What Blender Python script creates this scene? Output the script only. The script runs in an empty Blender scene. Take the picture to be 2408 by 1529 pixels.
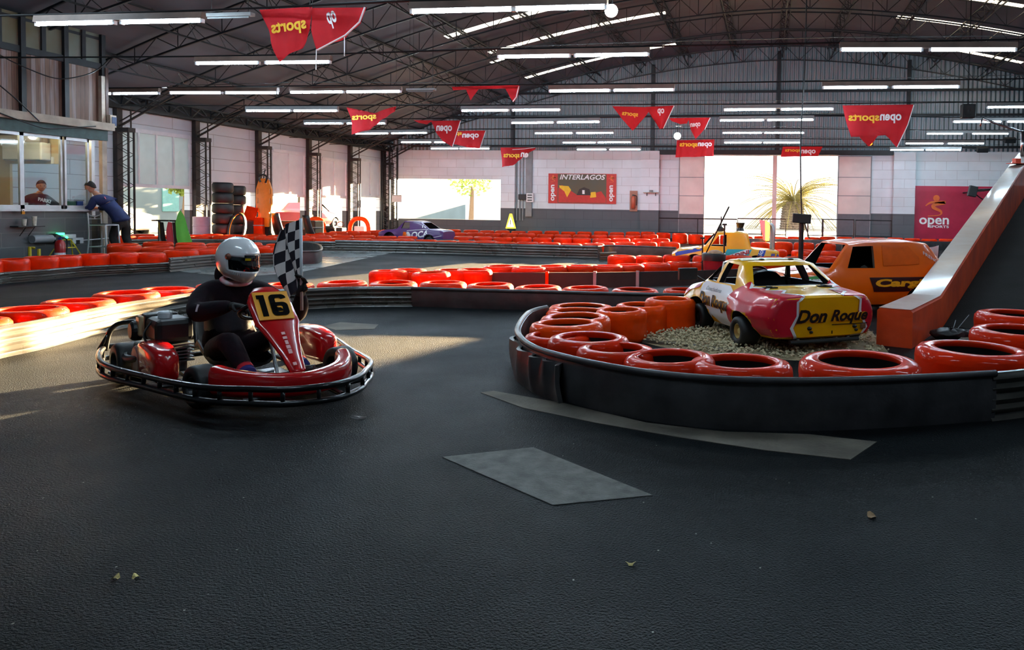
import bpy, bmesh, math, random
from mathutils import Vector as V, Matrix as M
from mathutils.bvhtree import BVHTree
PI = math.pi
rnd = random.Random(7)
SC = bpy.context.scene
COL = SC.collection

# ---------------------------------------------------------------- camera
# The photograph is the lower left crop of a wider frame: principal point (1560, 556).
FOC, CX, CY, W, H = 1700.0, 1560.0, 556.0, 2408, 1529
CAM = V((0, 0, 1.25))
YAW, PITCH, ROLL = math.atan(245 / 1700), 0.035, 0.015
CR = M.Rotation(YAW, 3, 'Z') @ M.Rotation(PI / 2 - PITCH, 3, 'X') @ M.Rotation(ROLL, 3, 'Z')
cd = bpy.data.cameras.new('camera'); cam = bpy.data.objects.new('camera', cd); COL.objects.link(cam)
cam.matrix_world = M.Translation(CAM) @ CR.to_4x4()
cd.sensor_fit = 'HORIZONTAL'; cd.sensor_width = 36; cd.lens = FOC / W * 36
cd.shift_x = (W / 2 - CX) / W; cd.shift_y = (CY - H / 2) / W
cd.clip_end = 400
SC.camera = cam

# ---------------------------------------------------------------- light of the place
SC.view_settings.view_transform = 'Standard'; SC.view_settings.look = 'None'
SC.view_settings.gamma = 1; SC.view_settings.use_curve_mapping = False
SC.view_settings.exposure = 0.2
wd = bpy.data.worlds.new('sky'); SC.world = wd; wd.use_nodes = True
bg = wd.node_tree.nodes['Background']
bg.inputs[0].default_value = (0.93, 0.97, 1.0, 1); bg.inputs[1].default_value = 3.0
TUBE_L = 150.0
sl = bpy.data.lights.new('sun', 'SUN'); sun = bpy.data.objects.new('sun', sl); COL.objects.link(sun)
sl.energy = 150; sl.color = (1, 0.72, 0.38); sl.angle = 0.012
SUN_AZ, SUN_EL = (0.215, 0.977), math.radians(6.8)
sun.rotation_euler = V((-SUN_AZ[0] * math.cos(SUN_EL), -SUN_AZ[1] * math.cos(SUN_EL), -math.sin(SUN_EL))).to_track_quat('-Z', 'Y').to_euler()

# ---------------------------------------------------------------- reading positions off the photograph
def ray(px, py):
    return CR @ V(((px - CX) / FOC, -(py - CY) / FOC, -1))
def G(px, py, z=0.0):
    d = ray(px, py); return CAM + d * ((z - CAM.z) / d.z)
def WY(px, py, Y):
    d = ray(px, py); return CAM + d * (Y / d.y)
def WX(px, py, X):
    d = ray(px, py); return CAM + d * (X / d.x)

# ---------------------------------------------------------------- materials
def lin(c):
    return tuple(((x / 255) / 12.92 if x / 255 <= .04045 else ((x / 255 + .055) / 1.055) ** 2.4) for x in c) + (1,)
MATS = {}
def mat(name, rgb, rough=.6, metal=0., bump=None, var=None, coat=0., emit=0., spec=.5, rvar=None, coord='Object'):
    if name in MATS: return MATS[name]
    m = bpy.data.materials.new(name); m.use_nodes = True; MATS[name] = m
    nt = m.node_tree; b = nt.nodes['Principled BSDF']; N = nt.nodes.new; L = nt.links.new
    b.inputs['Base Color'].default_value = lin(rgb); b.inputs['Roughness'].default_value = rough
    b.inputs['Metallic'].default_value = metal; b.inputs['Coat Weight'].default_value = coat
    b.inputs['Coat Roughness'].default_value = .08
    b.inputs['Specular IOR Level'].default_value = spec
    if emit:
        b.inputs['Emission Color'].default_value = lin(rgb); b.inputs['Emission Strength'].default_value = emit
    tc = N('ShaderNodeTexCoord')
    def noise(sc, det=4):
        n = N('ShaderNodeTexNoise'); n.inputs['Scale'].default_value = sc; n.inputs['Detail'].default_value = det
        L(tc.outputs[coord], n.inputs['Vector']); return n
    if not (var or bump): var = (9, .08)
    if var:
        n = noise(var[0]); mx = N('ShaderNodeMix'); mx.data_type = 'RGBA'
        mp = N('ShaderNodeMapRange'); mp.inputs[1].default_value = .3; mp.inputs[2].default_value = .7
        L(n.outputs[0], mp.inputs[0]); L(mp.outputs[0], mx.inputs[0])
        c = lin(rgb); k = var[1]
        mx.inputs[6].default_value = tuple(min(1, x * (1 + k)) for x in c[:3]) + (1,)
        c2 = lin(var[2]) if len(var) > 2 else tuple(x * (1 - k) for x in c[:3]) + (1,)
        mx.inputs[7].default_value = c2
        L(mx.outputs[2], b.inputs['Base Color'])
    if rvar:
        n = noise(rvar[0]); mp = N('ShaderNodeMapRange'); mp.inputs[3].default_value = rvar[1]; mp.inputs[4].default_value = rvar[2]
        mp.inputs[1].default_value = .3; mp.inputs[2].default_value = .7
        L(n.outputs[0], mp.inputs[0]); L(mp.outputs[0], b.inputs['Roughness'])
    if bump:
        n = noise(bump[0], 3); bp = N('ShaderNodeBump'); bp.inputs['Strength'].default_value = bump[1]
        bp.inputs['Distance'].default_value = bump[2] if len(bump) > 2 else .02
        L(n.outputs[0], bp.inputs['Height']); L(bp.outputs[0], b.inputs['Normal'])
    return m

def brick_mat(name, rgb, mortar, w, h, axis, rough=.8, msize=.012, low=None, zsplit=0, stain=.12, bump=.25):
    """painted blocks; axis 'X' or 'Y' is the horizontal run of the wall; below zsplit the paint is LOW"""
    m = bpy.data.materials.new(name); m.use_nodes = True; MATS[name] = m
    nt = m.node_tree; b = nt.nodes['Principled BSDF']; N = nt.nodes.new; L = nt.links.new
    b.inputs['Roughness'].default_value = rough
    g = N('ShaderNodeNewGeometry'); s = N('ShaderNodeSeparateXYZ'); c = N('ShaderNodeCombineXYZ')
    L(g.outputs['Position'], s.inputs[0]); L(s.outputs[0 if axis == 'X' else 1], c.inputs[0]); L(s.outputs[2], c.inputs[1])
    br = N('ShaderNodeTexBrick'); L(c.outputs[0], br.inputs['Vector'])
    br.inputs['Scale'].default_value = 1; br.inputs['Brick Width'].default_value = w; br.inputs['Row Height'].default_value = h
    br.inputs['Mortar Size'].default_value = msize; br.inputs['Mortar Smooth'].default_value = .3
    br.inputs['Color1'].default_value = lin(rgb); br.inputs['Color2'].default_value = tuple(x * .93 for x in lin(rgb)[:3]) + (1,)
    br.inputs['Mortar'].default_value = lin(mortar)
    nz = N('ShaderNodeTexNoise'); nz.inputs['Scale'].default_value = 1.3; nz.inputs['Detail'].default_value = 6; L(g.outputs['Position'], nz.inputs['Vector'])
    mp = N('ShaderNodeMapRange'); mp.inputs[1].default_value = .3; mp.inputs[2].default_value = .75; mp.inputs[3].default_value = 1; mp.inputs[4].default_value = 1 - stain
    L(nz.outputs[0], mp.inputs[0])
    out = br.outputs[0]
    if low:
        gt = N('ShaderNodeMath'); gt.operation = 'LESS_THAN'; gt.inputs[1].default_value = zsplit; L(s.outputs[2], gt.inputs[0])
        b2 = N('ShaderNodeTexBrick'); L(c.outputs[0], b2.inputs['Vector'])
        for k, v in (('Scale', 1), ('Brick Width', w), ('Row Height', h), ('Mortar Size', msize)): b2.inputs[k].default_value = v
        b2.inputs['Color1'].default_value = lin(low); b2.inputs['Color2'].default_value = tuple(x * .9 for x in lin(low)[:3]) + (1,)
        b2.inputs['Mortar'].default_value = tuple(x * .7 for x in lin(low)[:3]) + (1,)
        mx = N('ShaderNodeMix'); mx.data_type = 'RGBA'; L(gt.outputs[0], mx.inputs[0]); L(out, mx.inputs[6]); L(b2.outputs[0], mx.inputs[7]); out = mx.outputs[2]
    mu = N('ShaderNodeMix'); mu.data_type = 'RGBA'; mu.blend_type = 'MULTIPLY'; mu.inputs[0].default_value = 1
    L(out, mu.inputs[6]); L(mp.outputs[0], mu.inputs[7]); L(mu.outputs[2], b.inputs['Base Color'])
    bp = N('ShaderNodeBump'); bp.inputs['Strength'].default_value = bump; bp.inputs['Distance'].default_value = .01; bp.invert = True
    L(br.outputs[1], bp.inputs['Height']); L(bp.outputs[0], b.inputs['Normal'])
    return m

def stripe_mat(name, rgb, axis, period, depth=.5, rough=.55, metal=0., dark=.6, var=.15):
    """corrugated sheet: ridges every PERIOD along the world AXIS"""
    m = bpy.data.materials.new(name); m.use_nodes = True; MATS[name] = m
    nt = m.node_tree; b = nt.nodes['Principled BSDF']; N = nt.nodes.new; L = nt.links.new
    b.inputs['Roughness'].default_value = rough; b.inputs['Metallic'].default_value = metal
    g = N('ShaderNodeNewGeometry'); s = N('ShaderNodeSeparateXYZ'); L(g.outputs['Position'], s.inputs[0])
    mu = N('ShaderNodeMath'); mu.operation = 'MULTIPLY'; mu.inputs[1].default_value = 2 * PI / period; L(s.outputs['XYZ'.index(axis)], mu.inputs[0])
    sn = N('ShaderNodeMath'); sn.operation = 'SINE'; L(mu.outputs[0], sn.inputs[0])
    bp = N('ShaderNodeBump'); bp.inputs['Strength'].default_value = depth; bp.inputs['Distance'].default_value = period * .3
    L(sn.outputs[0], bp.inputs['Height']); L(bp.outputs[0], b.inputs['Normal'])
    nz = N('ShaderNodeTexNoise'); nz.inputs['Scale'].default_value = .8; nz.inputs['Detail'].default_value = 5; L(g.outputs['Position'], nz.inputs['Vector'])
    mx = N('ShaderNodeMix'); mx.data_type = 'RGBA'; L(nz.outputs[0], mx.inputs[0])
    mx.inputs[6].default_value = tuple(x * (1 + var) for x in lin(rgb)[:3]) + (1,); mx.inputs[7].default_value = tuple(x * dark for x in lin(rgb)[:3]) + (1,)
    L(mx.outputs[2], b.inputs['Base Color'])
    return m

def plank_mat(name, cols, axis, width, rough=.7):
    m = bpy.data.materials.new(name); m.use_nodes = True; MATS[name] = m
    nt = m.node_tree; b = nt.nodes['Principled BSDF']; N = nt.nodes.new; L = nt.links.new
    b.inputs['Roughness'].default_value = rough
    g = N('ShaderNodeNewGeometry'); s = N('ShaderNodeSeparateXYZ'); L(g.outputs['Position'], s.inputs[0])
    dv = N('ShaderNodeMath'); dv.operation = 'DIVIDE'; dv.inputs[1].default_value = width; L(s.outputs['XYZ'.index(axis)], dv.inputs[0])
    fl = N('ShaderNodeMath'); fl.operation = 'FLOOR'; L(dv.outputs[0], fl.inputs[0])
    fr = N('ShaderNodeMath'); fr.operation = 'FRACT'; L(dv.outputs[0], fr.inputs[0])
    wn = N('ShaderNodeTexWhiteNoise'); wn.noise_dimensions = '1D'; L(fl.outputs[0], wn.inputs['W'])
    mp = N('ShaderNodeMapping'); mp.inputs['Scale'].default_value = (14, 14, 1.2); L(g.outputs['Position'], mp.inputs[0])
    nz = N('ShaderNodeTexNoise'); nz.inputs['Scale'].default_value = 1.5; nz.inputs['Detail'].default_value = 6; L(mp.outputs[0], nz.inputs['Vector'])
    ad = N('ShaderNodeMath'); ad.operation = 'ADD'; L(wn.outputs[0], ad.inputs[0]); L(nz.outputs[0], ad.inputs[1])
    hf = N('ShaderNodeMath'); hf.operation = 'MULTIPLY'; hf.inputs[1].default_value = .5; L(ad.outputs[0], hf.inputs[0])
    rp = N('ShaderNodeValToRGB'); L(hf.outputs[0], rp.inputs[0])
    rp.color_ramp.elements[0].position = .2; rp.color_ramp.elements[0].color = lin(cols[0]); rp.color_ramp.elements[1].position = .8; rp.color_ramp.elements[1].color = lin(cols[-1])
    for i, c in enumerate(cols[1:-1]):
        e = rp.color_ramp.elements.new(.2 + .6 * (i + 1) / (len(cols) - 1)); e.color = lin(c)
    gp = N('ShaderNodeMath'); gp.operation = 'LESS_THAN'; gp.inputs[1].default_value = .06; L(fr.outputs[0], gp.inputs[0])
    mx = N('ShaderNodeMix'); mx.data_type = 'RGBA'; L(gp.outputs[0], mx.inputs[0]); L(rp.outputs[0], mx.inputs[6]); mx.inputs[7].default_value = (.01, .008, .006, 1)
    L(mx.outputs[2], b.inputs['Base Color'])
    return m

def sheet_mat(name, rgb, trans=.5, rough=.5):
    """translucent sheet: cloth, roof lights, door panels"""
    m = bpy.data.materials.new(name); m.use_nodes = True; MATS[name] = m
    nt = m.node_tree; N = nt.nodes.new; L = nt.links.new
    b = nt.nodes['Principled BSDF']; o = nt.nodes['Material Output']
    b.inputs['Base Color'].default_value = lin(rgb); b.inputs['Roughness'].default_value = rough
    g = N('ShaderNodeNewGeometry'); nz = N('ShaderNodeTexNoise'); nz.inputs['Scale'].default_value = 3; L(g.outputs['Position'], nz.inputs['Vector'])
    mx = N('ShaderNodeMix'); mx.data_type = 'RGBA'; L(nz.outputs[0], mx.inputs[0]); mx.inputs[6].default_value = lin(rgb); mx.inputs[7].default_value = tuple(x * .8 for x in lin(rgb)[:3]) + (1,)
    t = N('ShaderNodeBsdfTranslucent'); L(mx.outputs[2], t.inputs[0]); L(mx.outputs[2], b.inputs['Base Color'])
    ms = N('ShaderNodeMixShader'); ms.inputs[0].default_value = trans
    L(b.outputs[0], ms.inputs[1]); L(t.outputs[0], ms.inputs[2]); L(ms.outputs[0], o.inputs[0])
    return m

def glass_mat(name, tint=(235, 245, 245), refl=.12):
    m = bpy.data.materials.new(name); m.use_nodes = True; MATS[name] = m
    nt = m.node_tree; N = nt.nodes.new; L = nt.links.new; o = nt.nodes['Material Output']
    t = N('ShaderNodeBsdfTransparent'); t.inputs[0].default_value = lin(tint)
    gl = N('ShaderNodeBsdfGlossy'); gl.inputs['Roughness'].default_value = .03
    lw = N('ShaderNodeLayerWeight'); lw.inputs[0].default_value = .3
    ad = N('ShaderNodeMath'); ad.operation = 'MULTIPLY_ADD'; ad.inputs[1].default_value = .6; ad.inputs[2].default_value = refl * .5; L(lw.outputs[0], ad.inputs[0])
    ms = N('ShaderNodeMixShader'); L(ad.outputs[0], ms.inputs[0]); L(t.outputs[0], ms.inputs[1]); L(gl.outputs[0], ms.inputs[2]); L(ms.outputs[0], o.inputs[0])
    return m

# ---------------------------------------------------------------- meshes
class MB:
    def __init__(s): s.v, s.f, s.mi = [], [], []
    def add(s, vs, fs, mi=0):
        k = len(s.v); s.v += [V(a) for a in vs]; s.f += [tuple(i + k for i in f) for f in fs]; s.mi += [mi] * len(fs); return s
    def box(s, c, d, rot=None, mi=0, taper=1):
        c = V(c); x, y, z = (a / 2 for a in d)
        vs = [V((i * x * (taper if k > 0 else 1), j * y * (taper if k > 0 else 1), k * z)) for k in (-1, 1) for j in (-1, 1) for i in (-1, 1)]
        if rot is not None: vs = [rot @ a for a in vs]
        return s.add([a + c for a in vs], [(0, 2, 3, 1), (4, 5, 7, 6), (0, 1, 5, 4), (2, 6, 7, 3), (0, 4, 6, 2), (1, 3, 7, 5)], mi)
    def box2(s, a, b, mi=0):
        a, b = V(a), V(b); return s.box((a + b) / 2, [abs(q) for q in (b - a)], None, mi)
    def tube(s, pts, r, n=8, closed=False, mi=0, cap=True):
        pts = [V(p) for p in pts]; m = len(pts); up = None; rings = []
        rr = r if isinstance(r, (list, tuple)) else [r] * m
        for i, p in enumerate(pts):
            a = pts[i - 1] if (i or closed) else p; b = pts[(i + 1) % m] if (i < m - 1 or closed) else p
            t = (b - a).normalized() if (b - a).length > 1e-9 else V((0, 0, 1))
            if up is None: up = t.orthogonal().normalized()
            up = (up - t * up.dot(t)); up = up.normalized() if up.length > 1e-6 else t.orthogonal().normalized()
            w = t.cross(up); rings.append([p + (up * math.cos(2 * PI * k / n) + w * math.sin(2 * PI * k / n)) * rr[i] for k in range(n)])
        vs = [a for q in rings for a in q]; fs = []
        for i in range(m if closed else m - 1):
            j = (i + 1) % m
            for k in range(n): fs.append((i * n + k, i * n + (k + 1) % n, j * n + (k + 1) % n, j * n + k))
        if cap and not closed: fs += [tuple(range(n - 1, -1, -1)), tuple((m - 1) * n + k for k in range(n))]
        return s.add(vs, fs, mi)
    def lathe(s, prof, n=32, mat4=None, mi=0, closed=False):
        vs = [V((r * math.cos(2 * PI * k / n), r * math.sin(2 * PI * k / n), z)) for r, z in prof for k in range(n)]
        if mat4 is not None: vs = [mat4 @ a for a in vs]
        m = len(prof); fs = []
        for i in range(m if closed else m - 1):
            j = (i + 1) % m
            for k in range(n): fs.append((i * n + k, i * n + (k + 1) % n, j * n + (k + 1) % n, j * n + k))
        return s.add(vs, fs, mi)
    def prism(s, poly, h, mat4=None, mi=0):
        """poly in local xy extruded to z=h"""
        n = len(poly); vs = [V((a, b, 0)) for a, b in poly] + [V((a, b, h)) for a, b in poly]
        if mat4 is not None: vs = [mat4 @ a for a in vs]
        return s.add(vs, [tuple(range(n - 1, -1, -1)), tuple(range(n, 2 * n))] + [(i, (i + 1) % n, n + (i + 1) % n, n + i) for i in range(n)], mi)
    def ball(s, c, r, n=12, mi=0, sc=(1, 1, 1)):
        pr = [(math.sin(PI * i / n), -math.cos(PI * i / n)) for i in range(n + 1)]
        pr = [(max(a, 1e-4), b) for a, b in pr]
        return s.lathe([(a * r, b * r) for a, b in pr], n * 2, M.Translation(V(c)) @ M.Diagonal(V(sc).to_4d()), mi)
    def loft(s, rings, closed=True, cap=True, mi=0):
        n = len(rings[0]); vs = [a for q in rings for a in q]; fs = []
        for i in range(len(rings) - 1):
            for k in range(n if closed else n - 1): fs.append((i * n + k, i * n + (k + 1) % n, (i + 1) * n + (k + 1) % n, (i + 1) * n + k))
        if cap: fs += [tuple(range(n - 1, -1, -1)), tuple((len(rings) - 1) * n + k for k in range(n))]
        return s.add(vs, fs, mi)
    def build(s, name, m, parent=None, smooth=False, loc=None, rotz=0, bevel=0, sub=0, auto=None, mw=None, fixn=True):
        me = bpy.data.meshes.new(name); me.from_pydata([tuple(a) for a in s.v], [], s.f)
        ms = m if isinstance(m, (list, tuple)) else [m]
        for q in ms: me.materials.append(q)
        if len(ms) > 1: me.polygons.foreach_set('material_index', s.mi)
        if fixn:
            bm = bmesh.new(); bm.from_mesh(me); bmesh.ops.recalc_face_normals(bm, faces=bm.faces); bm.to_mesh(me); bm.free()
        if smooth: me.polygons.foreach_set('use_smooth', [True] * len(me.polygons))
        if auto:
            me.polygons.foreach_set('use_smooth', [True] * len(me.polygons)); me.set_sharp_from_angle(angle=auto)
        return link(name, me, parent, loc, rotz, bevel, sub, mw)
def link(name, me, parent=None, loc=None, rotz=0, bevel=0, sub=0, mw=None):
    o = bpy.data.objects.new(name, me); COL.objects.link(o)
    if parent: o.parent = parent
    if loc is not None: o.location = loc
    if rotz: o.rotation_euler = (0, 0, rotz)
    if mw is not None: o.matrix_local = mw
    if bevel:
        b = o.modifiers.new('bevel', 'BEVEL'); b.width = bevel; b.segments = 2; b.limit_method = 'ANGLE'
    if sub:
        b = o.modifiers.new('sub', 'SUBSURF'); b.levels = sub; b.render_levels = sub
    return o
def thing(name, label, cat, loc=(0, 0, 0), rotz=0, group=None):
    o = bpy.data.objects.new(name, None); COL.objects.link(o); o.empty_display_size = .1
    o.location = loc; o.rotation_euler = (0, 0, rotz); return tag(o, label, cat, group)
def tag(o, label, cat, group=None):
    o['label'] = label; o['category'] = cat
    if group: o['group'] = group
    return o
def struct(o, label=None):
    o['kind'] = 'structure'
    if label: o['label'] = label
    return o
def stuff(o, label, cat):
    o['kind'] = 'stuff'; o['label'] = label; o['category'] = cat; return o
def evaluated(o, remove=True):
    dg = bpy.context.evaluated_depsgraph_get(); me = bpy.data.meshes.new_from_object(o.evaluated_get(dg))
    if remove: bpy.data.objects.remove(o)
    return me
ORD = 'first second third fourth fifth sixth seventh eighth ninth tenth eleventh twelfth thirteenth fourteenth fifteenth sixteenth seventeenth eighteenth nineteenth twentieth'.split()
def nth(i):
    if i < 20: return ORD[i]
    return ['twenty', 'thirty'][i // 10 - 2 if i >= 20 else 0] + ('-' + ORD[(i + 1) % 10 - 1] if (i + 1) % 10 else 'ieth') if (i + 1) % 10 else {30: 'thirtieth', 40: 'fortieth'}[i + 1]
def smooth_path(pts, k=6, closed=False):
    """Catmull-Rom through the points"""
    pts = [V(p) for p in pts]; n = len(pts); out = []
    for i in range(n if closed else n - 1):
        g = lambda j: pts[j % n] if closed else pts[max(0, min(n - 1, j))]
        a, b, c, d = g(i - 1), g(i), g(i + 1), g(i + 2)
        for q in range(k):
            t = q / k; out.append(.5 * ((2 * b) + (c - a) * t + (2 * a - 5 * b + 4 * c - d) * t * t + (3 * b - a - 3 * c + d) * t ** 3))
    if not closed: out.append(pts[-1])
    return out
def resample(pts, step, start=0.0):
    out = []; acc = start; need = 0
    L = 0; i = 0; pos = start
    seg = [(pts[j + 1] - pts[j]).length for j in range(len(pts) - 1)]; tot = sum(seg)
    while pos <= tot + 1e-6:
        q = pos; j = 0
        while j < len(seg) - 1 and q > seg[j]: q -= seg[j]; j += 1
        t = min(1, q / max(seg[j], 1e-9)); out.append((pts[j].lerp(pts[j + 1], t), (pts[j + 1] - pts[j]).normalized())); pos += step
    return out

TXT = {}
def text_geo(s, bold=0.0, shear=0.0, space=1.0):
    """the writing as (points, triangles), scaled to the unit box 0..1 x 0..1; second value is width / height"""
    k = (s, bold, shear, space)
    if k not in TXT:
        c = bpy.data.curves.new('t', 'FONT'); c.body = s; c.size = 1; c.offset = bold; c.shear = shear; c.space_character = space; c.resolution_u = 3
        o = bpy.data.objects.new('t', c); COL.objects.link(o); me = evaluated(o); bpy.data.curves.remove(c)
        vs = [v.co.copy() for v in me.vertices]; fs = [tuple(p.vertices) for p in me.polygons]; bpy.data.meshes.remove(me)
        x0, x1 = min(v.x for v in vs), max(v.x for v in vs); y0, y1 = min(v.y for v in vs), max(v.y for v in vs)
        TXT[k] = ([V(((v.x - x0) / (x1 - x0), (v.y - y0) / (y1 - y0), 0)) for v in vs], fs, (x1 - x0) / (y1 - y0))
    return TXT[k]
def text_on(s, m, parent, x0, x1, y0, y1, frame, name='lettering', bold=.02, shear=0, mirror=False, space=1.0, rot=0):
    """flat writing filling the box x0..x1, y0..y1 of FRAME's xy plane"""
    vs, fs, _ = text_geo(s, bold, shear, space); mb = MB(); out = []
    for v in vs:
        u, w = (1 - v.x if mirror else v.x), v.y
        if rot: u, w = 1 - w, u
        out.append(frame @ V((x0 + (x1 - x0) * u, y0 + (y1 - y0) * w, 0)))
    mb.add(out, fs); return mb.build(name, m, parent, fixn=False)
# ================================================================ materials of the place
ASPH = mat('asphalt', (38, 42, 45), .62, var=(1.3, .35), bump=(95, .85, .012), rvar=(2.2, .42, .66), coord='Generated') if False else None
def asphalt():
    m = bpy.data.materials.new('asphalt'); m.use_nodes = True; nt = m.node_tree; b = nt.nodes['Principled BSDF']; N = nt.nodes.new; L = nt.links.new
    g = N('ShaderNodeNewGeometry')
    def noise(sc, d=4):
        n = N('ShaderNodeTexNoise'); n.inputs['Scale'].default_value = sc; n.inputs['Detail'].default_value = d; L(g.outputs['Position'], n.inputs['Vector']); return n.outputs[0]
    def ramp(src, a, b_, lo, hi):
        r = N('ShaderNodeMapRange'); r.inputs[1].default_value = a; r.inputs[2].default_value = b_; r.inputs[3].default_value = lo; r.inputs[4].default_value = hi; L(src, r.inputs[0]); return r.outputs[0]
    big = ramp(noise(.55, 5), .35, .65, .75, 1.3); mid = ramp(noise(7, 5), .3, .7, .8, 1.2); fine = ramp(noise(85, 3), .3, .7, .35, 1.75)
    m1 = N('ShaderNodeMath'); m1.operation = 'MULTIPLY'; L(big, m1.inputs[0]); L(fine, m1.inputs[1])
    m2 = N('ShaderNodeMath'); m2.operation = 'MULTIPLY'; L(m1.outputs[0], m2.inputs[0]); L(mid, m2.inputs[1])
    vo = N('ShaderNodeTexVoronoi'); vo.inputs['Scale'].default_value = 16; L(g.outputs['Position'], vo.inputs['Vector'])
    sp = N('ShaderNodeMath'); sp.operation = 'LESS_THAN'; sp.inputs[1].default_value = .06; L(vo.outputs['Distance'], sp.inputs[0])
    s2 = N('ShaderNodeSeparateColor'); L(vo.outputs['Color'], s2.inputs[0])
    s3 = N('ShaderNodeMath'); s3.operation = 'GREATER_THAN'; s3.inputs[1].default_value = .9; L(s2.outputs[0], s3.inputs[0])
    s4 = N('ShaderNodeMath'); s4.operation = 'MULTIPLY'; L(sp.outputs[0], s4.inputs[0]); L(s3.outputs[0], s4.inputs[1])
    mx = N('ShaderNodeMix'); mx.data_type = 'RGBA'; mx.blend_type = 'MULTIPLY'; mx.inputs[0].default_value = 1; mx.inputs[6].default_value = lin((14, 19, 22)); L(m2.outputs[0], mx.inputs[7])
    m3 = N('ShaderNodeMix'); m3.data_type = 'RGBA'; L(s4.outputs[0], m3.inputs[0]); L(mx.outputs[2], m3.inputs[6]); m3.inputs[7].default_value = lin((150, 150, 140))
    L(m3.outputs[2], b.inputs['Base Color'])
    L(ramp(noise(1.1, 4), .3, .7, .46, .62), b.inputs['Roughness'])
    n1 = N('ShaderNodeTexNoise'); n1.inputs['Scale'].default_value = 110; n1.inputs['Detail'].default_value = 3; L(g.outputs['Position'], n1.inputs['Vector'])
    bp = N('ShaderNodeBump'); bp.inputs['Strength'].default_value = 1.0; bp.inputs['Distance'].default_value = .014; L(n1.outputs[0], bp.inputs['Height']); L(bp.outputs[0], b.inputs['Normal'])
    b.inputs['Specular IOR Level'].default_value = .09
    return m
M_ASPH = asphalt()
M_CONC = mat('smooth_concrete', (96, 100, 99), .3, var=(.9, .3), rvar=(2, .2, .42), bump=(30, .15, .004))
M_PATCH = mat('worn_patch', (104, 103, 98), .85, var=(12, .35), bump=(90, .7, .01))
M_STRIP = mat('dusty_strip', (100, 93, 82), .85, var=(3, .45), bump=(40, .4, .01))
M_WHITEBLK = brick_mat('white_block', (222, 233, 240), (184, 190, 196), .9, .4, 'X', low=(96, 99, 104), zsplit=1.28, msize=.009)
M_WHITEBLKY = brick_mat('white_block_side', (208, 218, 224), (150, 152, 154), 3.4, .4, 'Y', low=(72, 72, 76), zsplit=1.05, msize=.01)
M_GABLE = stripe_mat('corrugated_gable', (142, 152, 158), 'X', .19, .9, .55)
M_ROOF = stripe_mat('roof_sheet', (92, 93, 102), 'X', .9, .12, .7)
M_STEEL = mat('dark_steel', (30, 31, 35), .5, .3, var=(6, .3))
M_RUSTY = mat('dark_brown_steel', (46, 38, 36), .65, .2, var=(5, .4))
M_WHITEPAINT = mat('white_paint', (215, 218, 222), .5, var=(4, .08))
M_GREYPAINT = mat('grey_paint', (130, 134, 138), .55, var=(4, .12))
M_BLACK = mat('black_plastic', (20, 20, 22), .45, var=(12, .2))
M_RUB = mat('black_rubber', (26, 26, 27), .55, var=(8, .25), bump=(60, .15, .004))
M_BELT = mat('belt_rubber', (60, 58, 60), .4, var=(5, .4), bump=(14, .3, .01), rvar=(3, .3, .55))
M_CORR = mat('corrugated_belt', (66, 62, 56), .3, var=(5, .35), rvar=(3, .22, .4), spec=.9)
M_RED = mat('orange_red_paint', (210, 40, 3), .6, coat=.36, spec=.03, var=(5, .18), bump=(11, .3, .012))
M_RED2 = mat('duller_red_paint', (204, 44, 6), .6, coat=.25, spec=.03, var=(5, .22), bump=(11, .3, .012))
M_ORANGE = mat('bright_orange_paint', (236, 70, 6), .6, coat=.36, spec=.03, var=(5, .15), bump=(11, .3, .012))
M_INNER = mat('tyre_inside', (22, 20, 20), .8)
M_CHROME = mat('chrome', (200, 200, 205), .22, 1.0)
M_ALU = mat('aluminium', (178, 180, 182), .42, .55, var=(5, .1))
M_GLASS = glass_mat('window_glass')
M_TUBE = mat('lit_tube', (208, 236, 255), .4, emit=TUBE_L)
M_TUBEOFF = mat('unlit_tube', (112, 116, 118), .35)
M_WOODH = mat('painted_wood_housing', (92, 72, 62), .6, var=(4, .3))
M_GREYH = mat('grey_housing', (120, 120, 120), .5)
M_FLAG = sheet_mat('red_flag_cloth', (200, 34, 44), .35, .8)
M_WHITE = mat('white_print', (238, 238, 238), .55)
M_YELLOWP = mat('yellow_print', (240, 190, 30), .55)
M_SKIN = mat('skin', (196, 138, 112), .5, var=(9, .08))

# ================================================================ shell
XL, XR, YF, YB = -18.6, 18.6, 33.0, -7.0
XA = .5
def roof_z(x): return 8.75 - 4.45 * (abs(x - XA) / 19.1) ** 1.8
mb = MB(); mb.add([(XL - .2, YB, 0), (XR + .2, YB, 0), (XR + .2, YF + .3, 0), (XL - .2, YF + .3, 0)], [(0, 1, 2, 3)])
struct(mb.build('floor', M_ASPH), 'dark coarse asphalt floor of the kart hall')
def slab(name, px, m, h, label):
    mb = MB(); pts = [G(*p) for p in px]; mb.prism([(p.x, p.y) for p in pts], h); o = mb.build(name, m); return struct(o, label)
slab('floor_smooth_concrete', [(560, 652), (700, 642), (935, 592), (1415, 606), (1640, 612), (1000, 566), (860, 556), (430, 574), (300, 600), (430, 640)], M_CONC, .004, 'smooth pale concrete floor in the middle of the hall')
slab('floor_marking', [(1040, 1076), (1254, 1053), (1535, 1166), (1300, 1189)], M_PATCH, .003, 'pale grey worn parallelogram on the asphalt')
slab('floor_marking', [(1130, 924), (1160, 920), (1330, 950), (1520, 995), (1700, 1016), (1900, 1022), (2062, 1040), (2000, 1082), (1800, 1060), (1600, 1030), (1400, 995), (1230, 960)], M_STRIP, .003, 'dusty pale strip along the near curved barrier')
slab('floor_marking', [(757, 768), (800, 758), (890, 764), (880, 774), (790, 777)], M_STRIP, .003, 'small pale worn spot beyond the kart')

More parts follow.
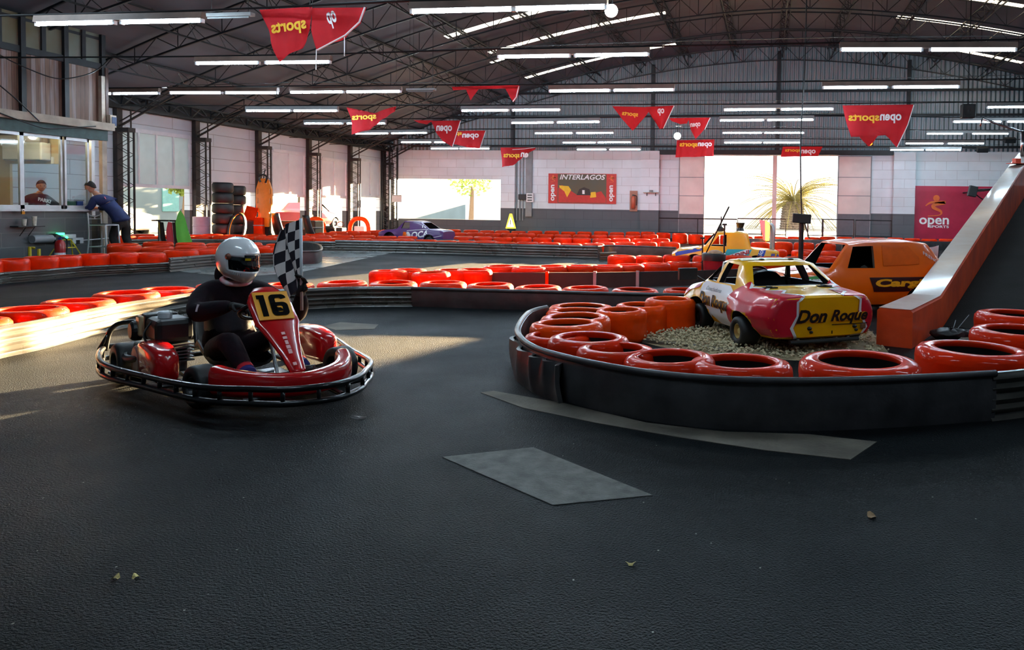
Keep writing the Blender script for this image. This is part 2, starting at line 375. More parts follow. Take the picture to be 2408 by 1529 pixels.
# far wall: built in pieces round its openings
OP1 = (WY(928, 420, YF), WY(1180, 518, YF)); OP2 = (WY(1655, 366, YF), WY(1970, 556, YF))
ZW = WY(1300, 354, YF).z
def wall_pieces(mb, x0, x1, z0, z1, holes, y0, y1):
    xs = sorted({x0, x1} | {h[k] for h in holes for k in (0, 1)}); zs = sorted({z0, z1} | {h[k] for h in holes for k in (2, 3)})
    for a, b in zip(xs, xs[1:]):
        for c, d in zip(zs, zs[1:]):
            mx, mz = (a + b) / 2, (c + d) / 2
            if not any(h[0] < mx < h[1] and h[2] < mz < h[3] for h in holes): mb.box2((a, y0, c), (b, y1, d))
h1 = (OP1[0].x, OP1[1].x, OP1[1].z, OP1[0].z); h2 = (OP2[0].x, OP2[1].x, 0, OP2[0].z)
mb = MB(); wall_pieces(mb, XL, XR, 0, ZW, [h1, h2], YF, YF + .22)
struct(mb.build('wall_far', M_WHITEBLK), 'white painted block wall with grey dado at the far end')
# gable of corrugated sheet
mb = MB(); n = 40
xs = [XL + (XR - XL) * i / n for i in range(n + 1)]
mb.add([(x, YF + .02, ZW) for x in xs] + [(x, YF + .02, roof_z(x)) for x in xs], [(i, i + 1, n + 2 + i, n + 1 + i) for i in range(n)])
struct(mb.build('wall_gable', M_GABLE), 'grey corrugated sheet gable above the far block wall')
# roof vault with roof lights cut out
def roofhit(px, py):
    d = ray(px, py); lo, hi = 2.0, YF
    for i in range(400):
        Y = 2 + (YF - 2) * i / 399; p = CAM + d * (Y / d.y)
        if p.z >= roof_z(p.x) - .25: return p
    return CAM + d * (YF / d.y)
SKY = []   # (x0, x1, y0, y1)
for (a, b, wd_) in (((1232, 194), (1592, 119), .34), ((1150, 160), (1245, 140), .3), ((1112, 118), (1578, 70), .34), ((1000, 80), (1556, 18), .36), ((2108, 57), (2406, 97), .34), ((2204, 126), (2406, 160), .34), ((2140, -2), (2406, 33), .34)):
    p, q = roofhit(*a), roofhit(*b); y = (p.y + q.y) / 2
    SKY.append((min(p.x, q.x), max(p.x, q.x), y - wd_ / 2, y + wd_ / 2))
xs = sorted({round(XL - .4 + (XR - XL + .8) * i / 44, 4) for i in range(45)} | {s[k] for s in SKY for k in (0, 1)})
ys = sorted({YB, YF + .3} | {s[k] for s in SKY for k in (2, 3)})
mb, ml = MB(), MB()
for a, b in zip(xs, xs[1:]):
    for c, d in zip(ys, ys[1:]):
        hit = any(s[0] < (a + b) / 2 < s[1] and s[2] < (c + d) / 2 < s[3] for s in SKY)
        (ml if hit else mb).add([(a, c, roof_z(a)), (b, c, roof_z(b)), (b, d, roof_z(b)), (a, d, roof_z(a))], [(0, 1, 2, 3)])
struct(mb.build('ceiling', M_ROOF, fixn=False), 'dark corrugated barrel roof of the hall')
M_SKYL = sheet_mat('roof_light_sheet', (235, 238, 235), .85)
struct(ml.build('ceiling_roof_light', M_SKYL, fixn=False), 'translucent roof light strips between the trusses')
# near and right walls close the hall behind the camera
mb = MB(); mb.box2((XR, YB, 0), (XR + .2, YF, roof_z(XR)))
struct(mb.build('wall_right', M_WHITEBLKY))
mb = MB(); xs = [XL + (XR - XL) * i / n for i in range(n + 1)]
mb.add([(x, YB, 0) for x in xs] + [(x, YB, roof_z(x)) for x in xs], [(i, i + 1, n + 2 + i, n + 1 + i) for i in range(n)])
struct(mb.build('wall_near', M_GABLE))
# left wall: columns at COLY, roller doors in bays
COLY = [WX(px, 450, XL).y for px in (272, 456, 603, 722, 819)] + [YF - .1]
def L_(px, py): p = WX(px, py, XL); return p.y, p.z
doors = []
for px0, pxt, px1, yt, yb, in ((280, 0, 446, 300, 440), (641, 0, 716, 352, 460), (757, 0, 814, 372, 463), (848, 0, 893, 375, 462)):
    y0, z1 = L_(px0, yt); y1, zb = L_(px1, yb); doors.append((y0, y1, z1, zb))
gap = (L_(573, 452)[0], L_(600, 452)[0], 0, L_(573, 452)[1])
mb = MB()
holes = [(d[0], d[1], 0, d[2]) for d in doors] + [gap]
ys = sorted({YB, YF} | {h[k] for h in holes for k in (0, 1)}); zs = sorted({0, 4.3} | {h[k] for h in holes for k in (2, 3)})
for a, b in zip(ys, ys[1:]):
    for c, d in zip(zs, zs[1:]):
        if not any(h[0] < (a + b) / 2 < h[1] and h[2] < (c + d) / 2 < h[3] for h in holes): mb.box2((XL - .2, a, c), (XL, b, d))
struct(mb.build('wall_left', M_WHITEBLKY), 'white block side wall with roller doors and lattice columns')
M_DOORT = sheet_mat('translucent_door_sheet', (205, 214, 216), .5, .35)
M_DOORW = sheet_mat('white_door_sheet', (225, 226, 232), .25, .5)
dl = ['frosted roller door beside the booth, first bay of the side wall', 'white roller door behind the orange spine board', 'white roller door between two lattice columns, half open', 'pale blue white roller door nearest the far corner']
for i, (y0, y1, z1, zb) in enumerate(doors):
    mb = MB(); k = 4 if i == 0 else 2
    mb.box2((XL - .06, y0, zb), (XL - .03, y1, z1))
    o = struct(mb.build('door_%d' % (i + 1), M_DOORT if i == 0 else M_DOORW), dl[i])
    mb = MB()
    for j in range(k + 1):
        y = y0 + (y1 - y0) * j / k; mb.box2((XL - .03, y - .025, zb), (XL + .02, y + .025, z1))
    mb.box2((XL - .07, y0, zb - .07), (XL + .03, y1, zb + .03)); mb.box2((XL - .05, y0, z1 - .08), (XL + .03, y1, z1 + .04))
    mb.build('door_frame', M_WHITEPAINT, o)
# far wall fittings: pillars, sliding door leaves, lintel
def fw(px0, py0, px1, py1, t, name, m, label, back=0.0):
    a, b = WY(px0, py0, YF - back), WY(px1, py1, YF - back); mb = MB(); mb.box2((a.x, YF - back - t, b.z), (b.x, YF - back - .002, a.z)); return struct(mb.build(name, m), label)
fw(1510, 356, 1550, 560, .3, 'wall_pillar', M_WHITEBLK, 'painted block pillar between the poster and the big doorway')
fw(2100, 360, 2146, 560, .3, 'wall_pillar', M_WHITEBLK, 'painted block pillar beside the big red banner')
fw(1182, 354, 1213, 560, .22, 'wall_pillar', M_WHITEBLK, 'painted block pillar beside the wide window opening')
fw(1551, 353, 2100, 366, .2, 'trim_1', M_STEEL, 'black steel lintel beam over the big doorway')
M_LEAF = mat('door_leaf', (214, 205, 200), .5, var=(1.2, .12))
def leaf(px0, px1, name, label):
    a, b = WY(px0, 367, YF - .06), WY(px1, 556, YF - .06); mb = MB(); zs_ = WY(px0, 503, YF - .06).z
    mb.box2((a.x, YF - .07, zs_), (b.x, YF - .01, a.z)); o = struct(mb.build(name, M_LEAF), label)
    mb = MB(); mb.box2((a.x, YF - .07, 0), (b.x, YF - .01, zs_)); mb.build('lower_panel', mat('leaf_grey', (96, 98, 104), .6), o)
    mb = MB()
    for t in (0, .36, .68):
        z = a.z + (zs_ - a.z) * t; mb.box2((a.x, YF - .085, z - .03), (b.x, YF - .06, z))
    for x in (a.x, b.x - .04): mb.box2((x, YF - .085, 0), (x + .04, YF - .06, a.z))
    mb.build('door_frame', M_GREYPAINT, o)
leaf(1597, 1655, 'door_5', 'sliding door leaf on the poster side of the doorway')
leaf(1971, 2046, 'door_6', 'sliding door leaf on the banner side of the doorway')
a, b = WY(1818, 366, YF), WY(1824, 556, YF)
mb = MB(); mb.box2((a.x, YF - .1, 0), (b.x, YF - .02, a.z)); struct(mb.build('trim_2', M_LEAF), 'pale post standing in the middle of the big doorway')
a = WY(1238, 420, YF)
mb = MB(); mb.box2((a.x, YF - .12, .9), (a.x + .3, YF - .005, ZW)); struct(mb.build('trim_3', M_GREYPAINT), 'grey vertical cable duct on the far wall')
mb = MB()
for px in (1216, 1224, 1231): q = WY(px, 420, YF); mb.tube([(q.x, YF - .05, .7), (q.x, YF - .05, ZW)], .035, 8)
struct(mb.build('trim_4', M_GREYPAINT), 'thin grey pipes beside the cable duct')
# steel: arched trusses, lattice girders along the hall, eaves girder, lattice columns
def lattice(mb, a_pts, b_pts, r=.03, rw=.012):
    mb.tube(a_pts, r, 4); mb.tube(b_pts, r, 4)
    for i in range(len(a_pts) - 1):
        mb.tube([a_pts[i], b_pts[i + 1]] if i % 2 else [b_pts[i], a_pts[i + 1]], rw, 3)
        if i % 2 == 0: mb.tube([a_pts[i], b_pts[i]], rw, 3)
ty = YF - .25; k = 0
while ty > 1:
    nseg = 60; xs = [XL + .1 + (XR - XL - .2) * i / nseg for i in range(nseg + 1)]
    mb = MB(); dz = .62
    for off in ((0,) if k else (0,)):
        lattice(mb, [V((x, ty + off, roof_z(x) - .1)) for x in xs], [V((x, ty + off, roof_z(x) - .1 - dz * (.55 + .45 * min(1, (17.5 - abs(x)) / 5)))) for x in xs], .032, .014)
    struct(mb.build('roof_truss', M_STEEL, fixn=False), 'dark arched lattice truss under the roof'); ty -= 2.72; k += 1
for i in range(-8, 9):
    x = XA + i * 2.12
    if abs(x) > 18.2: continue
    nseg = 66; z = roof_z(x) - .12; mb = MB()
    yy = [0 + (YF) * j / nseg for j in range(nseg + 1)]
    dx = .16
    lattice(mb, [V((x - dx, y, z)) for y in yy], [V((x + dx, y, z - .1)) for y in yy], .028, .011)
    mb.tube([(x, 0, z - .42), (x, YF, z - .42)], .028, 4)
    for j in range(nseg): mb.tube([(x + dx * (-1 if j % 2 else 1), yy[j], z - .05), (x, yy[j + 1], z - .42)], .011, 3)
    struct(mb.build('roof_purlin', M_STEEL, fixn=False), 'dark lattice girder running along the hall under the roof')
mb = MB(); nseg = 70; yy = [4 + (YF - 4) * j / nseg for j in range(nseg + 1)]
lattice(mb, [V((XL + .5, y, 4.32)) for y in yy], [V((XL + .5, y, 3.95)) for y in yy], .04, .02)
lattice(mb, [V((XL + .15, y, 4.32)) for y in yy], [V((XL + .5, y, 4.0)) for y in yy], .03, .02)
mb.box2((XL + .02, 4, 3.95), (XL + .12, YF, 4.4))
struct(mb.build('roof_eaves_girder', M_STEEL, fixn=False), 'dark lattice eaves girder above the side wall')
for i, y in enumerate(COLY):
    mb = MB(); ztop = 3.95; x0, x1 = XL + .09, XL + .52
    mb.box2((x0 - .07, y - .09, 0), (x0 + .07, y + .09, ztop))
    for s in (-.09, .09): mb.box2((x1 - .02, y + s - .02, 0), (x1 + .02, y + s + .02, 3.35))
    for s in (-.09, .09):
        nz = 15
        for j in range(nz):
            z0, z1 = 3.3 * j / nz, 3.3 * (j + 1) / nz
            mb.tube([(x0, y + s, z0), (x1, y + s, z1)] if j % 2 else [(x1, y + s, z0), (x0, y + s, z1)], .011, 3)
    mb.box2((x0, y - .12, 3.28), (x1 + .03, y + .12, 3.4))
    mb.box2((x1 - .01, y - .02, 3.35), (x1 + .01, y + .02, 4.0))
    mb.tube([(x0, y, 3.42), (XL + 1.9, y, roof_z(XL + 1.9) - .75)], .035, 4); mb.tube([(x0, y, 3.55), (XL + 1.9, y, roof_z(XL + 1.9) - .6)], .02, 4)
    struct(mb.build('wall_lattice_column', M_RUSTY, fixn=False), 'dark lattice steel column standing against the side wall')
# lattice column in the far corner
mb = MB()
for dx in (.15, .55, .95): mb.box2((XL + dx, YF - .5, 0), (XL + dx + .07, YF - .43, 4.1))
for j in range(26):
    z0, z1 = 4 * j / 26, 4 * (j + 1) / 26
    for a, b in ((.18, .58), (.58, .98)): mb.tube([(XL + a, YF - .46, z0), (XL + b, YF - .46, z1)] if j % 2 else [(XL + b, YF - .46, z0), (XL + a, YF - .46, z1)], .013, 3)
struct(mb.build('wall_lattice_column', M_STEEL, fixn=False), 'lattice steel column in the far corner')
# gable posts and rails
for px in (1206, 1535, 1830, 2135):
    a = WY(px, 300, YF - .1); mb = MB(); mb.box2((a.x - .07, YF - .16, ZW), (a.x + .07, YF - .02, roof_z(a.x) - .3)); struct(mb.build('wall_gable_post', M_STEEL), 'dark steel post on the gable')
mb = MB()
for py in (215, 272, 345): z = WY(1800, py, YF - .1).z; mb.box2((XL + 1.5, YF - .12, z - .05), (XR, YF - .03, z + .05))
struct(mb.build('wall_gable_rail', M_STEEL), 'dark horizontal rails of the gable')
# ================================================================ tube lamps
def lamp(tubes, label, wood, dead=()):
    (a0, a1, ya), (b0, b1, yb) = tubes
    k = (WY(a1, ya, 1).x - WY(a0, ya, 1).x + WY(b1, yb, 1).x - WY(b0, yb, 1).x) / 2
    Y = 1.2 / k
    A0, A1, B0, B1 = WY(a0, ya, Y), WY(a1, ya, Y), WY(b0, yb, Y), WY(b1, yb, Y)
    z = (A0.z + B1.z) / 2; x0, x1 = A0.x, B1.x
    t = thing('tube_lamp', label, 'ceiling lamp', ((x0 + x1) / 2, Y, z), math.atan2(0, 1), 'pairs of tube lamps hung across the hall')
    tilt = (B1.z - A0.z) / (x1 - x0); hw = (x1 - x0) / 2
    f = lambda X, dz: V((X - (x0 + x1) / 2, 0, dz + tilt * (X - (x0 + x1) / 2)))
    mb = MB(); vs = []
    for X in (x0 - .04, x1 + .04):
        p = f(X, .03); vs += [p + V((0, -.05, 0)), p + V((0, .05, 0)), p + V((0, .035, .09)), p + V((0, -.035, .09))]
    mb.add(vs, [(0, 1, 2, 3), (7, 6, 5, 4), (0, 4, 5, 1), (1, 5, 6, 2), (2, 6, 7, 3), (3, 7, 4, 0)])
    mb.build('housing', M_WOODH if wood else M_GREYH, t)
    mb = MB()
    for X in (A0.x - .02, A1.x + .02, B0.x - .02, B1.x + .02): mb = MB(); mb.box(f(X, .012), (.03, .05, .07)); mb.build('tube_holder', M_WHITEPAINT, t)
    for i, (P, Q) in enumerate(((A0, A1), (B0, B1))):
        mb = MB(); mb.tube([f(P.x, 0), f(Q.x, 0)], .017, 8); mb.build('light_tube', M_TUBEOFF if i in dead else M_TUBE, t)
    return t, Y, z, x0, x1
ROWS = [
    ('first wire above the kart', 1, [((90, 267, 58), (290, 473, 50)), ((972, 1208, 29), (1210, 1421, 18))]),
    ('second wire, near the big twin pennant', 1, [((465, 607, 150), (628, 774, 147)), ((1175, 1337, 135), (1355, 1522, 129)), ((1980, 2165, 118), (2190, 2385, 118))]),
    ('third wire, level with the booth corner', 1, [((158, 262, 222), (269, 372, 220)), ((403, 520, 219), (533, 650, 219)), ((687, 806, 218), (818, 940, 216)), ((1295, 1432, 215), (1446, 1582, 212)), ((1938, 2084, 207), (2102, 2252, 205))]),
    ('fourth wire, level with the largest banner', 0, [((582, 683, 261), (693, 792, 261)), ((1088, 1194, 261), (1207, 1315, 259)), ((1705, 1823, 259), (1838, 1957, 257)), ((2323, 2440, 253), (2455, 2570, 251))]),
    ('fifth wire of the hall', 0, [((718, 804, 291), (818, 905, 291)), ((1205, 1300, 290), (1312, 1408, 287)), ((1695, 1795, 284), (1806, 1911, 282)), ((2243, 2352, 287), (2370, 2470, 287))]),
    ('sixth wire of the hall', 0, [((838, 912, 315), (922, 1003, 313)), ((1260, 1345, 314), (1357, 1441, 313)), ((1701, 1790, 313), (1799, 1889, 313)), ((2181, 2262, 315), (2288, 2370, 315))]),
    ('seventh wire, close to the gable', 0, [((945, 1013, 335), (1023, 1095, 335)), ((1325, 1400, 336), (1407, 1483, 335)), ((1705, 1789, 336), (1797, 1880, 336)), ((2131, 2217, 338), (2230, 2312, 338))]),
    ('last wire, right under the gable', 0, [((1015, 1077, 350), (1082, 1150, 350)), ((1358, 1425, 352), (1434, 1505, 352)), ((2095, 2170, 353), (2178, 2258, 353))]),
]
WIRE = []
for wn, wood, lamps in ROWS:
    pts = []; 
    for i, tb in enumerate(lamps):
        lab = 'lit twin tube lamp, %s from the booth side on the %s' % (nth(i), wn.split(',')[0])
        t, Y, z, x0, x1 = lamp(tb, lab, wood, (1,) if (wood and i == 0 and tb[0][0] == 145) else ())
        pts += [V((x0 - .1, Y, z + .14)), V((x1 + .1, Y, z + .14))]
    Ym = sum(p.y for p in pts) / len(pts); zm = sum(p.z for p in pts) / len(pts)
    pts = [V((XL + .1, Ym, zm + .05))] + sorted(pts, key=lambda p: p.x) + [V((XR - .1, Ym, zm + .1))]
    mb = MB(); mb.tube(pts, .014, 5)
    mb.tube([p + V((0, .06, .05 - .05 * math.sin(i))) for i, p in enumerate(pts)], .008, 4)
    tag(mb.build('suspension_cable', M_BLACK), 'black cable carrying the tube lamps of the ' + wn, 'cable', 'cables across the hall')
    WIRE.append((Ym, zm, pts))
# pairs of the same lamps over the near part of the hall, above the photograph's upper edge
for i, (x, y) in enumerate(((-6.5, 7.0), (-1.0, 6.2), (4.2, 7.2), (9, 9), (-10.5, 8.2), (-3, 2.2), (3, 2.2), (12, 13.5), (13, 19))):
    t = thing('tube_lamp', 'lit twin tube lamp %s above the near end of the track' % ['over the bend', 'over the middle', 'over the gravel island', 'over the ramp', 'by the booth', 'over the near asphalt', 'over the dark asphalt', 'beyond the ramp', 'far beyond the ramp'][i], 'ceiling lamp', (x, y, 4.3), 0, 'pairs of tube lamps hung across the hall')
    mb = MB(); mb.box((0, 0, .08), (2.6, .1, .1)); mb.build('housing', M_WOODH, t)
    for s in (-.64, .64):
        mb = MB(); mb.tube([(s - .6, 0, 0), (s + .6, 0, 0)], .017, 8); mb.build('light_tube', M_TUBE, t)
    mb = MB(); mb.tube([(-1, 0, .1), (-1, 0, roof_z(x - 1) - 4.31)], .008, 5); mb.tube([(1, 0, .1), (1, 0, roof_z(x + 1) - 4.31)], .008, 5); mb.build('hanger', M_BLACK, t)
def hang(t, xs):
    """thin ties from a thing up to the roof sheet"""
    mb = MB(); o = t.location
    for x in xs: mb.tube([(x, 0, .0), (x, 0, roof_z(o.x + x) - o.z - .01)], .004, 4)
    mb.build('tie_cord', M_BLACK, t)
# unlit fixtures on the wires
for (px0, px1, py, Y, lab) in ((487, 595, 40, WIRE[0][0] + .8, 'unlit white emergency lamp beside the big twin pennant'), (957, 1024, 214, WIRE[2][0], 'unlit white emergency lamp on the third wire')):
    a, b = WY(px0, py, Y), WY(px1, py, Y); t = thing('emergency_lamp', lab, 'ceiling lamp', ((a + b) / 2))
    w = b.x - a.x; mb = MB(); mb.box((0, 0, .03), (w, .1, .05)); mb.build('housing', M_GREYH, t, bevel=.008); hang(t, (-w * .4, w * .4))
    mb = MB(); mb.tube([(-w * .45, -.03, -.015), (w * .45, -.03, -.015)], .014, 8); mb.build('light_tube', M_TUBEOFF, t)
# round bright lamps
M_SPOT = mat('lit_spot', (255, 255, 245), .4, emit=260)
for px, py, r, Y, lab in ((1438, 26, .075, WIRE[0][0], 'round dazzling spot lamp at the end of the first wire'), (1593, 320, .11, 24.0, 'round dazzling spot lamp under the fifth wire near the gable')):
    c = WY(px, py, Y); t = thing('spot_lamp', lab, 'spot lamp', c)
    mb = MB(); mb.lathe([(.001, .1), (r * .5, .1), (r, .02), (r * 1.1, -.01)], 20, M.Rotation(-PI / 2, 4, 'X') @ M.Rotation(PI, 4, 'X') if False else M.Rotation(PI / 2, 4, 'X') @ M.Diagonal((1, 1, -1, 1))); mb.build('housing', M_BLACK, t, smooth=True)
    mb = MB(); mb.lathe([(.001, -.012), (r * .7, -.008), (r, 0)], 20, M.Rotation(PI / 2, 4, 'X') @ M.Diagonal((1, 1, -1, 1))); mb.build('lens', M_SPOT, t, smooth=True)
    mb = MB(); mb.tube([(0, .05, .08), (0, .05, roof_z(c.x) - c.z - .01)], .01, 5); mb.build('hanger', M_BLACK, t)
M_AMBER = mat('amber_light', (255, 96, 20), .4, emit=14)
c = WY(2045, 336, 26); t = thing('signal_lamp', 'small round orange lit lamp under the largest banner', 'signal lamp', c)
mb = MB(); mb.lathe([(.001, -.03), (.08, -.015), (.095, 0)], 18, M.Rotation(PI / 2, 4, 'X') @ M.Diagonal((1, 1, -1, 1))); mb.build('lens', M_AMBER, t, smooth=True)
mb = MB(); mb.box((0, .06, 0), (.24, .1, .24)); mb.tube([(0, .06, .1), (0, .06, roof_z(c.x) - c.z - .01)], .012, 5); mb.build('housing', M_BLACK, t)

# ================================================================ pennants hung from the wires (seen from behind: mirrored print)
def pennant(polys, Y, label, texts=(), trims=(), strings=()):
    allp = [p for pl in polys for p in pl]
    o = WY(allp[0][0], allp[0][1], Y); t = thing('pennant_flag', label, 'flag', o, 0, 'red pennants hung across the hall')
    P = lambda px, py, dy=0: WY(px, py, Y + dy) - o
    for k, pl in enumerate(polys):
        bm = bmesh.new(); vs = [bm.verts.new(P(*p)) for p in pl]; f = bm.faces.new(vs)
        bmesh.ops.triangulate(bm, faces=[f]); 
        for _ in range(3): bmesh.ops.subdivide_edges(bm, edges=bm.edges[:], cuts=1, use_grid_fill=True)
        zt = max(v.co.z for v in bm.verts)
        for v in bm.verts:
            d = zt - v.co.z
            v.co.y += .10 * d * math.sin(9 * v.co.x + 2.2 * k + 3 * d) + .03 * math.sin(23 * v.co.x) * min(1, d * 3) + .03 * k
        me = bpy.data.meshes.new('cloth'); bm.to_mesh(me); bm.free(); me.materials.append(M_FLAG)
        me.polygons.foreach_set('use_smooth', [True] * len(me.polygons)); link('cloth', me, t)
    for (s, x0, x1, y0, y1, m, rot) in texts:
        a, b = P(x0, y1, -.07), P(x1, y0, -.07); fr = M.Translation(V((0, a.y, 0))) @ M.Rotation(PI / 2, 4, 'X')
        o2 = text_on(s, m, t, 0, b.x - a.x, 0, b.z - a.z, M.Translation(a) @ M.Rotation(-rot, 4, 'Y') @ M.Rotation(PI / 2, 4, 'X'), 'lettering', .03, 0, True)
    tops = sorted((P(*p) for p in allp), key=lambda q: -q.z)[:2]; hang(t, [q.x for q in tops])
    for tr in trims:
        mb = MB(); mb.tube([P(x, y, -.02) for x, y in tr], .012, 5); mb.build('hem', M_WHITE, t)
    for (x0, y0, x1, y1) in strings:
        mb = MB(); mb.tube([P(x0, y0), P(x1, y1)], .006, 4); mb.build('cord', M_WHITE, t)
    return t
yp = M_YELLOWP; wp = M_WHITE
yF = [w[0] for w in WIRE]
pennant([[(610, 23), (735, 16), (728, 70), (705, 112), (662, 147), (640, 100), (622, 58)], [(729, 17), (860, 16), (845, 52), (812, 82), (745, 117), (733, 70)]], yF[0] + .3, 'largest red twin pennant beside the first wire, letters nearly upside down', [('sports', 640, 722, 52, 88, yp, .12), ('op', 776, 798, 28, 70, wp, .3)], [[(858, 17), (845, 52), (812, 83), (746, 118)]], [(744, 116, 743, 164), (810, 84, 810, 132)])
pennant([[(1062, 204), (1221, 200), (1221, 207), (1065, 212)], [(1093, 206), (1126, 206), (1105, 236)], [(1184, 205), (1221, 201), (1216, 222), (1206, 240)]], yF[2] + .2, 'thin red bunting with two small points under the third wire', [], [[(1220, 203), (1214, 228), (1206, 239)]])
pennant([[(815, 252), (850, 264), (880, 266), (912, 255), (932, 250), (928, 262), (900, 282), (870, 303), (832, 317), (826, 290)]], yF[3] + .25, 'red pennant sagging between two points, yellow letters, third bay', [('sports', 828, 885, 270, 287, yp, .05)])
pennant([[(972, 283), (1018, 283), (1005, 293), (985, 289)], [(1012, 284), (1083, 283), (1072, 318), (1062, 346), (1040, 332), (1020, 302)]], yF[4] + .2, 'red pennant with white letters beside a folded end, fifth wire', [('open', 1026, 1063, 295, 314, wp, 0)], [[(1083, 284), (1064, 345)]])
pennant([[(1070, 308), (1142, 307), (1129, 349), (1098, 346), (1064, 338)]], yF[5] + .2, 'small red rectangular pennant with white and yellow letters, sixth wire', [('open', 1087, 1126, 314, 328, wp, 0), ('sp', 1072, 1086, 311, 320, yp, 0)], [[(1142, 308), (1129, 348)]])
pennant([[(1177, 347), (1258, 347), (1260, 350), (1240, 362), (1222, 376), (1205, 389), (1180, 393)]], yF[7] + .3, 'red pennant with one lifted corner in front of the block wall', [('sports', 1184, 1222, 360, 374, yp, 0), ('en', 1224, 1242, 358, 369, wp, -.1)], [[(1205, 352), (1235, 350), (1258, 347)]])
pennant([[(1440, 250), (1530, 252), (1526, 262), (1508, 285), (1487, 307), (1463, 280)], [(1518, 251), (1586, 248), (1574, 275), (1560, 302), (1550, 303), (1536, 278)]], yF[3] + .3, 'red twin pennant of two triangles near the middle gable post', [('sports', 1462, 1500, 261, 274, yp, -.1), ('op', 1546, 1562, 255, 272, wp, 0)], [[(1585, 249), (1560, 302)]])
pennant([[(1573, 278), (1622, 277), (1615, 291), (1600, 292), (1580, 285)], [(1618, 277), (1671, 276), (1660, 300), (1636, 327), (1624, 305)]], yF[4] + .25, 'small red triangular pennant above the dazzling spot lamp', [('open', 1624, 1648, 290, 303, wp, .1)], [[(1670, 277), (1657, 305)]])
def banner(pl, Y, lab, s0, s1, y0, y1, m, trim):
    return pennant([pl], Y, lab, [('sports', s0, m, y0, y1, yp, 0), ('open', m + 1, s1, y0, y1, wp, 0)], trim)
banner([(1592, 330), (1680, 328), (1678, 367), (1634, 369), (1588, 370)], yF[6] + .2, 'red rectangular banner at the poster side of the big doorway', 1598, 1674, 335, 348, 1640, [])
pennant([[(1841, 345), (1935, 344), (1924, 367), (1836, 369)]], yF[7] + .2, 'red rectangular banner over the big doorway, lit from behind', [('sports', 1846, 1882, 350, 359, yp, 0), ('open', 1883, 1918, 352, 365, wp, 0)])
banner([(1981, 248), (2149, 246), (2140, 280), (2130, 305), (2118, 330), (2110, 347), (2092, 325), (2080, 319), (2040, 318), (2000, 323), (1990, 285)], yF[3] + .3, 'largest red banner, letters mirrored, beside the black speaker', 1995, 2120, 268, 290, 2068, [[(2149, 247), (2135, 293), (2110, 346)]])
pennant([[(2018, 318), (2066, 317), (2055, 332), (2043, 345), (2030, 332)]], yF[4] + .5, 'small red point hanging behind the largest banner', [])
# black speaker, cables at the upper edge
a = WY(2276, 262, 20); t = thing('speaker', 'black loudspeaker hanging beside the largest red banner', 'speaker', a)
mb = MB(); mb.box((0, 0, 0), (.34, .26, .36)); mb.build('cabinet', M_BLACK, t, bevel=.02)
mb = MB(); mb.lathe([(.001, .02), (.06, 0), (.12, .02), (.13, .02)], 20, M.Translation((0, -.14, 0)) @ M.Rotation(PI / 2, 4, 'X')); mb.build('cone', M_RUB, t, smooth=True)
mb = MB(); mb.tube([(0, 0, .15), (0, 0, roof_z(a.x) - a.z - .01)], .015, 5); mb.build('hanger', M_STEEL, t)
for px, py, lab in ((2310, 352, 'small black flood lamp under the rail above the big red banner'), (2375, 330, 'round black flood lamp behind the ramp handrail')):
    a = WY(px, py, 30); t = thing('flood_lamp', lab, 'flood lamp', a)
    mb = MB(); mb.box((0, 0, 0), (.42, .2, .2), M.Rotation(.4, 3, 'X')); mb.build('housing', M_BLACK, t, bevel=.02)
    mb = MB(); mb.tube([(0, .1, 0), (0, YF - 30, .35)], .03, 6); mb.build('bracket', M_BLACK, t)

# ================================================================ tyres and belts
def tyre_mesh(name, h, R=.3, seg=36, paint=M_RED):
    ri = R * .66
    pr = [(ri, h * .97), (ri * 1.04, h * .995), (R * .8, h), (R * .92, h * .97), (R * .985, h * .88), (R, h * .74), (R * .985, h * .5), (R, h * .27), (R * .985, h * .12), (R * .93, .0), (ri, .0), (ri, .02), (ri * 1.18, h * .25), (ri * 1.2, h * .6), (ri * 1.1, h * .86)]
    mb = MB(); n = seg; m = len(pr)
    mb.lathe(pr, n, None, 0, True)
    mi = []
    for i in range(m): mi += [1 if i in (11, 12, 13) else 0] * n
    mb.mi = mi
    me_o = mb.build(name, [paint, M_INNER], smooth=True); me = me_o.data; bpy.data.objects.remove(me_o); return me
TY = {k: tyre_mesh('tyre_' + k, .36, .3, 44 if k != 'far' else 26, p) for k, p in (('red', M_RED), ('orange', M_ORANGE), ('far', M_RED2))}
def tyre(p, label, group, kind='red', s=1.0, tilt=0.0, sz=1.0):
    o = bpy.data.objects.new('painted_tyre', TY[kind]); COL.objects.link(o)
    o.location = p; o.rotation_euler = (tilt * rnd.uniform(-1, 1), tilt * rnd.uniform(-1, 1), rnd.uniform(0, 6)); o.scale = (s, s, sz * s)
    return tag(o, label, 'tyre', group)
def tyre_row(path, step, where, group, kind='far', z=0.0, s=1.0, jit=.03, frm='booth side', sz=1.0, start=0.0):
    pts = resample(smooth_path(path), step * s, start)
    for i, (p, d) in enumerate(pts):
        q = p + V((rnd.uniform(-jit, jit), rnd.uniform(-jit, jit), 0)); q.z = z
        tyre(q, 'orange tyre, %s from the %s %s' % (nth(i), frm, where), group, kind, s, .02, sz * rnd.uniform(.95, 1.05))
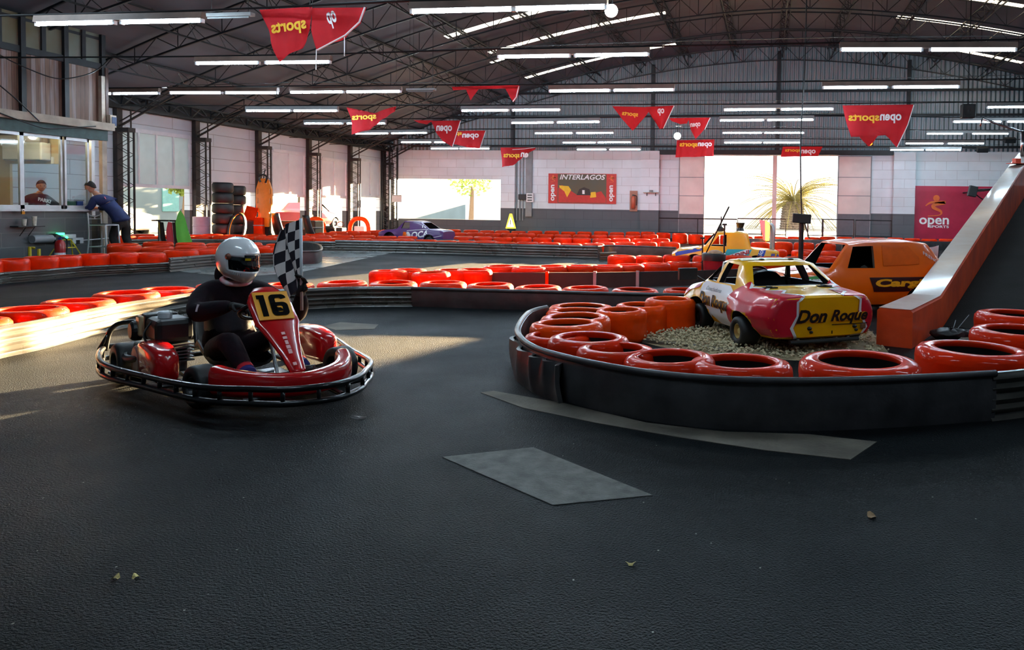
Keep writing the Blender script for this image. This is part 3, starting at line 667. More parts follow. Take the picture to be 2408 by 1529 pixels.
def belt(path, h, m, name, label, corr=False, t=.03, k=6, z0=0.0, closed=False, lip=False, wob=0.0):
    """upright rubber strip along PATH; corrugated strips have real grooves"""
    pts = smooth_path(path, k, closed); n = len(pts)
    nz = 25 if corr else 7; vs = []; fs = []
    for i, p in enumerate(pts):
        a = pts[i - 1] if (i or closed) else p; b = pts[(i + 1) % n] if (i < n - 1 or closed) else p
        d = (b - a).normalized(); nr = V((d.y, -d.x, 0)); w = wob * math.sin(i * .9) 
        for j in range(nz + 1):
            u = j / nz; off = (.013 * math.cos(2 * PI * u * 4.5)) if corr else .012 * math.sin(PI * u)
            off += w * u
            vs.append(p + nr * (off) + V((0, 0, z0 + h * u)))
        for j in range(nz, -1, -1):
            u = j / nz; off = (.013 * math.cos(2 * PI * u * 4.5) if corr else .012 * math.sin(PI * u)) + w * u
            vs.append(p + nr * (off - t) + V((0, 0, z0 + h * u)))
    mb = MB(); q = 2 * (nz + 1)
    mb.loft([vs[i * q:(i + 1) * q] for i in range(n)], True, not closed) if not closed else mb.loft([vs[i * q:(i + 1) * q] for i in range(n)] + [vs[:q]], True, False)
    if lip: mb.tube([p + V((0, 0, z0 + h)) - V((0, 0, .0)) for p in pts], .022, 8, closed)
    o = mb.build(name, m, auto=math.radians(50)); return tag(o, label, 'barrier')
def gp(lst, z=0.0): return [G(x, y, z).xy.to_3d() for x, y in lst]
def inset(path, d):
    pts = smooth_path(path, 4); out = []
    for i, p in enumerate(pts):
        a, b = pts[max(0, i - 1)], pts[min(len(pts) - 1, i + 1)]; t = (b - a).normalized(); out.append(p + V((-t.y, t.x, 0)) * d)
    return out
# --- near island
near_path = gp([(1285, 792), (1243, 808)]) + gp([(1216, 856), (1226, 888), (1262, 918), (1330, 944), (1420, 969), (1540, 993), (1700, 1010), (1850, 1014), (2000, 1011), (2180, 1001), (2338, 989)])
belt(near_path, .29, M_BELT, 'rubber_barrier', 'tall smooth black rubber barrier curving round the gravel island', lip=True)
belt(gp([(2330, 990), (2408, 980), (2520, 960), (2640, 930)]), .29, M_CORR, 'rubber_barrier', 'corrugated black barrier end beside the nearest tyre by the ramp', True)
pp = gp([(1214, 864), (1222, 892), (1250, 914), (1268, 926), (1300, 936), (1322, 948)])
belt([p + (p - V((-.5, 6, 0))).normalized() * .03 for p in pp], .25, M_BELT, 'rubber_barrier', 'short wavy black rubber patch lapped over the island barrier tip', wob=.03)
def near_t(px, d, R, label, kind='red', zt=.32, g='tyres of the near island'):
    p = G(px, 473.1 + .015 * px + (1.25 - zt) * FOC / d, zt); s = R / .3
    tyre(V((p.x, p.y, 0)), label, g, kind, s, .02, zt / (.36 * s))
near_t(2290, 5.1, .40, 'glossy orange red tyre overlapping the ramp end, nearest to the ramp on the near barrier')
near_t(2022, 4.64, .385, 'widest glossy orange red tyre on the near barrier, second from the ramp')
near_t(1741, 4.53, .33, 'glossy orange red tyre under the painted rear wheel of the red yellow car')
near_t(1576, 4.66, .30, 'glossy orange red tyre beside the gravel edge, fourth from the ramp')
near_t(1447, 4.92, .27, 'glossy orange red tyre lapping onto the gravel, fifth from the ramp')
near_t(1384, 5.26, .30, 'glossy orange red tyre resting on its neighbour at the island tip', zt=.33)
near_t(1312, 5.52, .26, 'orange red tyre tucked in the tip of the island barrier', zt=.3)
near_t(1334, 5.85, .30, 'bright orange tyre with a sunlit side, front of the stack by the island tip', 'orange', .34)
near_t(1354, 6.40, .315, 'bright orange tyre second in the stack by the island tip', 'orange', .31)
near_t(1362, 6.98, .325, 'bright orange tyre third in the stack by the island tip', 'orange', .28)
near_t(1367, 7.55, .34, 'bright orange tyre rearmost in the stack by the island tip', 'orange', .25)
near_t(1462, 6.95, .25, 'bright orange tyre behind the wooden boards next to the stack', 'orange', .3)
near_t(1508, 7.35, .27, 'bright orange tyre above the wooden boards, near the red stake', 'orange', .3)
near_t(1576, 7.55, .27, 'bright orange tilted tyre above the boards, touching the front wheel arch', 'orange', .34)
near_t(2398, 6.95, .41, 'orange red tyre farther of two at the foot of the ramp')
near_t(2402, 5.95, .40, 'orange red tyre nearer of two at the foot of the ramp')
# --- bend island on the far side of the asphalt
b2 = [(-80, 868), (0, 843), (95, 822), (195, 795), (290, 772), (370, 757), (460, 741), (560, 732), (700, 728), (830, 722), (970, 721)]
b2b = [(968, 721), (1115, 726), (1281, 730), (1450, 735), (1600, 738), (1760, 742)]
P2, P2b = gp(b2), gp(b2b)
belt(P2, .25, M_CORR, 'rubber_barrier', 'corrugated barrier of the bend behind the kart, sunlit at its near end', True)
belt(P2b, .23, M_BELT, 'rubber_barrier', 'long smooth black barrier behind the near island', lip=True)
g2 = 'tyres round the bend island'
tyre_row(inset(P2[:8], .36), .60, 'along the corrugated bend barrier', g2, 'red', frm='near end', sz=.82)
tyre_row(inset(P2[7:] + P2b[1:], .38)[3:], .64, 'along the long smooth black barrier', g2, 'red', frm='kart side', jit=.04, sz=.74)
tr = [(915, 636), (960, 633), (1015, 640), (1060, 634), (1115, 633), (1177, 625), (1244, 628), (1297, 625), (1364, 624), (1427, 624), (1480, 622), (1541, 619), (1600, 616), (1656, 617)]
for i, q in enumerate(tr):
    p = G(q[0], q[1], .32); tyre(V((p.x, p.y, 0)), 'orange tyre, %s from the kart side above the black boards' % nth(i), g2, 'red', (k := rnd.uniform(.87, .95)), .02, .32 / (.36 * k))
bd = gp([(1018, 682), (1105, 681), (1288, 680), (1400, 679), (1500, 677), (1655, 672), (1800, 664)])
for i, lab in enumerate(('brown black board at the kart end of the bend island', 'black board between the two red stakes', 'black board right of the second red stake', 'black board before the last grey stake', 'black board behind the broom', 'black board behind the red and yellow car')):
    a, b = bd[i], bd[i + 1]; d = (b - a).normalized(); nn = V((d.y, -d.x, 0)); mb = MB(); c = (a + b) / 2
    mb.box(c + V((0, 0, .13)), ((b - a).length, .03, .26), M.Rotation(math.atan2(d.y, d.x), 3, 'Z'))
    tag(mb.build('barrier_board', mat('dark_board', (34, 30, 28), .6, var=(6, .4), bump=(12, .2, .01))), lab, 'board', 'boards of the bend island')
for i, (q, m, lab) in enumerate(((bd[1], M_RED2, 'red painted stake nearest the kart, before the black boards'), (bd[2], M_RED2, 'red painted stake farther from the kart, before the black boards'), (bd[3], M_GREYPAINT, 'grey stake before the black boards'), (bd[4], M_GREYPAINT, 'last dark grey stake before the black boards'))):
    mb = MB(); mb.box(V((q.x, q.y - .04, .14)), (.05, .03, .28)); tag(mb.build('barrier_stake', m), lab, 'stake')
mb = MB(); q = gp([(1280, 690), (1760, 690), (1760, 668), (1000, 676)])
mb.prism([(p.x, p.y) for p in q], .012); struct(mb.build('floor_dirt_strip', mat('grey_dirt', (70, 70, 70), .9, var=(5, .35), bump=(40, .5, .01))), 'grey dirt between the two tyre rows')
# --- barrier before the booth
b4 = gp([(-60, 680), (0, 668), (100, 659), (209, 649), (320, 643), (400, 639)])
belt(b4, .17, M_CORR, 'rubber_barrier', 'low grooved barrier in front of the tiled booth', True)
b4b = gp([(400, 640), (509, 629), (600, 626), (655, 624)]); belt(b4b, .26, M_CORR, 'rubber_barrier', 'corrugated barrier behind the helmet', True)
b4c = gp([(650, 624), (715, 622), (748, 620), (757, 612), (752, 602), (735, 596), (690, 594), (600, 594)]); belt(b4c, .27, M_BELT, 'rubber_barrier', 'smooth rounded barrier end beside the flag', lip=True)
g4 = 'tyres before the booth'
tyre_row(inset(b4, .28)[:-1], .555, 'along the low barrier below the booth', g4, 'red', frm='photo edge', jit=.01, s=.78, sz=1.28)
tyre_row(inset(b4b, .40), .60, 'behind the corrugated barrier beyond the helmet', g4, 'far', frm='booth', start=.75)
tyre_row(gp([(290, 579), (420, 579), (560, 580), (725, 580)], .36), .62, 'in the row behind the flags', g4, 'far', frm='booth')
tyre_row(gp([(290, 571), (420, 570), (560, 571), (700, 572)], .36), .64, 'in the farther row behind the flags', g4, 'far', frm='booth')
# --- long straight
b5 = gp([(290, 588), (456, 586), (600, 588), (716, 591), (790, 592)]); belt(b5, .28, M_CORR, 'rubber_barrier', 'corrugated barrier of the straight beneath the tyre stacks', True)
b5b = gp([(788, 592), (1000, 596), (1200, 602), (1406, 607)]); belt(b5b, .32, M_CORR, 'rubber_barrier', 'longest corrugated barrier across the middle of the hall', True)
b5c = gp([(1405, 607)]) + gp([(1436, 578), (1510, 580), (1590, 583)], .3); belt(b5c, .3, M_BELT, 'rubber_barrier', 'smooth grey barrier turning away before the yellow car', lip=True)
g5 = 'tyres of the long straight'
tyre_row(inset(b5, .36), .60, 'along the straight below the tyre stacks', g5, 'far', frm='booth side')
tyre_row(inset(b5b, .36), .60, 'along the longest corrugated barrier', g5, 'far', frm='kart side')
tyre_row(gp([(1420, 571), (1500, 570), (1590, 571)], .36), .66, 'behind the smooth grey turning barrier', g5, 'far', frm='poster side')
b5d = gp([(1411, 613), (1450, 611)]); belt(b5d, .2, M_CORR, 'rubber_barrier', 'short corrugated stub sticking out before the yellow car', True)
tyre_row(gp([(1465, 603), (1520, 602), (1580, 601), (1640, 602)], .3), .62, 'beside the short corrugated stub', g5, 'far', frm='stub end', sz=.85)
# --- rows farther away
b6 = gp([(480, 557), (770, 560), (1000, 561), (1306, 562)], .3); belt(b6, .27, M_BELT, 'rubber_barrier', 'dark low barrier in front of the purple car')
b6b = gp([(1306, 580), (1420, 580)]); belt(b6b, .27, M_CORR, 'rubber_barrier', 'pale grey grooved barrier below the poster', True)
g6 = 'tyres of the far track'
tyre_row(inset(b6[:3], .44), .62, 'behind the dark low barrier below the parked karts', g6, 'far', frm='booth side')
tyre_row(gp([(1090, 556), (1300, 559), (1420, 560), (1590, 562)], .36), .62, 'toward the yellow car', g6, 'far', frm='purple car')
tyre_row(gp([(1080, 547), (1300, 551), (1560, 553)], .36), .64, 'in front of the lit triangle', g6, 'far', frm='purple car')
tyre_row(gp([(740, 548), (900, 542), (1080, 541), (1300, 544), (1600, 547)], .36), .66, 'along the far wall', g6, 'far', frm='corner')
tyre_row(gp([(1600, 551), (1800, 556), (1990, 558), (2230, 562)], .36), .64, 'along the railing', g6, 'far', frm='doorway')
belt(gp([(1700, 580), (1860, 582), (2050, 586), (2250, 588)]), .3, M_BELT, 'rubber_barrier', 'black barrier below the railing tyres')
tyre_row(gp([(1790, 569), (1900, 572), (1975, 573)], .36), .64, 'behind the timing post', g6, 'far', frm='yellow car')
belt(gp([(1800, 594), (1900, 597), (1985, 598)]), .27, M_BELT, 'rubber_barrier', 'short black barrier behind the timing post')
tyre_row(gp([(1660, 603), (1740, 603), (1830, 604), (2000, 602)], .36), .66, 'between yellow and orange car', g6, 'far', frm='red bin')
tyre_row(gp([(1820, 588), (1900, 590), (1990, 592)], .36), .7, 'at the foot of the timing post', g6, 'far', frm='yellow car')
tyre_row(gp([(335, 551), (400, 551), (520, 551)], .36), .66, 'in front of the frosted door', g6, 'far', frm='booth')
# ================================================================ booth
XB = -15.4; YB1 = WX(250, 450, XB).y; YB0 = 10.2
bz = lambda px, py: WX(px, py, XB).z
Z_SILL = bz(150, 497); Z_TOP = bz(120, 318); Z_BEAM = bz(120, 292); Z_UP = bz(120, 132)
M_TILE = brick_mat('grey_tile', (88, 92, 94), (116, 118, 116), .9, .3, 'Y', rough=.3, msize=.006, stain=.35)
M_BEIGE = mat('beige_wall', (196, 180, 148), .8, var=(2, .08))
M_GREEN = mat('green_trim', (52, 78, 76), .6, var=(7, .25))
M_CREAM = mat('cream_beam', (168, 154, 138), .7, var=(4, .2))
YP1 = WX(216, 560, XB).y
mb = MB(); mb.box2((XB - .14, YB0, 0), (XB, YP1, Z_SILL)); mb.box2((XL + .05, YB1 - .14, 0), (XB - .1, YB1, Z_SILL * .9))
struct(mb.build('wall_booth', M_TILE), 'grey tiled lower wall of the control booth')
mb = MB(); mb.box2((XB - .3, YB0, Z_SILL), (XB + .09, YP1 + .1, Z_SILL + .05)); struct(mb.build('trim_5', M_ALU), 'pale counter sill of the booth windows')
mb = MB(); mb.box2((XL + .06, YB0, 0), (XL + .12, 12.9, 2.7)); mb.box2((XL + .1, YB0, 0), (XB - .1, YB0 + .1, 2.7)); struct(mb.build('wall_booth_back', M_BEIGE), 'beige inner wall of the booth')
sa_, sb_ = WY(-30, 300, YB1 - .12), WY(146, 386, YB1 - .12)
mb = MB(); mb.box2((XL + .1, YB1 - .16, sb_.z), (sb_.x, YB1 - .1, Z_TOP + .12)); mb.box2((XL + .1, YB1 - .16, 0), (WY(28, 450, YB1 - .12).x, YB1 - .1, sb_.z)); struct(mb.build('wall_booth_soffit', M_BEIGE), 'beige panel above the end windows of the booth')
mb = MB(); mb.box2((XL + .1, YB0, Z_TOP + .12), (XB - .02, YB1, Z_TOP + .2)); struct(mb.build('ceiling_booth', mat('booth_ceiling', (120, 92, 70), .8)), 'brown ceiling of the booth')
mb = MB(); mb.box2((XB - .05, YB0, Z_TOP), (XB + .06, YB1, Z_BEAM)); struct(mb.build('trim_6', M_GREEN), 'green beam over the booth windows')
mb = MB(); mb.box2((XB - .05, YB0, Z_BEAM), (XB + .2, YB1 + .05, Z_BEAM + .17)); struct(mb.build('trim_7', M_CREAM), 'cream ledge under the wooden planks')
# sliding windows of the booth
def booth_window(y0, y1, x, nm, lab):
    mb = MB(); w = .045
    for a, b in (((y0, Z_SILL + .05), (y0 + w, Z_TOP)), ((y1 - w, Z_SILL + .05), (y1, Z_TOP)), ((y0, Z_SILL + .05), (y1, Z_SILL + .13)), ((y0, Z_TOP - .07), (y1, Z_TOP))):
        mb.box2((x - .025, a[0], a[1]), (x + .025, b[0], b[1]))
    o = struct(mb.build(nm, M_ALU), lab)
    mb = MB(); mb.box2((x - .003, y0 + w, Z_SILL + .13), (x + .003, y1 - w, Z_TOP - .07)); mb.build('pane', M_GLASS, o)
yy = [WX(px, 420, XB).y for px in (-140, 52, 150, 210)]
booth_window(yy[0], yy[1], XB - .02, 'window_1', 'sliding booth window at the photo edge')
booth_window(yy[1] + .02, yy[2], XB - .05, 'window_2', 'sliding booth window in front of the attendant')
booth_window(yy[2] + .02, yy[3], XB - .02, 'window_3', 'sliding booth window beside the leaning customer')
mb = MB(); mb.box2((XB - .06, yy[3] + .25, Z_SILL), (XB, YB1, Z_TOP)) if False else mb.box2((XB - .06, YB1 - .12, 0), (XB + .03, YB1, Z_TOP + 1.5))
struct(mb.build('trim_8', M_CREAM), 'pale corner post of the booth')
mb = MB(); mb.box2((XB - .05, YB1 - .02, Z_BEAM), (XB + .04, YB1 + .05, 4.4)); struct(mb.build('trim_9', mat('rust_brown', (74, 48, 40), .7)), 'brown upper corner post of the booth')
for x in (XL + .15, XL + .95, XB - .35):
    mb = MB(); mb.box2((x, YB1 - .1, Z_SILL * .9), (x + .07, YB1 - .02, Z_TOP)); struct(mb.build('trim_10', M_ALU), 'window post at the end of the booth')
# planks and upper windows
ZR = 5.15
M_PLANK = plank_mat('weathered_planks', [(84, 54, 40), (132, 104, 88), (158, 152, 156)], 'Y', .1)
mb = MB(); mb.box2((XB - .12, YB0, Z_BEAM + .15), (XB - .06, YB1 - .02, Z_UP)); struct(mb.build('wall_plank', M_PLANK), 'weathered vertical planks above the booth')
mb = MB()
for px in (-62, 55, 156, 243):
    y = WX(px, 200, XB).y; mb.box2((XB - .1, y - .05, Z_BEAM + .1), (XB + .02, y + .05, ZR))
for px in (0, 104, 198): y = WX(px, 60, XB).y; mb.box2((XB - .1, y - .045, Z_UP), (XB - .01, y + .045, ZR))
mb.box2((XB - .1, YB0, Z_UP - .06), (XB, YB1, Z_UP + .08)); mb.box2((XB - .1, YB0, Z_UP + .62), (XB - .03, YB1, Z_UP + .68))
o = struct(mb.build('window_4', M_STEEL), 'dark framed upper windows of the booth')
M_FROST = mat('dusty_glass', (104, 112, 104), .25, var=(.8, .3, (110, 100, 70)), spec=.6)
mb = MB(); mb.box2((XB - .07, YB0, Z_UP), (XB - .05, YB1 - .05, ZR)); mb.build('pane', M_FROST, o)
mb = MB(); mb.box2((XL + .1, YB1 - .06, Z_TOP + .2), (XB - .08, YB1 - .02, 4.7)); struct(mb.build('wall_booth_end', mat('dark_end', (52, 46, 44), .8)), 'dark upper end wall of the booth')
# things on and in the booth
def onb(px, py, d=0.0): return WX(px, py, XB + d)
a = onb(48, 533, .1); b = onb(83, 533, .1)
t = thing('wall_shelf', 'small dark shelf with cups on the tiled booth wall', 'shelf', (XB, (a.y + b.y) / 2, a.z)); w = abs(b.y - a.y)
mb = MB(); mb.box((.1, 0, 0), (.2, w + .25, .02)); mb.build('board', M_BLACK, t)
mb = MB(); mb.tube([(.005, w * .3, -.2), (.16, w * .3, -.01)], .008, 5); mb.tube([(.005, -w * .3, -.2), (.16, -w * .3, -.01)], .008, 5); mb.build('bracket', M_BLACK, t)
for i, (px, h, lab) in enumerate(((57, .14, 'small faded cup on the booth shelf'), (81, .2, 'tall pale printed cup on the booth shelf'))):
    p = onb(px, 533, .1); mb = MB(); mb.lathe([(.03, 0), (.045, h), (.04, h), (.027, .01), (.001, .01)], 16); tag(mb.build('cup', mat('paper_cup', (186, 178, 160), .6, var=(20, .3)), loc=(XB + .1, p.y, a.z + .011), smooth=True), lab, 'cup', 'cups on the booth shelf')
p = onb(122, 561, 0); t = thing('green_lamp', 'black wall lamp with a green light on the booth wall', 'lamp', p)
mb = MB(); mb.lathe([(.001, 0), (.11, 0), (.11, .12), (.085, .16), (.001, .16)], 20, M.Rotation(PI / 2, 4, 'Y')); mb.build('housing', M_BLACK, t, auto=.6)
mb = MB(); mb.box((.12, .08, .1), (.08, .14, .05)); mb.build('lens', mat('green_light', (60, 255, 150), .4, emit=4), t, bevel=.01)
mb = MB(); mb.tube([(0.08, -.05, 0), (.08, -.5, 0)], .085, 14); mb.build('tail_pipe', M_GREYPAINT, t, auto=.6)
p = onb(155, 556, 0); t = thing('emergency_lamp', 'white wall box with a small green light above the yellow stand', 'lamp', p)
mb = MB(); mb.box((.05, 0, 0), (.1, .3, .09)); mb.build('housing', M_WHITEPAINT, t, bevel=.01)
mb = MB(); mb.ball((.11, -.08, -.02), .025, 6); mb.build('indicator', MATS['green_light'], t)
p = onb(177, 566, 0); t = thing('junction_box', 'white junction box with a black socket on the tiled wall', 'junction box', p)
mb = MB(); mb.box((.04, 0, 0), (.08, .26, .13)); mb.build('box', M_WHITEPAINT, t, bevel=.01)
mb = MB(); mb.box((.09, -.02, -.03), (.03, .07, .09)); mb.build('socket', M_BLACK, t)
mb = MB(); mb.tube([(.03, .12, 0), (.03, .85, .03)], .012, 6); mb.build('conduit', M_WHITEPAINT, t)
# yellow trestle and hook stand below
p = onb(155, 600, .25); t = thing('trestle_stand', 'small yellow metal trestle in front of the tiled wall', 'stand', (p.x, p.y, 0)); 
M_YEL = mat('yellow_paint', (196, 172, 36), .5)
hh = bz(155, 563)
mb = MB()
for s in (-1, 1):
    for x in (.12, -.15): mb = MB(); mb.tube([(x, s * .3, 0), (0, s * .12, hh)], .012, 6); mb.build('leg', M_YEL, t)
mb = MB(); mb.tube([(0, -.12, hh), (0, .12, hh)], .014, 6); mb.tube([(.04, -.2, hh * .6), (.04, .2, hh * .6)], .012, 6); mb.build('crossbar', M_YEL, t)
# fire extinguisher on the floor
p = G(113, 625); t = thing('fire_extinguisher', 'red fire extinguisher standing at the tiled booth wall', 'fire extinguisher', (XB + .3, onb(113, 590).y, 0))
mb = MB(); mb.lathe([(.001, 0), (.09, .01), (.095, .05), (.095, .34), (.07, .41), (.03, .44), (.001, .44)], 24); mb.build('cylinder', mat('red_gloss', (170, 22, 24), .3, coat=.5), t, smooth=True)
mb = MB(); mb.lathe([(.096, .1), (.096, .16)], 24); mb.build('label', M_WHITE, t)
mb = MB(); mb.lathe([(.03, .43), (.035, .47), (.001, .5)], 12); mb.box((.05, 0, .49), (.1, .03, .02)); mb.build('valve', mat('blue_plastic', (40, 50, 120), .4), t)
mb = MB(); mb.tube(smooth_path([V((0, .03, .46)), V((0, .14, .45)), V((0, .16, .3)), V((0, .13, .12))]), .014, 6); mb.build('hose', M_BLACK, t)
a = G(-30, 640, .2); b = onb(75, 603, .35)
t = thing('yellow_pipe', 'yellow pipe lying along the foot of the booth', 'pipe', (XB + .3, 0, 0))
mb = MB(); mb.tube([(0, 13.0, .28), (0, b.y, .31), (0, b.y, 0)], .03, 10); mb.build('pipe', M_YEL, t, auto=.6)
mb = MB(); mb.box((0, 13.1, .13), (.04, .04, .26)); mb.build('foot', M_YEL, t)
# interior: AC unit, printer, lamps, box on sill
Zc = Z_TOP + .12
p, q = WY(4, 376, YB1 - .42), WY(96, 334, YB1 - .42); w = q.x - p.x
t = thing('air_conditioner', 'white air conditioner on the beige panel inside the booth', 'air conditioner', ((p.x + q.x) / 2, YB1 - .165, (p.z + q.z) / 2))
mb = MB(); mb.box((0, -.13, 0), (w, .25, q.z - p.z)); mb.build('case', M_WHITEPAINT, t, bevel=.03)
mb = MB(); mb.box((0, -.22, -(q.z - p.z) / 2 + .02), (w * .9, .08, .02), M.Rotation(.3, 3, 'X')); mb.build('louvre', M_GREYPAINT, t)
p = WY(105, 345, YB1 - .25); mb = MB(); mb.tube([(p.x, p.y, Z_TOP + .11), (p.x, p.y, p.z - .12)], .09, 14); tag(mb.build('duct_pipe', mat('brown_duct', (120, 100, 84), .5)), 'brown duct pipe hanging beside the air conditioner', 'pipe')
p = WY(124, 377, YB1 - .17); mb = MB(); mb.box((p.x, YB1 - .175, p.z), (.06, .02, .16)); tag(mb.build('wall_notice', M_WHITE), 'small white notice on the beige panel in the booth', 'notice')
M_TUBEW = mat('booth_tube', (255, 226, 180), .4, emit=70)
for (x, y, lab) in ((XB - .9, 14.0, 'lit tube on the booth ceiling behind the middle window'), (XB - .8, 12.9, 'lit tube on the booth ceiling by the photo edge'), (XB - 1.9, 11.4, 'lit tube on the booth ceiling out toward the near end')):
    t = thing('ceiling_tube', lab, 'ceiling lamp', (x, y, Zc - .06)); mb = MB(); mb.tube([(0, -.5, 0), (0, .5, 0)], .02, 8); mb.build('light_tube', M_TUBEW, t)
    mb = MB(); mb.box((0, 0, .04), (.08, 1.1, .04)); mb.build('housing', M_WHITEPAINT, t)
mb = MB(); mb.box2((XB - .56, 11, Z_SILL - .32), (XB - .16, YB1 - .3, Z_SILL - .28)); mb.box2((XB - .22, 11, 0), (XB - .16, YB1 - .3, Z_SILL - .3)); tag(mb.build('counter_desk', M_BEIGE), 'beige desk behind the booth windows', 'desk')
t = thing('printer', 'white desktop printer at the photo edge inside the booth', 'printer', (XB - .42, onb(12, 480, -.42).y, Z_SILL - .28))
mb = MB(); mb.box((0, 0, .2), (.38, .5, .4)); mb.build('case', M_WHITEPAINT, t, bevel=.02)
mb = MB(); mb.box((.16, 0, .3), (.08, .4, .1)); mb.build('paper_slot', M_BLACK, t)
mb = MB(); mb.box((.2, 0, .14), (.1, .34, .01), M.Rotation(-.3, 3, 'Y')); mb.build('paper_tray', M_WHITEPAINT, t)
p = onb(172, 488, -.25); t = thing('display_box', 'small clear box of green and blue cards on the counter', 'display box', (XB - .22, p.y, Z_SILL + .05))
mb = MB(); mb.box((0, -.09, .09), (.12, .16, .18)); mb.build('green_cards', mat('card_green', (40, 110, 84), .5), t)
mb = MB(); mb.box((0, .09, .09), (.12, .15, .18)); mb.build('blue_cards', mat('card_blue', (50, 84, 170), .5), t)
mb = MB(); mb.box((0, 0, .2), (.14, .36, .015)); mb.build('lid', M_BLACK, t)
p = onb(62, 487, -.2); mb = MB(); mb.lathe([(.035, 0), (.045, .13), (.04, .13), (.03, .01), (.001, .01)], 16); tag(mb.build('cup', M_WHITEPAINT, loc=(XB - .22, p.y, Z_SILL + .05), smooth=True), 'white cup inside the window beside the attendant', 'cup')
p = onb(54, 499, .1); t = thing('padlock', 'small brass padlock on the booth window sill', 'padlock', (XB + .08, p.y, Z_SILL))
mb = MB(); mb.box((.02, 0, -.03), (.03, .06, .06)); mb.build('body', mat('brass', (180, 130, 50), .35, .8), t)
mb = MB(); mb.tube([(.02, -.02, 0), (.02, -.02, .04), (.02, .02, .04), (.02, .02, 0)], .006, 6); mb.build('shackle', M_CHROME, t)
# cables drooping over the planks
for pts, lab in ((((-20, 118), (40, 150), (130, 184), (195, 178), (232, 162), (256, 140)), 'black cable sagging across the weathered planks'), (((-20, 185), (40, 235), (92, 285)), 'black cable slanting down over the planks near the photo edge'), (((-10, 262), (60, 288), (110, 302), (170, 300), (225, 297)), 'thin cable sagging in front of the cream ledge')):
    mb = MB(); mb.tube(smooth_path([onb(x, y, .24) for x, y in pts]), .013, 6); tag(mb.build('loose_cable', M_BLACK), lab, 'cable')
p = onb(259, 285, .1); t = thing('wall_sign', 'small blue sign on a pale box at the booth corner', 'sign', (XB + .1, YB1 + .06, p.z))
mb = MB(); mb.box((0, 0, 0), (.1, .16, .28)); mb.build('box', M_CREAM, t)
mb = MB(); mb.box((.055, .02, 0), (.01, .12, .2)); mb.build('face', mat('sign_blue', (44, 62, 96), .5), t)

# ================================================================ things along the walls
# poster
def poster(px0, py0, px1, py1, name, lab):
    a, b = WY(px0, py0, YF - .03), WY(px1, py1, YF - .03); t = thing(name, lab, 'poster' if name == 'poster' else 'banner', (a.x, YF - .03, b.z)); return t, b.x - a.x, a.z - b.z
t, w, h = poster(1290, 408, 1449, 480, 'poster', 'wide racing poster headed INTERLAGOS on the far wall')
fr = M.Rotation(PI / 2, 4, 'X')
def rect(par, x0, x1, z0, z1, m, name, y=-.01):
    mb = MB(); mb.box2((x0, y - .006, z0), (x1, y, z1)); return mb.build(name, m, par)
M_PRED = mat('poster_red', (196, 44, 32), .5)
rect(t, 0, w, 0, h, M_PRED, 'sheet')
rect(t, w * .14, w * .855, .02, h - .02, mat('poster_dark', (64, 62, 50), .5, var=(1.2, .7, (96, 80, 50))), 'picture', -.016)
FR = lambda y: M.Translation((0, y, 0)) @ fr
text_on('INTERLAGOS', M_WHITE, t, w * .17, w * .84, h * .8, h * .97, FR(-.03), bold=.02, shear=.25)
def fig_s(par, cx, cz, s, m, y):
    """running figure emblem: head dot above a slanted S"""
    mb = MB(); mb.lathe([(.001, 0), (s * .16, 0)], 20, M.Translation((cx + s * .02, y, cz + s * .52)) @ fr)
    pts = smooth_path([V((cx - s * .5, y, cz + s * .12)), V((cx - s * .2, y, cz + s * .3)), V((cx + .45 * s, y, cz + s * .3)), V((cx - s * .02, y, cz + s * .2)), V((cx - s * .12, y, cz + s * .05)), V((cx + s * .25, y, cz - s * .15)), V((cx + s * .2, y, cz - s * .34)), V((cx - s * .38, y, cz - s * .4))], 8)
    wd_ = [.02 + .07 * math.sin(PI * min(1, i / len(pts) * 1.15)) for i in range(len(pts))]
    L = []; Rr = []
    for i, p in enumerate(pts):
        d = (pts[min(i + 1, len(pts) - 1)] - pts[max(i - 1, 0)]).normalized(); nn = V((-d.z, 0, d.x)); L.append(p + nn * wd_[i] * s); Rr.append(p - nn * wd_[i] * s)
    n = len(pts); mb.add(L + Rr, [(i, i + 1, n + i + 1, n + i) for i in range(n - 1)]); return mb.build('emblem', m, par)
M_GOLD = mat('emblem_orange', (226, 108, 40), .5)
for k in (0, 1):
    x = w * (.07 if k == 0 else .93); fig_s(t, x, h * .8, w * .09, M_GOLD, -.03)
    text_on('open', M_WHITE, t, x - w * .03, x + w * .045, h * .08, h * .62, FR(-.03), bold=.03, rot=1)
def blob(par, pts, m, name, y):
    mb = MB(); mb.add([V((x * w, y, z * h)) for x, z in pts], [tuple(range(len(pts)))]); return mb.build(name, m, par)
blob(t, [(.15, .03), (.85, .03), (.85, .2), (.78, .42), (.6, .3), (.42, .3), (.2, .62), (.15, .5)], M_PRED, 'picture_shape', -.024)
blob(t, [(.16, .6), (.3, .58), (.34, .45), (.28, .2), (.24, .4), (.17, .52)], M_YELLOWP, 'picture_shape', -.026)
blob(t, [(.63, .38), (.7, .4), (.71, .22), (.62, .2)], M_YELLOWP, 'picture_shape', -.028)
blob(t, [(.42, .28), (.46, .48), (.53, .55), (.61, .48), (.63, .28)], mat('poster_helmet', (52, 30, 22), .5), 'picture_shape', -.03)
text_on('1', M_WHITE, t, w * .505, w * .54, h * .32, h * .45, FR(-.04), bold=.05)
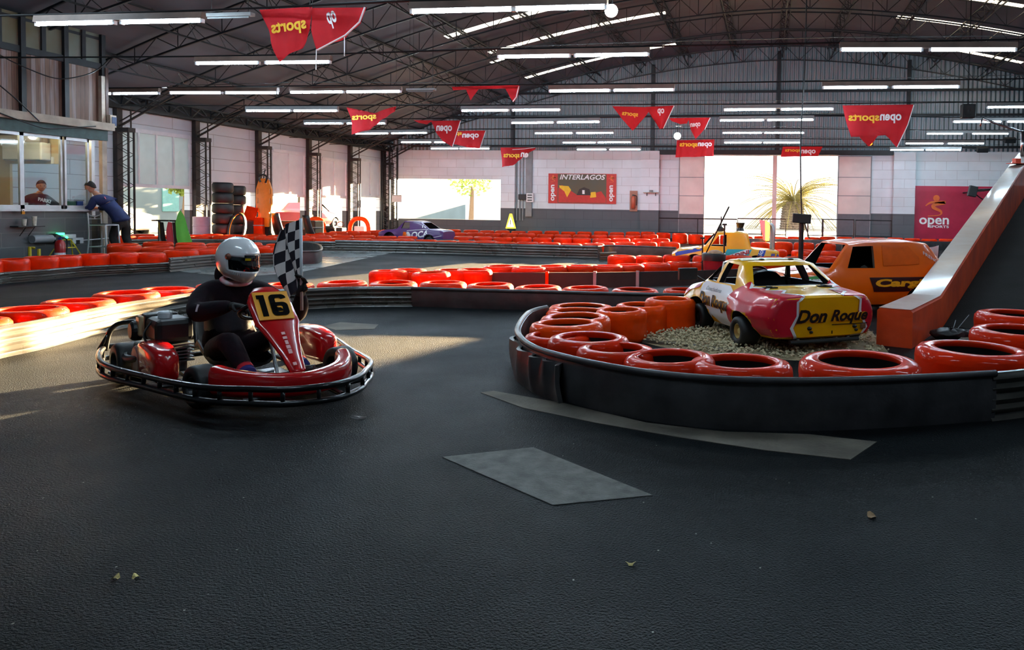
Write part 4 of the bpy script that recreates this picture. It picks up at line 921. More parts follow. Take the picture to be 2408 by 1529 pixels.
# big red banner
t, w, h = poster(2137, 437, 2345, 565, 'wall_banner', 'big crimson banner with a running emblem on the far wall')
mb = MB(); n = 16; vs = []
for j in range(7):
    for i in range(n + 1): vs.append((w * 1.12 * i / n, -.02 + .012 * math.sin(i * 1.1 + j) * (j < 6), h * j / 6 - (.03 if i == n // 2 and j == 0 else 0)))
mb.add(vs, [(j * (n + 1) + i, j * (n + 1) + i + 1, (j + 1) * (n + 1) + i + 1, (j + 1) * (n + 1) + i) for j in range(6) for i in range(n)])
mb.build('sheet', mat('crimson_vinyl', (178, 22, 62), .42, var=(2, .12)), t, smooth=True)
kx = lambda px: WY(px, 480, YF - .03).x - t.location.x
kz = lambda py: WY(2200, py, YF - .03).z - t.location.z
fig_s(t, kx(2200), kz(490), kx(2224) - kx(2176), M_GOLD, -.05)
text_on('open', M_WHITE, t, kx(2162), kx(2232), kz(535), kz(512), FR(-.05), bold=.02)
text_on('SPORTS', M_WHITE, t, kx(2186), kx(2232), kz(536), kz(530), FR(-.051), bold=.02)
# meter boxes, orange extinguisher shape, shelf, warning triangle
a = WY(1215, 458, YF - .05); t = thing('meter_box', 'white electrical meter box beside a black one below the grey duct', 'meter box', WY(1238, 466, YF - .06))
mb = MB(); mb.box((.2, -.06, .02), (.34, .12, .42)); mb.build('white_box', M_WHITEPAINT, t, bevel=.01)
mb = MB(); mb.box((-.18, -.06, .05), (.36, .14, .26)); mb.build('black_box', M_BLACK, t, bevel=.01)
mb = MB()
for k in range(3): mb.box((.2, -.125, .14 - .12 * k), (.22, .01, .05))
mb.build('dial', M_BLACK, t)
p = WY(1490, 473, YF - .04); t = thing('fire_extinguisher', 'orange fire extinguisher hanging on the far wall by the poster', 'fire extinguisher', p)
mb = MB(); mb.lathe([(.001, -.35), (.1, -.34), (.1, .15), (.05, .22), (.001, .24)], 16, M.Translation((0, -.11, 0))); mb.build('cylinder', mat('faded_orange', (192, 98, 70), .5), t, smooth=True)
mb = MB(); mb.box((0, -.11, .27), (.08, .1, .06)); mb.tube(smooth_path([V((0, -.11, .27)), V((.16, -.11, .2)), V((.15, -.11, -.2))]), .02, 6); mb.build('hose', M_BLACK, t)
mb = MB(); mb.box((0, -.01, .0), (.36, .02, .95)); mb.build('back_board', mat('dusty_red_board', (170, 120, 100), .7), t)
p = WY(1531, 453, YF - .4); t = thing('wall_shelf', 'thin wooden shelf with a small jar on the far pillar', 'shelf', p)
mb = MB(); mb.box((0, 0, 0), (.7, .25, .03)); mb.build('board', M_CREAM, t)
mb = MB(); mb.box((.2, .1, -.08), (.03, .1, .14)); mb.box((-.2, .1, -.08), (.03, .1, .14)); mb.build('bracket', M_STEEL, t)
mb = MB(); mb.lathe([(.001, 0), (.08, 0), (.08, .1), (.001, .1)], 12); tag(mb.build('jar', M_GREYPAINT, loc=(p.x, p.y, p.z + .015)), 'small jar on the thin shelf of the far pillar', 'jar')
p = G(1202, 541, .4); pz = 0; Y = 31.5
A, B, T = WY(1190, 537, Y), WY(1213, 537, Y), WY(1202, 503, Y)
t = thing('warning_triangle', 'glowing yellow warning triangle on a low stand by the pillar', 'sign', ((A.x + B.x) / 2, Y, 0)); hw = (B.x - A.x) / 2
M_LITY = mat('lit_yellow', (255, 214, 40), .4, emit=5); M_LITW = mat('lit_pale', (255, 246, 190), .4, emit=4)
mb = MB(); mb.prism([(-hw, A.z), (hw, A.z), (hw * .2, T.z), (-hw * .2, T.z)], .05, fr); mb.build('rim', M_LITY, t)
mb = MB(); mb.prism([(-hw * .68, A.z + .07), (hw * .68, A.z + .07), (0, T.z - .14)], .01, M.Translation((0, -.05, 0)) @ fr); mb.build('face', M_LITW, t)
mb = MB(); mb.box((0, -.066, A.z + .28), (.035, .01, .22)); mb.box((0, -.066, A.z + .12), (.04, .01, .04)); mb.build('exclamation_mark', mat('dark_yellow', (120, 96, 10), .6), t)
mb = MB(); mb.box((0, 0, A.z / 2), (.3, .1, A.z)); mb.build('stand', M_STEEL, t)
# railing by the doorway
for i, (px0, px1, py, lab) in enumerate(((1550, 1733, 513, 'thin steel railing before the poster side of the doorway'), (1735, 1848, 514, 'thin steel railing across the doorway'), (1900, 1934, 515, 'narrow steel railing panel at the trunk of the palm'), (1936, 2008, 516, 'steel railing panel before the sliding leaf'), (2012, 2096, 518, 'steel railing panel nearest the big red banner'))):
    Y = 30.2; a, b = WY(px0, py, Y), WY(px1, py, Y); mb = MB(); zb = .1
    mb.tube([(a.x, Y, 0), (a.x, Y, a.z), (b.x, Y, a.z), (b.x, Y, 0)], .026, 6); mb.tube([(a.x, Y, .35), (b.x, Y, .35)], .02, 6)
    if i < 2: x = (a.x + b.x) / 2; mb.tube([(x, Y, 0), (x, Y, a.z)], .022, 6)
    tag(mb.build('railing', M_STEEL), lab, 'railing', 'railings before the doorway')
q = WY(1842, 550, 30.3); r = WY(1842, 425, 30.3)
# spine board, tyre stacks, drum, junk along the side wall
def bt(label, loc, R=.33, h=.23):
    mb = MB(); pr = [(R * .6, h * .9), (R * .68, h), (R * .88, h * .97), (R, h * .8), (R, h * .2), (R * .88, h * .03), (R * .68, 0), (R * .6, h * .1)]
    mb.lathe(pr, 28, None, 0, True); o = mb.build('black_tyre', M_RUB, loc=loc, auto=.9); return tag(o, label, 'tyre', 'black tyres stacked by the side wall')
q = G(524, 556, 0.0); Y1 = 20.3; s1 = WY(524, 480, Y1)
top1 = WY(524, 429, Y1).z; nT = 6; h1_ = top1 / nT
for i in range(nT): bt('big black tyre, %s from the bottom of the taller stack' % nth(i), (s1.x, Y1, i * h1_), .29, h1_ * .995)
Y2 = 21.5; s2 = WY(559, 480, Y2); top2 = WY(559, 437, Y2).z; nT = 6; h2_ = top2 / nT
for i in range(nT): bt('black tyre, %s from the bottom of the stack nearer the spine board' % nth(i), (s2.x, Y2, i * h2_), .24, h2_ * .995)
Y = 21.6; a, b = WY(603, 533, Y), WY(640, 420, Y); mb = MB()
t = thing('spine_board', 'orange plastic rescue board hanging upright by a lattice column', 'rescue board', ((a.x + b.x) / 2, Y, 0))
w2 = (b.x - a.x) / 2; z0, z1 = a.z, b.z
out = [(-w2 * .55, z0), (w2 * .55, z0), (w2 * .8, z0 + .3), (w2, z0 + .8), (w2 * .96, z1 - .35), (w2 * .62, z1 - .06), (w2 * .3, z1), (-w2 * .3, z1), (-w2 * .62, z1 - .06), (-w2 * .96, z1 - .35), (-w2, z0 + .8), (-w2 * .8, z0 + .3)]
mb.prism(out, .06, M.Translation((0, .03, 0)) @ fr); bo = mb.build('board', mat('rescue_orange', (214, 124, 28), .4, coat=.3), t)
ct = MB()
for s in (-1, 1):
    for z in (z0 + .4, z0 + .85, z1 - .42): ct.box((s * w2 * .78, 0, z), (.06, .3, .17))
ct.box((-.08, 0, z1 - .16), (.05, .3, .05)); ct.box((.08, 0, z1 - .16), (.05, .3, .05))
co = ct.build('cut', M_BLACK, t); md = bo.modifiers.new('b', 'BOOLEAN'); md.object = co; md.operation = 'DIFFERENCE'; md.solver = 'EXACT'
bpy.context.view_layer.update(); me = evaluated(bo, False); bo.modifiers.clear(); bo.data = me; bpy.data.objects.remove(co)
mb = MB(); mb.tube(smooth_path([V((-.1, -.05, z1 - .12)), V((-.14, -.06, z1 + .05)), V((0, -.06, z1 + .12)), V((.14, -.06, z1 + .04)), V((.08, -.05, z1 - .14))]), .03, 6); mb.tube([(0, -.04, z1), (0, .05, z1 + .3)], .02, 5); mb.build('strap', M_BLACK, t)
mb = MB(); mb.box((0, .05, z0 / 2), (.25, .08, z0)); mb.build('foot_block', M_BLACK, t)
p = G(474, 560); t = thing('metal_drum', 'pale lilac metal drum beside the taller tyre stack', 'drum', (WY(474, 530, 20.4).x, 20.4, 0))
zt = WY(474, 510, 20.4).z; mb = MB(); mb.lathe([(.001, 0), (.24, 0), (.24, zt * .33), (.25, zt * .35), (.24, zt * .37), (.24, zt * .66), (.25, zt * .68), (.24, zt * .7), (.24, zt), (.001, zt)], 24); mb.build('drum', mat('lilac_metal', (178, 158, 176), .5, var=(3, .2)), t, auto=.5)
for (px, py0, py1, Y, lab) in ((623, 505, 548, 22.3, 'black kart seat standing upright beside the orange board'), (653, 503, 550, 21.9, 'black kart seat with a bright edge, second along the wall'), (726, 508, 556, 21.6, 'dark kart seat standing before the open roller door')):
    a = WY(px, py1, Y); zt = WY(px, py0, Y).z; t = thing('kart_bucket', lab, 'seat', (a.x, Y, 0), rnd.uniform(-.5, .5), 'loose kart seats by the side wall')
    mb = MB(); rings = []
    for j in range(9):
        u = j / 8; z = zt * u; wx = .2 - .07 * u * u; y = .12 * (1 - u) ** 2 * 2 - .1 * u
        rings.append([V((wx * math.cos(q * PI / 6), y - .1 * math.sin(q * PI / 6), z + .02)) for q in range(-1, 8)])
    n = len(rings[0]); mb.loft(rings, False, False); o = mb.build('shell', M_BLACK, t, smooth=True); md = o.modifiers.new('s', 'SOLIDIFY'); md.thickness = .03
    mb = MB(); mb.box((0, 0, .04), (.3, .25, .08)); mb.build('base', M_BLACK, t)
# black crate and pads
for (px0, px1, py0, py1, Y, m, lab, rz) in ((660, 700, 520, 552, 22.9, M_BLACK, 'black foam block lying below the roller door', .1), (736, 752, 519, 553, 22.4, M_BLACK, 'black leaning panel before the half open door', -.2), (603, 622, 512, 548, 21.6, M_RED2, 'dark red box under the orange board', .3)):
    a, b = WY(px0, py1, Y), WY(px1, py0, Y); t = thing('foam_block' if m == M_BLACK else 'red_box', lab, 'block' if m == M_BLACK else 'box', ((a.x + b.x) / 2, Y, 0), rz)
    mb = MB(); mb.box((0, 0, b.z / 2), (b.x - a.x, .4, b.z)); mb.build('body', m, t, bevel=.03)
    mb = MB(); mb.box((0, 0, b.z * .7), (b.x - a.x + .01, .41, .03)); mb.build('band', M_GREYPAINT, t)
# hose reel coil leaning between the stacks
p = WY(553, 530, 20.3); t = thing('coiled_hose', 'yellow black coiled hose leaning on the second tyre stack', 'hose', (p.x + .12, 20.2, 0), .3)
for k in range(3):
    mb = MB(); mb.tube([V((.28 * math.cos(a * PI / 12) * .8, .05 * k + .18 * math.sin(a * PI / 12), .5 + .48 * math.sin(a * PI / 12))) for a in range(24)], .028, 8, True); mb.build('coil', M_YELLOWP if k == 1 else M_BLACK, t, smooth=True)
Y = 21.4; a, b = WY(585, 548, Y), WY(585, 486, Y); t = thing('kart_bodywork', 'faded red and black kart bodywork leaning between tyre stack and orange board', 'bodywork', (a.x, Y, 0), .4)
mb = MB(); mb.box((0, .1, b.z * .34), (.34, .05, b.z * .68), M.Rotation(-.12, 3, 'X')); mb.build('lower_panel', M_BLACK, t, bevel=.02)
mb = MB(); mb.box((.05, .03, b.z * .82), (.36, .05, b.z * .36), M.Rotation(-.12, 3, 'X') @ M.Rotation(.25, 3, 'Y')); mb.build('upper_panel', M_RED2, t, bevel=.02)
# ================================================================ cars
def car_rings(stations):
    """stations: (x, zl, wl, wm, zb, wb, zt, wr) -> closed rings across the car"""
    out = []
    for x, zl, wl, wm, zb, wb, zt, wr in stations:
        h = [(0, zl), (wl * .6, zl), (wl, zl + .015), (wl + (wm - wl) * .7, zl + (zb - zl) * .25), (wm, zl + (zb - zl) * .55), (wm + (wb - wm) * .35, zl + (zb - zl) * .82), (wb, zb),
             (wb + (wr - wb) * .33, zb + (zt - zb) * .4), (wb + (wr - wb) * .75, zb + (zt - zb) * .8), (wr, zt - (zt - zb) * .06), (wr * .86, zt), (wr * .45, zt + .006), (0, zt + .008)]
        out.append([V((x, y, z)) for y, z in h] + [V((x, -y, z)) for y, z in h[-2:0:-1]])
    return out
def refine(st, k):
    """smooth interpolation of the stations"""
    out = []; n = len(st)
    for i in range(n - 1):
        for q in range(k):
            t = q / k; out.append(tuple(a + (b - a) * t for a, b in zip(st[i], st[i + 1])))
    out.append(st[-1]); return out
def cutter(mb): return mb.build('cut', M_BLACK)
def boolean(o, cutters):
    for c in cutters:
        md = o.modifiers.new('b', 'BOOLEAN'); md.object = c; md.operation = 'DIFFERENCE'; md.solver = 'EXACT'
    bpy.context.view_layer.update(); me = evaluated(o, False); o.modifiers.clear(); o.data = me
    for c in cutters: bpy.data.objects.remove(c)
def car_body(name, parent, st, paint, wins_side, windshield, rearwin, wells, cabin, inset=.03, dents=0.0):
    mb = MB(); mb.loft(car_rings(refine(st, 3))); o = mb.build(name, [paint, MATS['black_plastic']], parent)
    cs = []
    if cabin:
        x0, x1, zf = cabin; sub = [s for s in refine(st, 6) if x0 <= s[0] <= x1]
        rings = []
        for s in sub:
            r = []
            zt = s[6] - inset
            for y, z in ((s[5] - inset - .01, zf), (s[5] - inset - .01, s[4]), (s[7] - inset, zt - .01), (s[7] * .8 - inset, zt)): r.append((y, max(z, zf)))
            rings.append([V((s[0], y, z)) for y, z in r] + [V((s[0], -y, z)) for y, z in r[::-1]])
        m2 = MB(); m2.loft(rings); cs.append(cutter(m2))
    for poly in wins_side:
        m2 = MB(); m2.prism(poly, 2.4, M.Translation((0, 1.2, 0)) @ M.Rotation(PI / 2, 4, 'X')); cs.append(cutter(m2))
    yz = M(((0, 0, 1, 0), (1, 0, 0, 0), (0, 1, 0, 0), (0, 0, 0, 1)))
    for poly, x0, x1 in ((windshield), (rearwin)):
        if poly: m2 = MB(); m2.prism(poly, x1 - x0, M.Translation((x0, 0, 0)) @ yz); cs.append(cutter(m2))
    for (xw, zw, r, yi) in wells:
        for s in (-1, 1):
            m2 = MB(); m2.tube([(xw, s * yi, zw), (xw, s * 1.2, zw)], r, 28); cs.append(cutter(m2))
    for c in cs: c.parent = parent
    bpy.context.view_layer.update()
    boolean(o, cs)
    me = o.data; me.polygons.foreach_set('use_smooth', [True] * len(me.polygons)); me.set_sharp_from_angle(angle=math.radians(32))
    return o
def bvh_of(o):
    bm = bmesh.new(); bm.from_mesh(o.data); t = BVHTree.FromBMesh(bm); bm.free(); return t
def decal(bvh, geo, frame, m, parent, name, off=.002, grid=.028):
    off += .003
    """lay flat shapes onto a body: GEO = outline [(u, v)] or (points, faces), projected along frame's -z"""
    bm = bmesh.new()
    if isinstance(geo, tuple):
        vs = [bm.verts.new(v) for v in geo[0]]
        for f in geo[1]:
            try: bm.faces.new([vs[i] for i in f])
            except ValueError: pass
    else:
        f = bm.faces.new([bm.verts.new((u, v, 0)) for u, v in geo]); bmesh.ops.triangulate(bm, faces=[f])
    for ax in (0, 1):
        lo, hi = min(v.co[ax] for v in bm.verts), max(v.co[ax] for v in bm.verts)
        p = math.ceil(lo / grid) * grid
        while p < hi:
            co = V((0, 0, 0)); co[ax] = p; no = V((0, 0, 0)); no[ax] = 1
            bmesh.ops.bisect_plane(bm, geom=bm.verts[:] + bm.edges[:] + bm.faces[:], plane_co=co, plane_no=no); p += grid
    d = (frame.to_3x3() @ V((0, 0, -1))).normalized(); dead = []
    for v in bm.verts:
        h, n, i, dist = bvh.ray_cast(frame @ v.co, d)
        if h is None: dead.append(v)
        else: v.co = h - d * off
    bmesh.ops.delete(bm, geom=dead, context='VERTS')
    bmesh.ops.delete(bm, geom=[f for f in bm.faces if max(e.calc_length() for e in f.edges) > grid * 4], context='FACES')
    me = bpy.data.meshes.new(name); bm.to_mesh(me); bm.free(); me.materials.append(m)
    me.polygons.foreach_set('use_smooth', [True] * len(me.polygons))
    return link(name, me, parent)
def write(bvh, s, x0, x1, y0, y1, frame, m, parent, bold=.02, shear=0, off=.006, rot=0.0, space=1.0, slant=0.0):
    vs, fs, _ = text_geo(s, bold, shear, space)
    pts = [V((x0 + (x1 - x0) * v.x, y0 + (y1 - y0) * v.y + slant * (x1 - x0) * v.x, 0)) for v in vs]
    return decal(bvh, (pts, fs), frame, m, parent, 'lettering', off, .045)
def F_left(y=1.2):   # seen from the car's left: u = -x, v = z, projecting along -y
    return M(((-1, 0, 0, 0), (0, 0, 1, y), (0, 1, 0, 0), (0, 0, 0, 1)))
def F_rear(x=-1.5):  # seen from behind: u = -y, v = z, projecting along +x
    return M(((0, 0, -1, x), (-1, 0, 0, 0), (0, 1, 0, 0), (0, 0, 0, 1)))
def F_top(z=1.5):    # seen from above, tail downwards: u = -y, v = x
    return M(((0, 1, 0, 0), (-1, 0, 0, 0), (0, 0, 1, z), (0, 0, 0, 1)))
def wheel(parent, x, y, r, w, rim_m, tread=M_RUB, name='wheel', steer=0):
    s = 1 if y > 0 else -1; k = parent.scale
    mt = M.Translation((x, y, r / k.z)) @ M.Diagonal((1 / k.x, 1 / k.y, 1 / k.z, 1)) @ M.Rotation(steer, 4, 'Z') @ M.Rotation(-s * PI / 2, 4, 'X')
    mb = MB(); pr = [(r * .52, -w * .42), (r * .6, -w * .5), (r * .86, -w * .5), (r * .97, -w * .42), (r, -w * .28), (r, w * .28), (r * .97, w * .42), (r * .86, w * .5), (r * .6, w * .5), (r * .52, w * .42)]
    mb.lathe(pr, 36, mt, 0, True); o = mb.build('wheel', tread, parent, auto=.9)
    mb = MB(); mb.lathe([(r * .53, -w * .4), (r * .53, w * .4), (r * .47, w * .42), (r * .4, w * .2), (r * .2, w * .24), (r * .18, w * .34), (.001, w * .34)], 28, mt); mb.build('rim', rim_m, o, auto=.5)
    return o
def car_at(name, label, p, ang, z=0.0): return thing(name, label, 'race car', (p[0], p[1], z), ang)

M_YEL2 = mat('car_yellow', (250, 178, 4), .3, coat=.5, var=(3, .1), bump=(4, .12, .02))
M_CRED = mat('car_red', (214, 30, 52), .3, coat=.5, var=(3, .12), bump=(4, .12, .02))
M_CWHITE = mat('car_white', (236, 234, 236), .35, coat=.3, var=(3, .05))
M_CORANGE = mat('car_orange', (255, 104, 4), .32, coat=.5, var=(3, .1))
M_CPURPLE = mat('car_purple', (82, 48, 104), .35, coat=.4, var=(3, .12))
M_INK = mat('black_print', (18, 14, 14), .45)
M_AMBERP = mat('amber_print', (246, 168, 20), .4)
M_RIMY = mat('cream_rim', (208, 178, 110), .45, var=(9, .2))
M_DARKRIM = mat('dark_rim', (40, 40, 44), .4, .4)
# ---- red, yellow and white car on the gravel
CA = math.atan2(.84, -.54)
cp = V((.29, 6.95, 0))
CA += -.035
car = car_at('race_car', 'red yellow and white crash battered small race car parked on the gravel', cp, CA, .03); car.scale = (1.08, 1.21, .955)
ST = [(-.41, .13, .36, .43, .46, .38, .485, .34), (-.38, .11, .40, .46, .485, .40, .505, .36), (-.2, .10, .42, .52, .50, .43, .52, .38), (0, .10, .42, .545, .51, .44, .535, .38), (.06, .10, .42, .54, .515, .445, .56, .38),
      (.30, .10, .42, .51, .52, .45, .765, .325), (.50, .10, .42, .50, .52, .45, .785, .335), (.66, .10, .42, .50, .515, .45, .775, .33), (.90, .10, .42, .52, .50, .44, .535, .38), (.95, .10, .42, .53, .50, .44, .515, .38), (1.14, .12, .42, .52, .46, .43, .475, .37), (1.26, .16, .38, .46, .41, .39, .42, .34), (1.3, .2, .34, .40, .37, .35, .38, .3)]
body = car_body('body_shell', car, ST, M_YEL2,
    [[(.60, .545), (.84, .545), (.70, .735), (.60, .75)], [(.24, .55), (.545, .545), (.545, .75), (.36, .74)]],
    ([(-.37, .555), (.37, .555), (.28, .745), (-.28, .745)], .62, 1.1), ([(-.36, .555), (.36, .555), (.27, .735), (-.27, .735)], -.2, .40),
    [(-.02, .15, .185, .3), (.86, .16, .2, .3)], (.09, .87, .3))
bv = bvh_of(body); FL, FRr, FT = F_left(), F_rear(), F_top()
jag = lambda pts: pts
decal(bv, [(-.66, .14), (-.70, .3), (-.80, .40), (-.86, .50), (-.82, .535), (-.3, .535), (-.16, .47), (-.22, .43), (-.14, .38), (-.2, .33), (-.2, .12), (-.5, .12), (-.6, .2)], FL, M_CWHITE, car, 'white_door_panel', .002)
decal(bv, [(-.24, .115), (-.24, .33), (-.17, .38), (-.25, .42), (-.2, .5), (-.12, .56), (-.02, .5), (.05, .53), (.2, .52), (.395, .49), (.41, .115)], FL, M_CRED, car, 'red_rear_fender', .003)
decal(bv, [(-1.28, .36), (-1.12, .48), (-.90, .53), (-.88, .46), (-1.04, .41), (-1.22, .28)], FL, M_CRED, car, 'red_front_fender', .003)
decal(bv, [(-.36, .56), (-.28, .75), (-.22, .76), (-.16, .6), (-.2, .5)], FL, M_CWHITE, car, 'white_pillar_flash', .004) if False else None
# rear panel: white edged yellow field between red corners
decal(bv, [(-.47, .1), (-.47, .5), (-.17, .5), (-.22, .46), (-.22, .3), (-.27, .22), (-.24, .1)], FRr, M_CRED, car, 'red_corner', .003)
decal(bv, [(.47, .1), (.47, .5), (.29, .5), (.31, .46), (.3, .34), (.37, .2), (.3, .1)], FRr, M_CRED, car, 'red_corner', .003)
for s in ([(-.20, .5), (-.245, .46), (-.245, .33), (-.225, .33), (-.225, .455), (-.17, .5)], [(-.245, .33), (-.3, .22), (-.25, .1), (-.225, .1), (-.272, .22), (-.225, .33)], [(.26, .5), (.31, .46), (.305, .36), (.325, .36), (.33, .47), (.29, .5)], [(.305, .36), (.36, .2), (.30, .1), (.325, .1), (.385, .2), (.325, .36)]):
    decal(bv, s, FRr, M_CWHITE, car, 'white_edge', .005)
# boot lid flashes
decal(bv, [(.16, -.4), (.38, -.4), (.5, -.1), (.5, .12), (.34, .1), (.4, .03), (.27, -.02), (.33, -.1), (.2, -.16), (.28, -.26)], FT, M_CRED, car, 'red_flash', .003)
decal(bv, [(-.16, -.4), (-.38, -.4), (-.5, -.1), (-.5, .12), (-.34, .1), (-.4, .03), (-.27, -.02), (-.33, -.1), (-.2, -.16), (-.28, -.26)], FT, M_CRED, car, 'red_flash', .003)
for sgn in (1, -1):
    zz = [(.16, -.4), (.28, -.26), (.2, -.16), (.33, -.1), (.27, -.02), (.4, .03), (.34, .1)]
    for a, b in zip(zz, zz[1:]):
        a, b = V(a), V(b); d = (b - a).normalized(); nn = V((-d.y, d.x)) * .012
        decal(bv, [tuple(V((sgn * q.x, q.y))) for q in (a + nn - d * .01, b + nn + d * .01, b - nn + d * .01, a - nn - d * .01)], FT, M_CWHITE, car, 'white_edge', .005)
decal(bv, [(-.30, .40), (.30, .40), (.27, .62), (.1, .66), (.02, .6), (-.2, .68), (-.28, .55)], FT, mat('scuffed_roof', (228, 216, 170), .5, var=(9, .25)), car, 'scuffed_roof_patch', .002)
for bold, m, off in ((.10, M_AMBERP, .006), (.035, M_INK, .009)):
    write(bv, 'Don', -.25, .02, .26, .385, FRr, m, car, bold, .35, off); write(bv, 'Roque', .05, .385, .235, .375, FRr, m, car, bold, .35, off)
    write(bv, 'Don', -.79, -.585, .29, .43, FL, m, car, bold, .1, off); write(bv, 'Roque', -.555, -.2, .255, .415, FL, m, car, bold, .1, off)
write(bv, 'Cosechadoras', -.72, -.4, .452, .49, FL, mat('grey_print', (96, 92, 96), .5), car, 0, 0, .006)
decal(bv, [(.06, .232), (.38, .232), (.385, .24), (.06, .24)], FRr, M_INK, car, 'underline', .009)
write(bv, '1', .06, .07, .15, .18, FRr, M_INK, car, 0, 0, .006)
mb = MB()
for y in (.13, -.27): mb.lathe([(.001, -.43), (.016, -.425), (.018, -.41)], 12, M(((0, 0, 1, 0), (1, 0, 0, y), (0, 1, 0, .21), (0, 0, 0, 1)))); mb.lathe([(.001, -.43), (.012, -.425), (.013, -.41)], 12, M(((0, 0, 1, 0), (1, 0, 0, y - .015), (0, 1, 0, .175), (0, 0, 0, 1))))
mb.build('rear_bolt', M_BLACK, car, smooth=True)
mb = MB(); mb.box((-.425, -.34, .21), (.02, .045, .045)); mb.build('rear_socket', mat('dull_bronze', (120, 84, 50), .6), car, bevel=.006)
for y in (.25, -.25): mb = MB(); mb.box((.0, y, .545), (.05, .12, .012)); mb.box((.03, y, .55), (.09, .03, .015)); mb.build('boot_hinge', M_BLACK, car)
for y in (.11, -.17): mb = MB(); mb.ball((.42, y, .785), .022, 6, 0, (1, 1.3, .6)); mb.build('roof_bolt', M_BLACK, car)
wheel(car, -.02, .47, .135, .19, M_RIMY); wheel(car, -.02, -.47, .135, .19, M_RIMY); wheel(car, .86, .45, .135, .16, M_DARKRIM, steer=.12); wheel(car, .86, -.45, .135, .16, M_DARKRIM, steer=.12)
mb = MB(); mb.tube([(.73, .36, .3), (.69, .31, .74)], .028, 10); mb.build('roll_bar', mat('cream_pipe', (206, 198, 180), .45), car, smooth=True)
mb = MB(); mb.loft([[V((.5 - .16 * math.sin(PI * j / 8) * .3, .02 + .25 * math.cos(PI * j / 8), .5 + .17 * math.sin(PI * j / 8) * (1 if k else .95))) + V((.06 * k, 0, 0)) for j in range(9)] for k in (0, 1)], False, False)
mb.loft([[V((.5, .02 + .25 * math.cos(PI * j / 8), .3 + .37 * math.sin(PI * j / 8))) + V((.05 * k, 0, 0)) for j in range(9)] for k in (0, 1)], True, True); mb.build('seat', M_BLACK, car)
mb = MB(); mb.tube([V((.68, .02 + .13 * math.cos(a * PI / 10), .56 + .13 * math.sin(a * PI / 10))) for a in range(20)], .014, 8, True); mb.build('steering_wheel', M_CRED, car, smooth=True)
mb = MB(); mb.box((.90, .58, .60), (.05, .17, .13)); mb.tube([(.90, .5, .58), (.89, .42, .52)], .012, 6); mb.build('door_mirror', M_BLACK, car, bevel=.02)
mb = MB(); mb.box((.5, 0, .085), (1.4, .5, .04)); mb.tube([(-.42, .3, .09), (-.42, -.3, .09)], .02, 8)
for y in (.22, -.22): mb.tube([(-.4, y, .12), (-.3, y, .05), (.1, y, .05)], .018, 6)
mb.build('chassis', M_BLACK, car)
# ---- generic far cars
def far_car(name, label, px, pz, Yd, ang, st, paint, sides, ws, rw, wells, cab, wr=.135):
    p = WY(px, 560, Yd); t = car_at(name, label, (p.x, Yd), ang)
    b = car_body('body_shell', t, st, paint, sides, ws, rw, wells, cab)
    for (xw, zw, r, yi) in wells:
        for s in (-1, 1): wheel(t, xw, s * .43, wr, .15, M_DARKRIM)
    mb = MB(); mb.box((.5, 0, .08), (1.2, .5, .04)); mb.build('chassis', M_BLACK, t)
    mb = MB(); mb.loft([[V((.45, .2 * math.cos(PI * j / 8), .28 + .3 * math.sin(PI * j / 8))) + V((.05 * k, 0, 0)) for j in range(9)] for k in (0, 1)], True, True); mb.build('seat', M_BLACK, t)
    return t, b
# orange hatchback beyond
STO = [(-.5, .14, .38, .46, .50, .42, .54, .38), (-.46, .11, .42, .48, .52, .43, .56, .39), (-.2, .10, .44, .5, .53, .45, .88, .36), (.1, .10, .44, .5, .53, .45, .92, .37), (.75, .10, .44, .5, .53, .45, .91, .37), (.95, .10, .44, .5, .53, .45, .88, .36), (1.22, .10, .44, .5, .53, .45, .57, .4), (1.3, .10, .44, .5, .52, .45, .55, .4), (1.75, .14, .42, .48, .48, .43, .50, .38), (1.85, .2, .36, .42, .42, .38, .44, .34)]
oc, ob = far_car('race_car', 'bright orange estate shaped small race car behind the ramp wall', 2112, 0, 10.0, PI + .42, STO, M_CORANGE,
    [[(.62, .575), (1.0, .575), (.9, .84), (.62, .85)]], ([(-.38, .57), (.38, .57), (.31, .86), (-.31, .86)], .84, 1.5), (None, 0, 0), [(0, .15, .19, .3), (1.35, .15, .19, .3)], (-.1, 1.18, .3))
bo_ = bvh_of(ob)
M_MAROON = mat('dark_maroon', (52, 14, 18), .4)
decal(bo_, [(-.66, .28), (-.72, .46), (.42, .46), (.42, .28)], FL, M_MAROON, oc, 'side_plate', .004)
write(bo_, 'Cargill', -.64, .2, .315, .44, FL, M_AMBERP, oc, .05, .12, .007)
write(bo_, 'FRENOS', .1, .36, .74, .785, FL, M_CWHITE, oc, 0, 0, .005, slant=-.55)
decal(bo_, [(-.5, .6), (-.5, .86), (-.12, .85), (.03, .7), (.02, .62)], FL, mat('deep_orange', (236, 96, 0), .4), oc, 'blanked_window', .004)
decal(bo_, [(.8, -.05), (.95, .12), (1.1, .1), (1.12, -.1), (.92, -.2)] if False else [(-.12, 1.36), (.1, 1.36), (.16, 1.5), (.1, 1.66), (-.12, 1.66), (-.18, 1.5)], FT, mat('coral_spot', (238, 96, 70), .4), oc, 'bonnet_roundel', .004)
decal(bo_, [(-1.32, .42), (-1.32, .5), (-1.82, .44), (-1.8, .34)], FL, mat('stripe_green', (60, 150, 60), .4), oc, 'green_stripe', .004)
write(bo_, 'un', -1.56, -1.36, .36, .45, FL, M_CWHITE, oc, .05, .1, .007)
